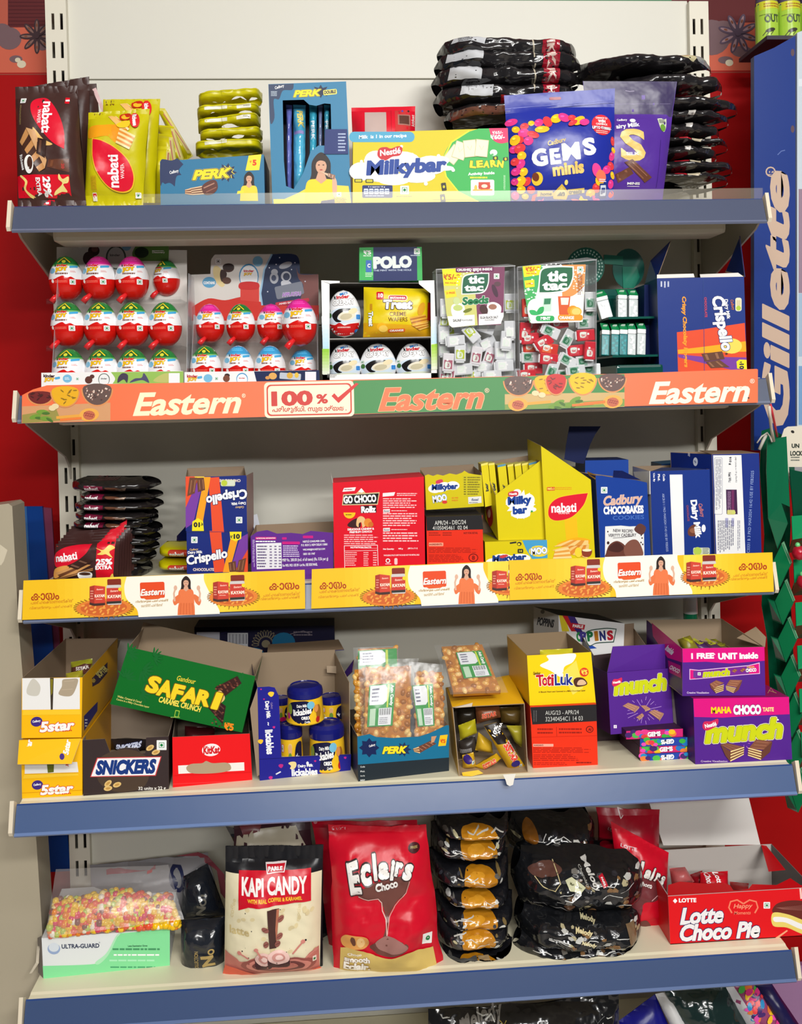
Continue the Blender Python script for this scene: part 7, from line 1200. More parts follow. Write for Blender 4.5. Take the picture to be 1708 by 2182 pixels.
a.poly([(1056,450),(1110,456),(1400,428),(1462,412),(1464,478),(1400,482),(1110,508),(1056,512)],(246,200,236)); a.poly([(1060,454),(1110,460),(1400,432),(1458,418),(1460,474),(1400,478),(1110,504),(1060,508)],(120,40,150)); a.poly([(1060,454),(1090,458),(1090,505),(1060,508)], MG); a.poly([(1400,432),(1458,418),(1460,474),(1400,478)], MG); munch(a,1210,472,156,40,4); a.text('CHOCO',1412,456,60,20, WH,4,.09,0,((80,20,80),.04)); a.text('MAHA',1410,438,44,8,(246,220,90),4,.05); a.choc([(1300,462),(1318,448),(1334,456),(1318,472)],(150,90,60),(190,130,90),2); a.choc([(1346,458),(1368,442),(1382,452),(1360,468)],(150,90,60),(190,130,90),2); a.rect(1078,460,1096,500,(110,60,150)); a.veg(1112,478,9)
a.wafer([(1190,560),(1256,540),(1252,575),(1208,590)],7,(236,206,140),(120,70,46)); a.choc([(1172,536),(1210,514),(1256,530),(1196,562)],(150,94,70),(180,124,96),3); a.poly([(1172,536),(1194,562),(1208,590),(1180,560)],(120,70,56)); a.wafer([(1266,548),(1326,560),(1310,588),(1268,570)],7,(236,206,140),(120,70,46)); a.choc([(1268,545),(1290,512),(1362,514),(1330,556)],(150,94,70),(180,124,96),3); a.poly([(1326,560),(1362,516),(1340,570),(1312,590)],(120,70,56))
a.text('Creative Visualization',1105,587,128,12,(220,200,230),0,.02)
ls = Art(D3); ls.poly([(838,182),(1013,332),(1014,412),(930,385),(845,260)], MG); ls.text('inside',944,340,52,34, WH,-40,.07); ls.poly([(932,400),(1005,430),(1010,505),(940,470)],(190,20,120)); ls.text('CHOCO',972,452,62,24,(246,226,240),-28,.08)
up, _ = carton('candy_box', 'upper purple and pink carton with free unit lettering, filled with bars', 'carton', Q(D3,(1015,332),(1490,322),(1496,604),(1015,607)), YU,.13, a, PU,(70,30,110), opn='top', hb=.006, hs=.006, arts={'L': ls}, back=(-.06,.99,.02), inner=(158,138,114))
sheet('torn_flap', up,[at(*Q(D3,(1494,322))[0], YU+.002), at(*Q(D3,(1500,265))[0], YU+.04), at(*Q(D3,(1440,205))[0], YU+.08), at(*Q(D3,(1330,270))[0], YU+.05)],(176,154,126), KRAFT)
for i,(q, c) in enumerate((([(985,280),(1060,255),(1110,330),(1040,400)],(130,120,40)),([(1040,290),(1120,285),(1180,330),(1150,400)],(70,40,90)),([(1110,290),(1190,292),(1250,330),(1230,400)],(80,50,80)),([(1180,300),(1240,300),(1290,330),(1290,400)],(120,100,60)))):
    b = Art(D3); cx = (q[0][0]+q[2][0])/2; b.text('munch', cx,(q[0][1]+q[2][1])/2-20,70,18,(176,176,40),-30,.08,.2)
    bag('chocolate_bar',['leftmost', 'second from left', 'second from right', 'rightmost'][i]+' dark wrapped bar in the upper purple and pink carton', 'chocolate bar', Q(D3, *q), YU+.05,.008, b, c,(.04,.04),.004, seed=170+i, lean=.5, group='bars in the upper purple and pink carton', cells=(12,12))
# --- small white and green tube far back
mb = MB(); p = at(1472,1380,-.07); t = at(1472,1270,-.07); r = .011; g0 = at(1472,1306,-.07).z-zd; mb.lathe([(.0004,0,(20,120,80)),(r,0,(20,120,80)),(r, g0,(232,232,230)),(r*.98, t.z-zd,(232,232,230)),(.0004, t.z-zd)], WH); o = mb.build('tube', 'gloss_plastic'); o.location = (p.x,-.07, zd); tag(o, 'white and green tube standing by the right upright', 'tube')
# ================================================================== LOWEST SHELF
zd = DECK[4]
def FE(z, x, y, lo=-.279): p = atz(*Q(z,(x, y))[0], zd); return max(lo, p.y)
# --- glove carton with a bag of sugar candies on it
YU_ = FE(E1,130,1018); a = Art(E1); mint = (136,226,160); wht = (226,230,230)
a.blob([(545,775),(808,752),(808,990),(132,1018),(128,950),(400,940),(455,910),(500,830)], mint, sharp=(0,1,2,3,4)); a.blob([(430,940),(480,890),(530,790),(545,775),(520,790),(470,880),(410,930)],(176,234,190))
a.text('ULTRA-GUARD',330,843,202,24,(40,50,80),1.5,.04); a.ell(188,858,34,30,(150,170,206)); a.ell(188,850,28,24,(214,222,230)); a.text('®',432,824,7,7,(60,70,90)); a.text('Latex Examination Gloves',636,842,104,10,(30,90,60),1,.04); a.micro(502,852,770,868,1,(70,150,100),3,.6); a.micro(508,884,766,896,1, WH,4,.7); a.micro(485,912,770,930,1,(176,240,196),5,.5); a.micro(490,950,790,964,1,(70,160,110),6,.5)
ug, _ = carton('glove_box', 'white and mint green glove carton at the left end of the lowest shelf', 'carton', Q(E1,(122,802),(808,752),(808,990),(132,1018)), YU_,.13, a, wht,(206,210,214), z=zd, top=(214,216,216), YR=YU_+.012)
sheet('end_flap', ug, Q(E1,(120,790, YU_+.001),(100,800, YU_+.01),(104,985, YU_+.01),(130,1016, YU_+.001)),(120,112,104),(120,112,104)); sheet('end_flap', ug, Q(E1,(110,800, YU_+.01),(100,830, YU_+.012),(92,930, YU_+.0),(56,992, YU_-.004),(66,990, YU_-.004),(104,935, YU_)),(190,180,160),(190,180,160))
lp = Plane(*Q(E1,(150,790),(870,730)), YU_+.0, YU_+.012,.75)
hit = lambda x, y: lp.hit(*Q(E1,(x, y))[0]); rnd = random.Random(3); mb = MB(); cols = [(246,196,20),(246,196,20),(240,140,30),(232,84,50),(246,220,150),(236,100,70),(250,206,50),(226,60,100),(190,206,80)]
def ball(mb, c, r, col):
    V = [c+Vector((0,0, r))]; F = []
    for j, ph in enumerate((.79,1.57,2.36)):
        for k in range(6): t = 6.2832*k/6; V.append(c+Vector((math.sin(ph)*math.cos(t), math.sin(ph)*math.sin(t), math.cos(ph)))*r)
    V.append(c-Vector((0,0, r)))
    for k in range(6):
        q = (k+1) % 6; F += [(0,1+k,1+q),(1+k,7+k,7+q,1+q),(7+k,13+k,13+q,7+q),(13+k,19,13+q)]
    mb.add(V, F, col, True)
for j in range(15):
    for i in range(52):
        u = (i+.5+rnd.uniform(-.35,.35))/52; v = (j+.5+rnd.uniform(-.35,.35))/15; yb = 790-50*u-math.sin(u*3.14)*10; yt_ = 575-30*u+20*math.sin(u*9); x = 160+(865-160)*u+(1-v)*(40*(1-u)-60*u); y = yt_+(yb-yt_)*v
        if j < 2 and rnd.random() < .5: continue
        ball(mb, hit(x, y)+lp.n*(.008*math.sin(3.14*min(1, max(0, v)))+rnd.uniform(-.003,.003)), rnd.uniform(.0042,.0056), rnd.choice(cols if rnd.random() > .12 else [(250,240,220),(140,80,70)]))
o = mb.build('sugar_candies', 'gloss_plastic'); tag(o, 'yellow, orange and pink candy balls inside the clear bag on the glove carton', 'candy', None, 'stuff')
bag('candy_bag', 'clear crinkled bag lying on the glove carton, half full of candy balls', 'candy bag', Q(E1,(198,432),(800,408),(884,700),(140,800)), YU_-.012,.012, None, WH,(.3,.06),.004, seed=180, YR=YU_, lean=.75, m='bag_film', cells=(24,20), kb=-.4)
b = Art(E1); b.poly([(470,425),(730,395),(740,410),(480,440)],(150,40,60)); b.poly([(840,360),(960,340),(1010,360),(1100,460),(1110,600),(1080,560),(1060,440),(960,360)],(130,60,70)); b.ell(860,440,40,60,(30,36,70),20); b.ell(862,440,22,40,(120,120,124),20); b.poly([(690,405),(720,398),(725,418),(700,425)],(190,30,40))
bag('candy_bag', 'grey printed candy bag slumped behind the clear bag of candy balls', 'candy bag', Q(E1,(380,410),(1010,342),(1120,760),(400,800)), YU_+.14,.03, b,(132,130,134),(.06,.06),.008, seed=181, wav=.04)
# --- black candy bags with gold lettering
for i,(q, Y, tx, lb, lean) in enumerate((([(866,690),(935,376),(1000,430),(1112,660)],-.17,[('N',985,640,58,46,-100),('O',1000,590,40,34,-100),('I',1005,555,8,30,-100)], 'upper black bag leaning in a peak between the clear bag and the coffee candy',.3),([(866,705),(1104,684),(1104,965),(870,1002)],-.235,[('N',1022,890,62,66,-80),('O',1040,836,30,34,-80),('COLLECTION',962,890,110,20,90)], 'lower black bag with gold letters beside the glove carton',.1))):
    b = Art(E1)
    for (t_, x, y, w, h, r) in tx: b.text(t_, x, y, w, h,(176,150,90) if i else (110,106,96), r,.06 if len(t_) < 3 else .01)
    if i == 0: q = [(880,470),(1010,400),(1115,680),(868,700)]
    bag('candy_bag', lb, 'candy bag', Q(E1, *q), Y,.022, b,(28,32,40),(.03,.04),.006, seed=183+i, lean=lean, wav=.03, m='black_film')
p_ = at(*Q(E1,(935,380))[0],-.17)
# --- coffee candy bags
a = Art(E1); cr = (232,222,188); a.poly([(1108,440),(1622,432),(1610,990),(1100,1012)], cr); rnd = random.Random(9)
for i in range(26): a.ell(rnd.uniform(1140,1590), rnd.uniform(600,830),14,10,(222,206,160), rnd.uniform(0,90), n=8)
a.text('latte',1188,722,108,42,(206,186,130),2,.02); a.text('coffee',1150,610,100,24,(222,206,160),80,.02); a.text('mocha',1500,620,90,20,(222,206,160),84,.02)
a.poly([(1182,420),(1565,408),(1566,566),(1238,588),(1184,612)],(206,16,40)); a.poly([(1322,386),(1434,378),(1424,424),(1332,430)],(240,226,226)); a.poly([(1328,392),(1427,384),(1420,418),(1338,424)],(200,20,40)); a.text('PARLE',1376,406,76,18, WH,4,.06)
a.text('KAPI CANDY',1372,486,344,84,(246,240,236),2,.05); a.text('WITH REAL COFFEE & KARAMEL',1376,550,286,20,(250,196,50),2,.05)
a.poly([(1338,596),(1400,592),(1385,800),(1350,800)],(74,46,42)); a.poly([(1386,596),(1400,594),(1386,780),(1380,700)],(180,110,84))
for x, y, r in ((1408,645,50),(1328,696,-20),(1402,735,50),(1332,775,80),(1392,775,70)): a.ell(x, y,20,14,(150,90,80), r, n=14); a.line([(x-12, y+6),(x+12, y-6)],2,(90,50,44))
a.blob([(1106,850),(1170,870),(1200,890),(1300,850),(1440,850),(1520,870),(1560,840),(1606,820),(1612,992),(1100,1012)],(196,116,104), sharp=(0,7,8,9))
for i,(rx, ry, c) in enumerate(((200,56,(150,80,72)),(172,46,(206,130,116)),(140,36,(110,58,54)),(104,26,(190,110,98)))): a.ell(1395,905, rx, ry, c,2, n=28)
for x, y, w in ((1318,866,46),(1398,850,58)): a.rr(x-w, y-20, x+w, y+58,22,(70,36,40)); a.ell(x, y-6, w,40,(236,196,186)); a.ell(x, y-8, w*.6,24,(206,146,136)); a.ell(x+4, y-10, w*.36,14,(240,206,196))
for x0, y0, x1, y1 in ((1280,800,1310,850),(1470,830,1525,770),(1190,830,1240,860),(1540,860,1590,830)): a.line([(x0, y0),(x1, y1)],9,(206,130,118)); a.ell(x1 if x1 > 1400 else x0, y1 if x1 > 1400 else y0,12,10,(206,130,118), n=10)
a.blob([(1106,930),(1180,940),(1300,970),(1450,972),(1611,940),(1612,965),(1450,992),(1250,1000),(1102,1012)],(214,96,70), sharp=(0,4)); a.rr(1574,862,1594,892,3,(236,220,206)); a.ell(1584,878,6,7,(30,120,60), n=8); a.poly([(1098,1000),(1612,978),(1645,990),(1086,1046)],(30,26,28))
YKc = -.262
bag('candy_bag', 'front cream coffee candy bag with a red name panel', 'candy bag', Q(E1,(1106,308),(1630,300),(1626,992),(1096,1034)), YKc,.024, a,(26,26,30),(.11,.04),.006, seed=186, pu=3, lean=.05, teeth=50, wav=.02, group='coffee candy bags', cells=(32,40), step=.00035)
b = Art(E1); b.poly([(1160,300),(1520,268),(1620,620),(1150,650)],(206,198,176)); b.poly([(1168,250),(1240,220),(1480,190),(1540,290),(1160,330)],(188,180,160)); b.poly([(1180,200),(1300,180),(1290,225),(1200,240)],(110,50,56))
bag('candy_bag', 'crumpled coffee candy bag directly behind the front cream one', 'candy bag', Q(E1,(1150,190),(1560,175),(1640,900),(1150,950)),-.2,.024, b,(60,32,40),(.05,.04),.009, seed=187, wav=.03, group='coffee candy bags')
bag('candy_bag', 'black backed candy bag showing right of the cream coffee candy bag', 'candy bag', Q(E1,(1105,200),(1650,330),(1690,880),(1500,950)),-.175,.026, None,(24,24,32),(.04,.04),.008, seed=188, wav=.03, m='black_film')
# --- red chocolate candy bags
def eclairs(a, dx, dy, k, cols, part=False):
    X = lambda *l: [(dx+x*k, dy+y*k) for x, y in l]
    a.blob(X((340,700),(400,640),(560,580),(700,560),(716,600),(690,690),(620,760),(580,830),(560,900),(556,1000),(600,1010),(690,1040),(700,1080),(640,1120),(540,1140),(460,1110),(430,1080),(470,1040),(520,1010),(545,900),(520,780),(490,735),(420,745),(370,730)), cols[0])
    a.blob(X((470,1040),(560,990),(660,1030),(700,1075),(620,1110),(520,1100)), tuple(min(255, v+46) for v in cols[0])); a.line(X((350,720),(420,742),(490,728),(515,760),(520,820),(546,880),(552,990)),7*k,(226,190,180)); a.line(X((712,600),(690,690),(610,780),(568,870),(556,980)),5*k,(220,170,160))
    for ch, x, y, w, h, r in (('E',318,590,92,210,14),('c',404,560,72,130,12),('l',466,512,34,160,10),('a',528,532,72,96,6),('i',592,530,30,120,-2),('r',636,520,56,86,-8),('s',700,538,60,100,-14)): a.text(ch, dx+x*k, dy+y*k, w*k, h*k,(236,232,226), r,.07,.15,((56,40,40),.07))
    a.text('Choco', dx+548*k, dy+628*k,160*k,62*k,(240,236,230),14,.06,.1,((80,50,46),.05)); a.blob(X((225,1040),(260,995),(340,990),(410,1000),(424,1050),(390,1090),(300,1100),(240,1090)),(226,160,84)); a.blob(X((300,1000),(322,1010),(330,1060),(310,1070),(292,1030)),(110,66,46)); a.ell(dx+366*k, dy+1040*k,30*k,40*k,(240,196,130))
RE = (206,14,40); YE_ = -.266
a = Art(E2); eclairs(a,0,0,1,((112,66,58),)); a.blob([(222,1110),(300,1095),(450,1130),(560,1150),(700,1110),(888,1108),(925,1290),(700,1310),(520,1322),(410,1338),(216,1335)],(216,186,104), sharp=(0,5,6,10)); a.rr(808,995,880,1078,4,(240,238,232),-3); a.ell(848,1034,16,18,(20,120,60)); a.ell(752,402,44,34,(70,20,24)); a.text('FREE',752,398,50,16,(170,150,90),2,.05); a.text('LOTTE',235,288,88,16,(230,170,180),4,.04); a.ell(172,288,14,13,(230,170,180), n=10)
a.text('Choco',322,1142,100,22,(250,240,220),3,.06); a.text('smooth',340,1182,180,44,(250,244,232),2,.07,0,((160,110,50),.05)); a.text('Eclair.',338,1240,190,62,(250,244,232),2,.07,.1,((160,110,50),.05)); a.line([(150,1350),(560,1345),(985,1360)],6,(140,20,34))
bag('candy_bag', 'front red chocolate toffee bag with a gold foot, centre of the lowest shelf', 'candy bag', Q(E2,(132,262),(846,262),(990,1374),(168,1374)), YE_,.03, a, RE,(.05,.04),.008, seed=190, pu=2.8, lean=.06, wav=.035, teeth=50, group='red chocolate toffee bags', cells=(34,44), step=.00035)
b = Art(E2); b.poly([(185,1040),(240,1010),(250,1190),(190,1180)],(206,180,90)); b.ell(40,245,14,13,(200,120,130), n=10)
bag('candy_bag', 'second red toffee bag peeking out left behind the front red one', 'candy bag', Q(E2,(10,235),(780,228),(860,1270),(155,1268)),-.21,.03, b,(176,12,36),(.05,.04),.008, seed=191, wav=.03, group='red chocolate toffee bags')
# --- black and gold twist-candy bags, left pile
rows = [(150,262,905,1440),(236,432,880,1420),(430,612,862,1440),(602,745,925,1440),(735,902,905,1470),(895,1095,915,1440),(1080,1256,945,1470)]
for i,(y0, y1, x0, x1) in enumerate(rows):
    b = Art(E2); r = random.Random(200+i); h = y1-y0; my = (y0+y1)/2
    b.blob([(1085+r.uniform(-20,20), my-h*.3),(1180, my-h*.38),(1290, my-h*.3),(1310, my+h*.1),(1200, my+h*.26),(1090, my+h*.16)],(190,126,24)); b.blob([(1110, my-h*.2),(1180, my-h*.28),(1230, my-h*.2),(1180, my),(1120, my)],(214,150,40))
    for k in range(11): x = r.uniform(x0+40,1090) if k < 7 else r.uniform(1290, x1-80); y = my+r.uniform(-.28,.25)*h; b.ell(x, y, r.uniform(8,26), r.uniform(5,14), r.choice([(96,94,90),(60,62,70),(196,190,150),(120,100,60),(206,206,200)]), r.uniform(0,180), n=7)
    for k in range(4): x = r.uniform(x0+60, x1-160); y = my+r.uniform(-.3,.2)*h; b.line([(x, y),(x+40, y+r.uniform(-14,14)),(x+90, y+r.uniform(-22,22))],5,(206,204,196))
    if i == 6: b.poly([(1200,1128),(1282,1132),(1274,1232),(1196,1240)],(176,150,110)); b.poly([(985,1160),(1190,1160),(1186,1240),(985,1250)],(96,96,92)); b.text('MRP',1075,1240,60,12,(190,190,190),0,.02)
    p0 = Q(E2,(x0, y0),(x1, y1)); stack_pack('candy_bag', 'black and gold toffee bag piled right of the red bag, '+ORD[i], 'candy bag', *p0[0], *p0[1],-.2 if i < 5 else -.225,.06 if i < 5 else .045,(26,26,30), b, seed=200+i, wr=.008, m='black_film', pu=5, pv=2.4, group='black and gold toffee bags piled right of the red bag', cells=(36,18), wav=.035, ws=34, zmin=zd)
# --- clear and black candy bags, right pile
def melody(a, cx, cy, w, rot, k=1):
    t = math.radians(rot); F = lambda x, y: (cx+(x*math.cos(t)+y*math.sin(t))*k, cy+(-x*math.sin(t)+y*math.cos(t))*k)
    a.text('Melody', *F(0,0), w, w*.34,(214,212,206), rot,.03,.25); a.text('Chocolaty', *F(-10, w*.3/k), w*.7, w*.14,(180,178,170), rot,.01,.2); a.poly([F(10,-w*.5/k), F(60,-w*.5/k), F(60,-w*.28/k), F(10,-w*.28/k)],(190,24,44)); p = F(35,-w*.39/k); a.text('PARLE', *p, w*.24, w*.08, WH, rot,.05)
rows = [(95,330,-20,500,-.13),(310,650,20,780,-.2),(620,850,40,770,-.215),(800,985,30,760,-.235)]
for i,(y0, y1, x0, x1, Y) in enumerate(rows):
    b = Art(E3); r = random.Random(230+i); h = y1-y0
    for k in range(46 if i else 20):
        u = r.random(); x = x0+(x1-x0)*(.3 if i else .05)+u*(x1-x0)*(.62 if i else .9); y = y0+h*r.uniform(.2,.85); c = r.choice([(70,70,74),(40,40,46),(176,166,130),(130,96,60),(110,106,100),(196,196,190),(90,66,44)]); s = r.uniform(10,26); t = r.uniform(0,3.14)
        b.poly([(x+s*math.cos(t+q)*m, y+s*.6*math.sin(t+q)*m) for q, m in ((0,1),(1.2,.8),(2.4,1.1),(3.6,.9),(4.9,1))], c)
    for k in range(9): x = r.uniform(x0+80, x1-200); y = y0+h*r.uniform(.3,.8); b.line([(x, y),(x+r.uniform(30,60), y+r.uniform(-20,20)),(x+r.uniform(70,120), y+r.uniform(-30,20))],4,(214,214,210))
    if i == 1:
        melody(b,425,390,130,-68); b.poly([(278,405),(320,398),(388,438),(360,472),(300,455)],(206,206,170)); b.text('Melody itni',335,435,70,16,(90,90,60),-24,.02); b.blob([(90,385),(150,350),(230,345),(270,370),(190,400),(120,410)],(90,58,50)); b.line([(120,410),(160,450),(220,460),(250,420),(230,340)],5,(206,190,140)); b.ell(440,600,22,26,(176,130,80)); b.ell(640,590,34,22,(150,110,70)); b.ell(300,545,30,16,(110,80,60))
        for k in range(5): b.line([(90+k*14,560+k*6),(130+k*16,610),(200+k*14,640)],3,(176,170,150))
    elif i == 2: 
        b.text('Melody',380,690,100,24,(226,210,160),-12,.05,.2); b.text('Melody',400,740,90,24,(226,214,170),-16,.05,.2); b.text('Melody',420,655,80,20,(200,190,150),-8,.05,.2); b.poly([(625,670),(680,665),(690,760),(640,790)],(120,96,70))
        for k in range(4): b.line([(200+k*30,720+k*10),(300,790-k*14),(330,840)],4,(90,90,86))
    elif i == 0: b.ell(90,160,40,46,(130,80,24)); b.poly([(70,230),(130,226),(136,300),(90,310)],(150,130,90)); b.poly([(210,268),(258,270),(256,298),(210,296)],(176,30,44)); b.poly([(0,280),(90,262),(90,320),(0,320)],(90,96,106))
    p0 = Q(E3,(x0, y0),(x1, y1)); stack_pack('candy_bag', 'clear and black toffee bag beside the yellow footed red bag, '+ORD[i], 'candy bag', *p0[0], *p0[1], Y,.065 if i < 3 else .04,(22,23,26), b, seed=240+i, wr=.009, m='black_film', pu=4, pv=2.4, group='clear and black toffee bags', cells=(40,22), wav=.04, ws=32, taper=(.04,.1), zmin=zd)
# --- red toffee bags beside the pie carton
b = Art(E3); b.text('LOTTE',600,220,60,16,(230,180,190),-20,.04); b.line([(640,105),(650,160),(690,130),(640,110)],8,(240,226,226))
bag('candy_bag', 'dark red toffee bag standing tallest behind the right black pile', 'candy bag', Q(E3,(514,108),(884,122),(870,860),(560,860)),-.14,.025, b,(168,12,38),(.04,.04),.008, seed=250, wav=.03)
a = Art(E3); a.blob([(680,560),(760,470),(870,470),(880,540),(830,590),(760,610),(730,700),(680,720)],(112,50,54)); a.line([(878,470),(868,545),(800,590)],4,(220,180,180)); a.text('LOTTE',690,318,90,18,(236,200,206),-14,.04)
for ch, x, y, w, h, r in (('l',748,418,20,80,-10),('a',782,446,34,50,-18),('i',812,448,16,70,-24),('r',838,468,28,46,-30),('s',866,490,30,52,-36)): a.text(ch, x, y, w, h,(240,236,230), r,.07,.1,((50,36,36),.06))
a.text('Choco',770,505,76,26,(236,230,226),-14,.05); a.blob([(690,760),(760,700),(800,740),(808,780),(740,790)],(110,60,54)); a.rr(862,738,896,780,3,(236,234,230),-4); a.ell(879,760,8,9,(20,120,60), n=10); a.blob([(690,790),(760,785),(890,798),(905,800),(905,910),(760,890),(680,880)],(226,196,20), sharp=(3,4))
bag('candy_bag', 'red toffee bag with a yellow foot beside the red pie carton', 'candy bag', Q(E3,(600,190),(936,372),(906,908),(670,884)),-.19,.026, a, RE,(.04,.05),.008, seed=251, wav=.03, cells=(26,34), step=.0003)
# --- red pie carton with its lid thrown open
YP = FE(E3,945,905); a = Art(E3)
a.text('LOTTE',1045,648,100,24, WH,1,.06); a.poly([(960,652),(973,637),(986,652),(973,666)], WH); a.ell(973,652,10,10, WH, n=10)
a.text('Lotte',1126,736,252,96,(240,238,240),3,.06,.28,[((40,26,90),.05)]); a.text('Choco Pie',1232,826,462,96,(240,238,240),3,.06,.28,[((40,26,90),.05)])
for s in (-1,1): a.line([(1368,668),(1368+s*36,646),(1368+s*74,656),(1368+s*84,690),(1368+s*66,722)],9,(246,130,100))
a.text('Happy',1366,684,112,34,(250,150,120),2,.02,.25); a.text('Moments',1362,720,98,20,(250,140,110),1,.01,.25); a.veg(1504,677,19); a.poly([(1535,878),(1620,820),(1626,826),(1570,868)],(250,170,130))
a.blob([(1536,716),(1560,670),(1630,650),(1708,652),(1800,680),(1800,780),(1700,760),(1600,735)],(104,40,34)); 
for k in range(16): a.line([(1560+k*10,690-k*1.2),(1600+k*10,700+k*.6)],2,(166,100,90))
a.blob([(1538,722),(1620,728),(1708,760),(1800,790),(1800,870),(1700,840),(1620,806),(1540,795)],(236,214,110)); a.blob([(1545,745),(1620,750),(1708,786),(1800,810),(1800,835),(1700,815),(1610,776),(1550,772)],(244,242,240))
a.line([(1698,575),(1704,640)],12,(250,200,190))
TLp = at(*Q(E3,(935,624))[0], YP); zt_ = TLp.z; bk = atz(*Q(E3,(1467,326))[0], zt_); Dp = min(.25, bk.y-YP)
pl_ = Plane(*Q(E3,(945,905),(1720,872)), YP); F = [pl_.hit(*t_) for t_ in Q(E3,(932,622),(1770,572),(1775,868),(945,906))]; F[2].z = F[3].z = zd; dn = -pl_.n; rdp = (226,16,26); gi = (176,170,166); mb = MB(); D = dn*Dp; t = .001
mb.slab(F, dn*t, rdp, gi); mb.slab([F[0]+D, F[1]+D, F[2]+D, F[3]+D],-dn*t, rdp,(190,184,178)); mb.slab([F[0]+dn*t, F[3]+dn*t, F[3]+D, F[0]+D], Vector((t,0,0)), rdp, gi); mb.slab([F[1]+dn*t, F[2]+dn*t, F[2]+D, F[1]+D], Vector((-t,0,0)), rdp,(110,106,104)); mb.slab([F[3], F[2], F[2]+D, F[3]+D], Vector((0,0, t)), rdp, gi)
mb.art(a, lambda x, y, h: pl_.hit(x, y)+pl_.n*h); pc = mb.build('pie_box', 'printed_card'); tag(pc, 'red pie carton at the right end of the lowest shelf, lid open', 'carton'); recenter(pc,(F[2]+F[3])/2+D/2)
# remaining part of the top, torn along a curve
zl = zt_+.0006; T = lambda x, y: atz(*Q(E3,(x, y))[0], zl); tp = [(930,622),(932,560),(1000,540),(1150,552),(1250,545),(1290,560),(1310,590),(1350,592),(1400,580),(1420,555),(1560,560),(1640,520),(1700,560),(1770,571)]; L = [T(*q_) for q_ in tp]; ta = Art(E3); ta.poly([(932,588),(1178,568),(1182,596),(936,606)],(236,200,30)); ta.veg(966,594,11); ta.text('100% VEGETARIAN',1080,586,170,14,(120,100,20),3,.03); ta.poly([(1140,615),(1270,562),(1280,566),(1170,612)],(246,150,110)); ta.poly([(1590,570),(1640,560),(1660,580),(1600,584)],(230,110,90))
mb = MB(); mb.slab(L, Vector((0,0,-.0008)),(206,16,26), gi); tpn = mb.build('top_panel', 'printed_card', pc); mb = MB(); mb.art(ta, lambda x, y, h: T(x, y)+Vector((0,0, h))); mb.build('printed_label', 'printed_card', tpn)
bl_, br_ = F[0]+D, F[1]+D; lw = [T(905,329), T(1467,325)]; yl_ = bl_.y; P1, P2 = at(*Q(E3,(905,330))[0], yl_), at(*Q(E3,(1467,326))[0], yl_)
sheet('lid', pc,[P2, P1, at(*Q(E3,(815,60))[0], yl_+.012), at(*Q(E3,(1394,30))[0], yl_+.012)],(222,219,214),(210,16,26)); sheet('side_flap', pc,[P2+Vector((.001,0,0)), F[1]+Vector((-.04,.05,0)), F[1]+Vector((-.02,.04,.006)), at(*Q(E3,(1500,330))[0], yl_)],(206,16,26),(200,16,26))
for i,(q, c, t_, lb) in enumerate((([(1120,488),(1278,478),(1282,640),(1110,640)],(196,16,34),1, 'red wrapped pie with white lettering inside the pie carton'),([(940,462),(1030,455),(1085,540),(960,600)],(180,90,90),0, 'pinkish wrapped pie at the left inside the pie carton'),([(1056,500),(1130,476),(1140,560),(1080,600)],(150,16,30),0, 'dark red wrapped pie between two others inside the pie carton'),([(1290,540),(1400,550),(1390,640),(1300,640)],(150,40,40),0, 'wrapped pie seen through the tear notch of the pie carton'))):
    b = Art(E3)
    if t_: b.text('Lotte',1206,520,76,34, WH,-84,.04,.2); b.text('Choco',1152,522,70,30, WH,-84,.04,.2)
    bag('wrapped_pie', lb, 'wrapped pie', Q(E3, *q), YP+.05+.012*i,.012, b, c,(.05,.05),.005, seed=260+i, lean=.4, group='wrapped pies in the pie carton', cells=(14,14))
# --- stock below the lowest shelf, just entering the frame
zf = -.80
mb = MB(); mb.box(-.48,-.30, zf-.03,.48,-.02, zf,(214,208,184)); o = mb.build('plinth_shelf', 'painted_metal'); tag(o, 'bottom plinth deck under the lowest blue price rail', 'shelf')
b = Art(); r = random.Random(77)
b.text('Melody',1022,2158,98,30,(120,116,110),14,.03,.2); b.text('Chocolaty',1012,2176,74,14,(110,108,100),12,.01,.2)
for k in range(40): x = r.uniform(930,1300); y = r.uniform(2145,2230); b.line([(x, y),(x+r.uniform(4,14), y+r.uniform(-8,8)),(x+r.uniform(12,26), y+r.uniform(-8,8))], r.uniform(1,2.4), r.choice([(206,206,200),(150,130,60),(96,96,96)]))
bag('candy_bag', 'black toffee bag lettered in grey below the lowest price rail', 'candy bag',[(912,2150),(1318,2118),(1318,2360),(912,2380)],-.2,.04, b,(20,20,22),(.03,.03),.009, seed=270, m='black_film', wav=.03)
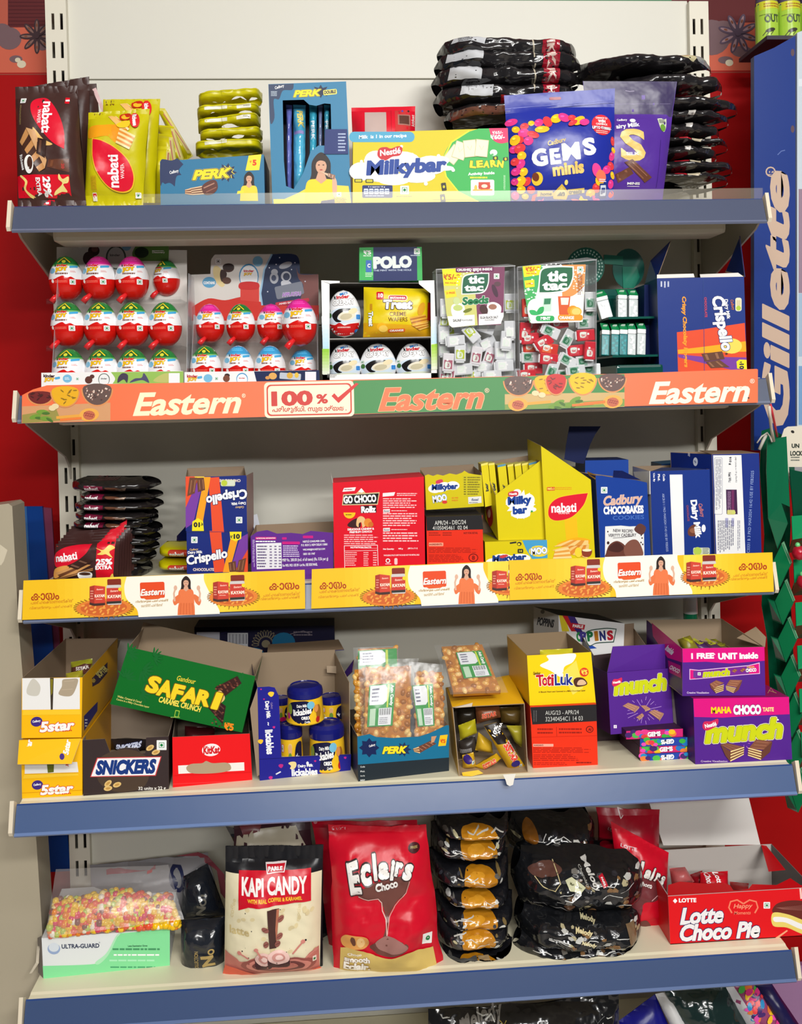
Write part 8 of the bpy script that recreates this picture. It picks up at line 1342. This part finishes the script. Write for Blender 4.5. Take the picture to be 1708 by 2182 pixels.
for i,(q, c, art_, lb, m_) in enumerate((([(1318,2175),(1395,2118),(1475,2300),(1330,2330)],(20,20,120), None, 'royal blue pouch tilted below the lowest price rail', 'glossy_film'),([(1395,2118),(1425,2112),(1520,2280),(1480,2300)],(206,206,206), None, 'white banded pouch edge right of the royal blue pouch below', 'glossy_film'),([(1415,2112),(1545,2098),(1640,2270),(1510,2300)],(18,40,38), None, 'dark glossy green pouch below the lowest price rail', 'black_film'),([(1545,2100),(1615,2092),(1720,2250),(1650,2290)],(150,70,110), 'c', 'pouch printed with coloured beans at the bottom right', 'glossy_film'),([(1605,2094),(1640,2090),(1740,2240),(1700,2270)],(28,24,70), None, 'navy pouch edge at the far bottom right', 'glossy_film'))):
    b = Art()
    if art_:
        b.poly([(1540,2101),(1560,2098),(1625,2200),(1600,2200)],(206,206,210))
        for k in range(60): u, v = r.random(), r.random(); b.ell(1565+u*50+v*60,2102+v*110-u*4,9,5, r.choice(pal), r.uniform(0,90), n=8)
    bag('candy_pouch', lb, 'pouch', q,-.2-.006*i,.016, b, c,(.03,.03),.006, seed=280+i, m=m_, lean=.2, group='tilted pouches below the lowest price rail')
# ================================================================== BESIDE THE SHELVING
# --- neighbouring cabinet side and a blue panel at the left
Yc = -.225; pts = [(-160,1096),(18,1073),(26,1079),(40,1340),(78,1800),(112,2330),(-160,2330)]
p = Plane((0,2000),(100,2000), Yc); L = [p.hit(*q) for q in pts]; mb = MB(); mb.slab(L, Vector((0,.05,0)),(172,162,140),(160,150,130)); a = Art(); a.poly([(0,1160),(16,1172),(8,1196),(2,1205),(-4,1200)],(206,196,172)); mb.art(a, lambda x, y, h: p.hit(x, y)+p.n*h)
o = mb.build('cabinet_side', 'painted_metal'); tag(o, 'beige side of the neighbouring cabinet at the lower left', 'cabinet panel')
p = Plane((50,1800),(150,1800),-.02); L = [p.hit(*q) for q in ((45,1079),(90,1079),(150,1856),(74,1860))]; mb = MB(); mb.slab(L, Vector((0,.006,0)),(16,60,130),(16,50,110)); L2 = [p.hit(*q)+Vector((0,.0062,0)) for q in ((90,1082),(107,1084),(152,1846),(140,1852))]; mb.slab(L2, Vector((0,.004,0)),(112,54,78),(90,44,70)); mb.slab([p.hit(*q)+Vector((0,-.001,0)) for q in ((52,1079),(57,1079),(66,1250),(60,1250))], Vector((0,.001,0)),(50,96,150),(50,96,150))
o = mb.build('blue_panel', 'gloss_plastic'); tag(o, 'narrow dark blue panel leaning on the red wall at the left', 'panel')
# --- razor display at the right: tall blue side with lettering running upwards
Yg = -.13; p = Plane((1620,900),(1690,900), Yg); mb = MB(); bl = (18,50,126)
L = [p.hit(*q) for q in ((1606,120),(1648,102),(1694,76),(1694,960),(1606,960))]; mb.slab(L, Vector((0,.012,0)), bl,(30,50,110))
a = Art(); cg = (196,170,150)
a.text('Gillette',1652,636,540,58, cg,90,.05,.2); a.text('®',1641,366,22,22, cg,90,.02)
for y in (112,275): a.ell(1688, y,4,8,(90,70,80), n=12)
a.line([(1656,330),(1664,322),(1672,320)],2,(90,110,170)); mb.art(a, lambda x, y, h: p.hit(x, y)+p.n*h)
o = mb.build('razor_display', 'gloss_banner'); tag(o, 'tall blue display side with large razor lettering running upwards', 'display stand'); recenter(o,(L[3]+L[4])/2)
L = [p.hit(*q)+Vector((0,-.004,0)) for q in ((1695,72),(1800,30),(1800,960),(1695,960))]; mb = MB(); mb.slab(L, Vector((0,.03,0)),(196,208,216),(180,190,200)); a = Art()
for y0, y1, c in ((170,186,(214,222,228)),(404,625,(150,130,146)),(626,760,(160,184,206)),(780,905,(120,160,200))): a.rect(1698, y0,1800, y1, c)
mb.art(a, lambda x, y, h: p.hit(x, y)+p.n*(h+.004)); mb.build('front_panel', 'gloss_plastic', o)
# --- spray cans standing on the display
Yk = -.06; mb = MB(); A, B = at(1604,112, Yk), at(1712,100, Yk)
zc = at(1650,100, Yk).z; mb.box(A.x,-.11, zc-.006, B.x+.05,-.005, zc,(60,54,66)); o2 = mb.build('top_ledge', 'plain_matte', o)
def can(cx, name):
    w = 46; l, r_ = at(cx-w/2,60, Yk), at(cx+w/2,60, Yk); R = (r_.x-l.x)/2; top = at(cx,-40, Yk).z; mb = MB(); mb.lathe([(.0004,0,(70,62,74)),(R*.96,0,(70,62,74)),(R,.003,(170,206,70)),(R, top-zc-.04,(90,80,100)),(R*.8, top-zc,(80,74,90)),(.0004, top-zc)], WH, n=32)
    a = Art(); a.poly([(-23,-2),(23,-2),(23,12),(-23,16)],(206,206,50)); a.text('OUT',2,34,30,16,(70,84,60),5,.05); a.micro(-14,2,22,12,2,(170,110,40),4); a.ell(-2,58,10,4,(60,60,50),14); 
    for k in (-8,-2,6): a.line([(k-2,60),(k-8,68)],1.4,(70,70,60))
    a.micro(-20,24,10,28,1,(120,140,60),2); zt = at(cx,12, Yk).z; sc = R/23
    mb.art(a, lambda x, y, h: Vector((max(-.99, min(.99, x/23))*R*(1+h/R),-math.sqrt(max(0,1-min(.98,(x/23)**2)))*(R+h), zt-zc-y*sc)), step=.0002, cut=(('x',-23,4),('y',0,50)), smooth=True)
    o = mb.build('spray_can', 'gloss_plastic'); o.location = ((l.x+r_.x)/2, Yk, zc); tag(o, name, 'spray can', 'insect spray cans'); return o
can(1633, 'lime green insect spray can, left one on the blue display'); can(1680, 'lime green insect spray can, second one on the blue display'); can(1727, 'lime green insect spray can cut by the right picture edge')
# --- green hanging dispenser strips
Yd = -.2; p = Plane((1620,1300),(1700,1300), Yd); e = empty('hanging_dispenser', 'green plastic pocket dispenser hanging beside the right shelf ends', 'dispenser', None, tuple(at(1665,1665, Yd))); gd, gl = (8,96,62),(22,134,82)
def slabp(name, pts, c, ci=None, t=.0015, dy=0): mb = MB(); L = [at(x, y, Yd+d) for x, y, d in pts]; q = P3(L[0], L[1], L[2]); mb.slab(L,-q.n*t, c, ci or c); return mb.build(name, 'gloss_plastic', e)
slabp('back_plate',[(1622,918,.03),(1640,912,.03),(1676,932,.02),(1684,1120,.02),(1680,1200,.02),(1690,1400,.03),(1708,1640,.03),(1690,1660,.04),(1668,1560,.05),(1640,1480,.05),(1634,1360,.05),(1622,1290,.05),(1628,1140,.05),(1618,1000,.04)],(8,84,56))
slabp('front_plate',[(1634,938,.0),(1675,930,-.004),(1682,1080,-.004),(1664,1072,-.002),(1678,1115,-.002),(1656,1170,.006),(1636,1105,.004),(1632,1000,.002)],(12,100,66))
for k in range(7):
    y = 1165+k*80; x = 1650+k*6.5
    slabp('pocket',[(x+16, y-8,-.004),(x+34, y+36,-.022),(x+10, y+86,-.012),(x-6, y+36,.006)], gl, gd); slabp('pocket_edge',[(x+16, y-8,-.004),(x+34, y+36,-.022),(x+37, y+34,-.018),(x+20, y-12,0)],(110,170,130)); slabp('pocket',[(x-22, y+30,.012),(x-6, y+36,.006),(x+10, y+86,-.012),(x-12, y+76,.02)],(10,110,70), gd)
slabp('pocket_side',[(1682,1000,.0),(1730,1010,.01),(1730,1130,.01),(1690,1100,-.004)],(6,70,48))
for k in range(6):
    y = 1100+k*92; x = 1686+k*4
    slabp('pocket',[(x, y,-.01),(x+60, y-6,-.004),(x+60, y+40,-.02),(x+2, y+50,-.024)],(20,136,84), gd); slabp('pocket',[(x+2, y+50,-.024),(x+60, y+40,-.02),(x+62, y+72,.01),(x-6, y+78,.012)],(8,84,56), gd)
for i,(x, y) in enumerate(((1702,1178),(1712,1240))):
    mb = MB(); c = at(x, y, Yd-.03); ball(mb, Vector((0,0,0)),.011,(176,24,44)); ball(mb, Vector((-.002,0,.011)),.004,(110,210,130)); o = mb.build('lollipop', 'gloss_plastic'); o.location = c; tag(o,('upper' if i == 0 else 'lower')+' red wrapped sweet in the green hanging dispenser', 'sweet', 'sweets in the hanging dispenser')
mb = MB(); L = [at(x, y, Yd+.012) for x, y in ((1664,932),(1670,914),(1678,909),(1760,905),(1760,1044),(1684,1042),(1676,1000),(1674,934))]; mb.slab(L, Vector((0,.001,0)),(216,208,190),(216,208,190)); q = Plane((1670,1040),(1708,1040), Yd+.012); a = Art(); a.ell(1688,920,3,4,(40,36,34),60, n=10); a.text('UN',1694,950,16,9,(40,50,44),0,.06); a.text('LOCK',1696,966,26,10,(40,50,44),0,.06); a.micro(1684,972,1704,984,2,(90,96,90),4); a.rect(1692,995,1712,1040,(150,146,150)); a.poly([(1680,995),(1692,995),(1694,1041),(1684,1041)],(30,80,60)); mb.art(a, lambda x, y, h: q.hit(x, y)+q.n*h)
o = mb.build('hang_card', 'printed_card'); tag(o, 'cream hang card with dark lettering behind the green dispenser', 'card')
# --- cords holding the dispenser
def cord(name, lab, pts, r, c): mb = MB(); mb.tube([at(*t) for t in pts], r, c,6); tag(mb.build(name, 'plain_matte'), lab, 'cord', 'cords tied to the shelf end')
cord('cord', 'white cord running from the shelf end to the green dispenser',[(1638,866,-.262),(1640,890,-.25),(1643,915,-.22),(1648,940, Yd-.008)],.0022,(214,206,190)); cord('cord', 'red cord running from the shelf end to the green dispenser',[(1641,862,-.262),(1646,885,-.25),(1651,910,-.225),(1655,930, Yd-.006)],.0016,(206,60,70))
mb = MB(); mb.tube([at(1632,926, Yd-.006), at(1625,940, Yd-.008), at(1617,958, Yd-.006)],.0024,(190,186,176),6); mb.tube([at(1612,944, Yd-.006), at(1622,930, Yd-.008), at(1634,922, Yd-.01), at(1640,930, Yd-.01), at(1644,942, Yd-.01)],.0012,(206,200,190),6); tag(mb.build('knot', 'plain_matte'), 'knotted white cord ends on the green dispenser', 'cord', 'cords tied to the shelf end')
mb = MB(); p = Plane((1640,2182),(1708,2182),.02); L = [p.hit(*q_) for q_ in ((1560,2080),(1660,2066),(1800,2040),(1800,2400),(1560,2400))]; mb.slab(L, Vector((0,.01,0)),(150,112,150),(140,100,140)); tag(mb.build('mauve_board', 'plain_matte'), 'mauve board against the red wall at the bottom right', 'board')
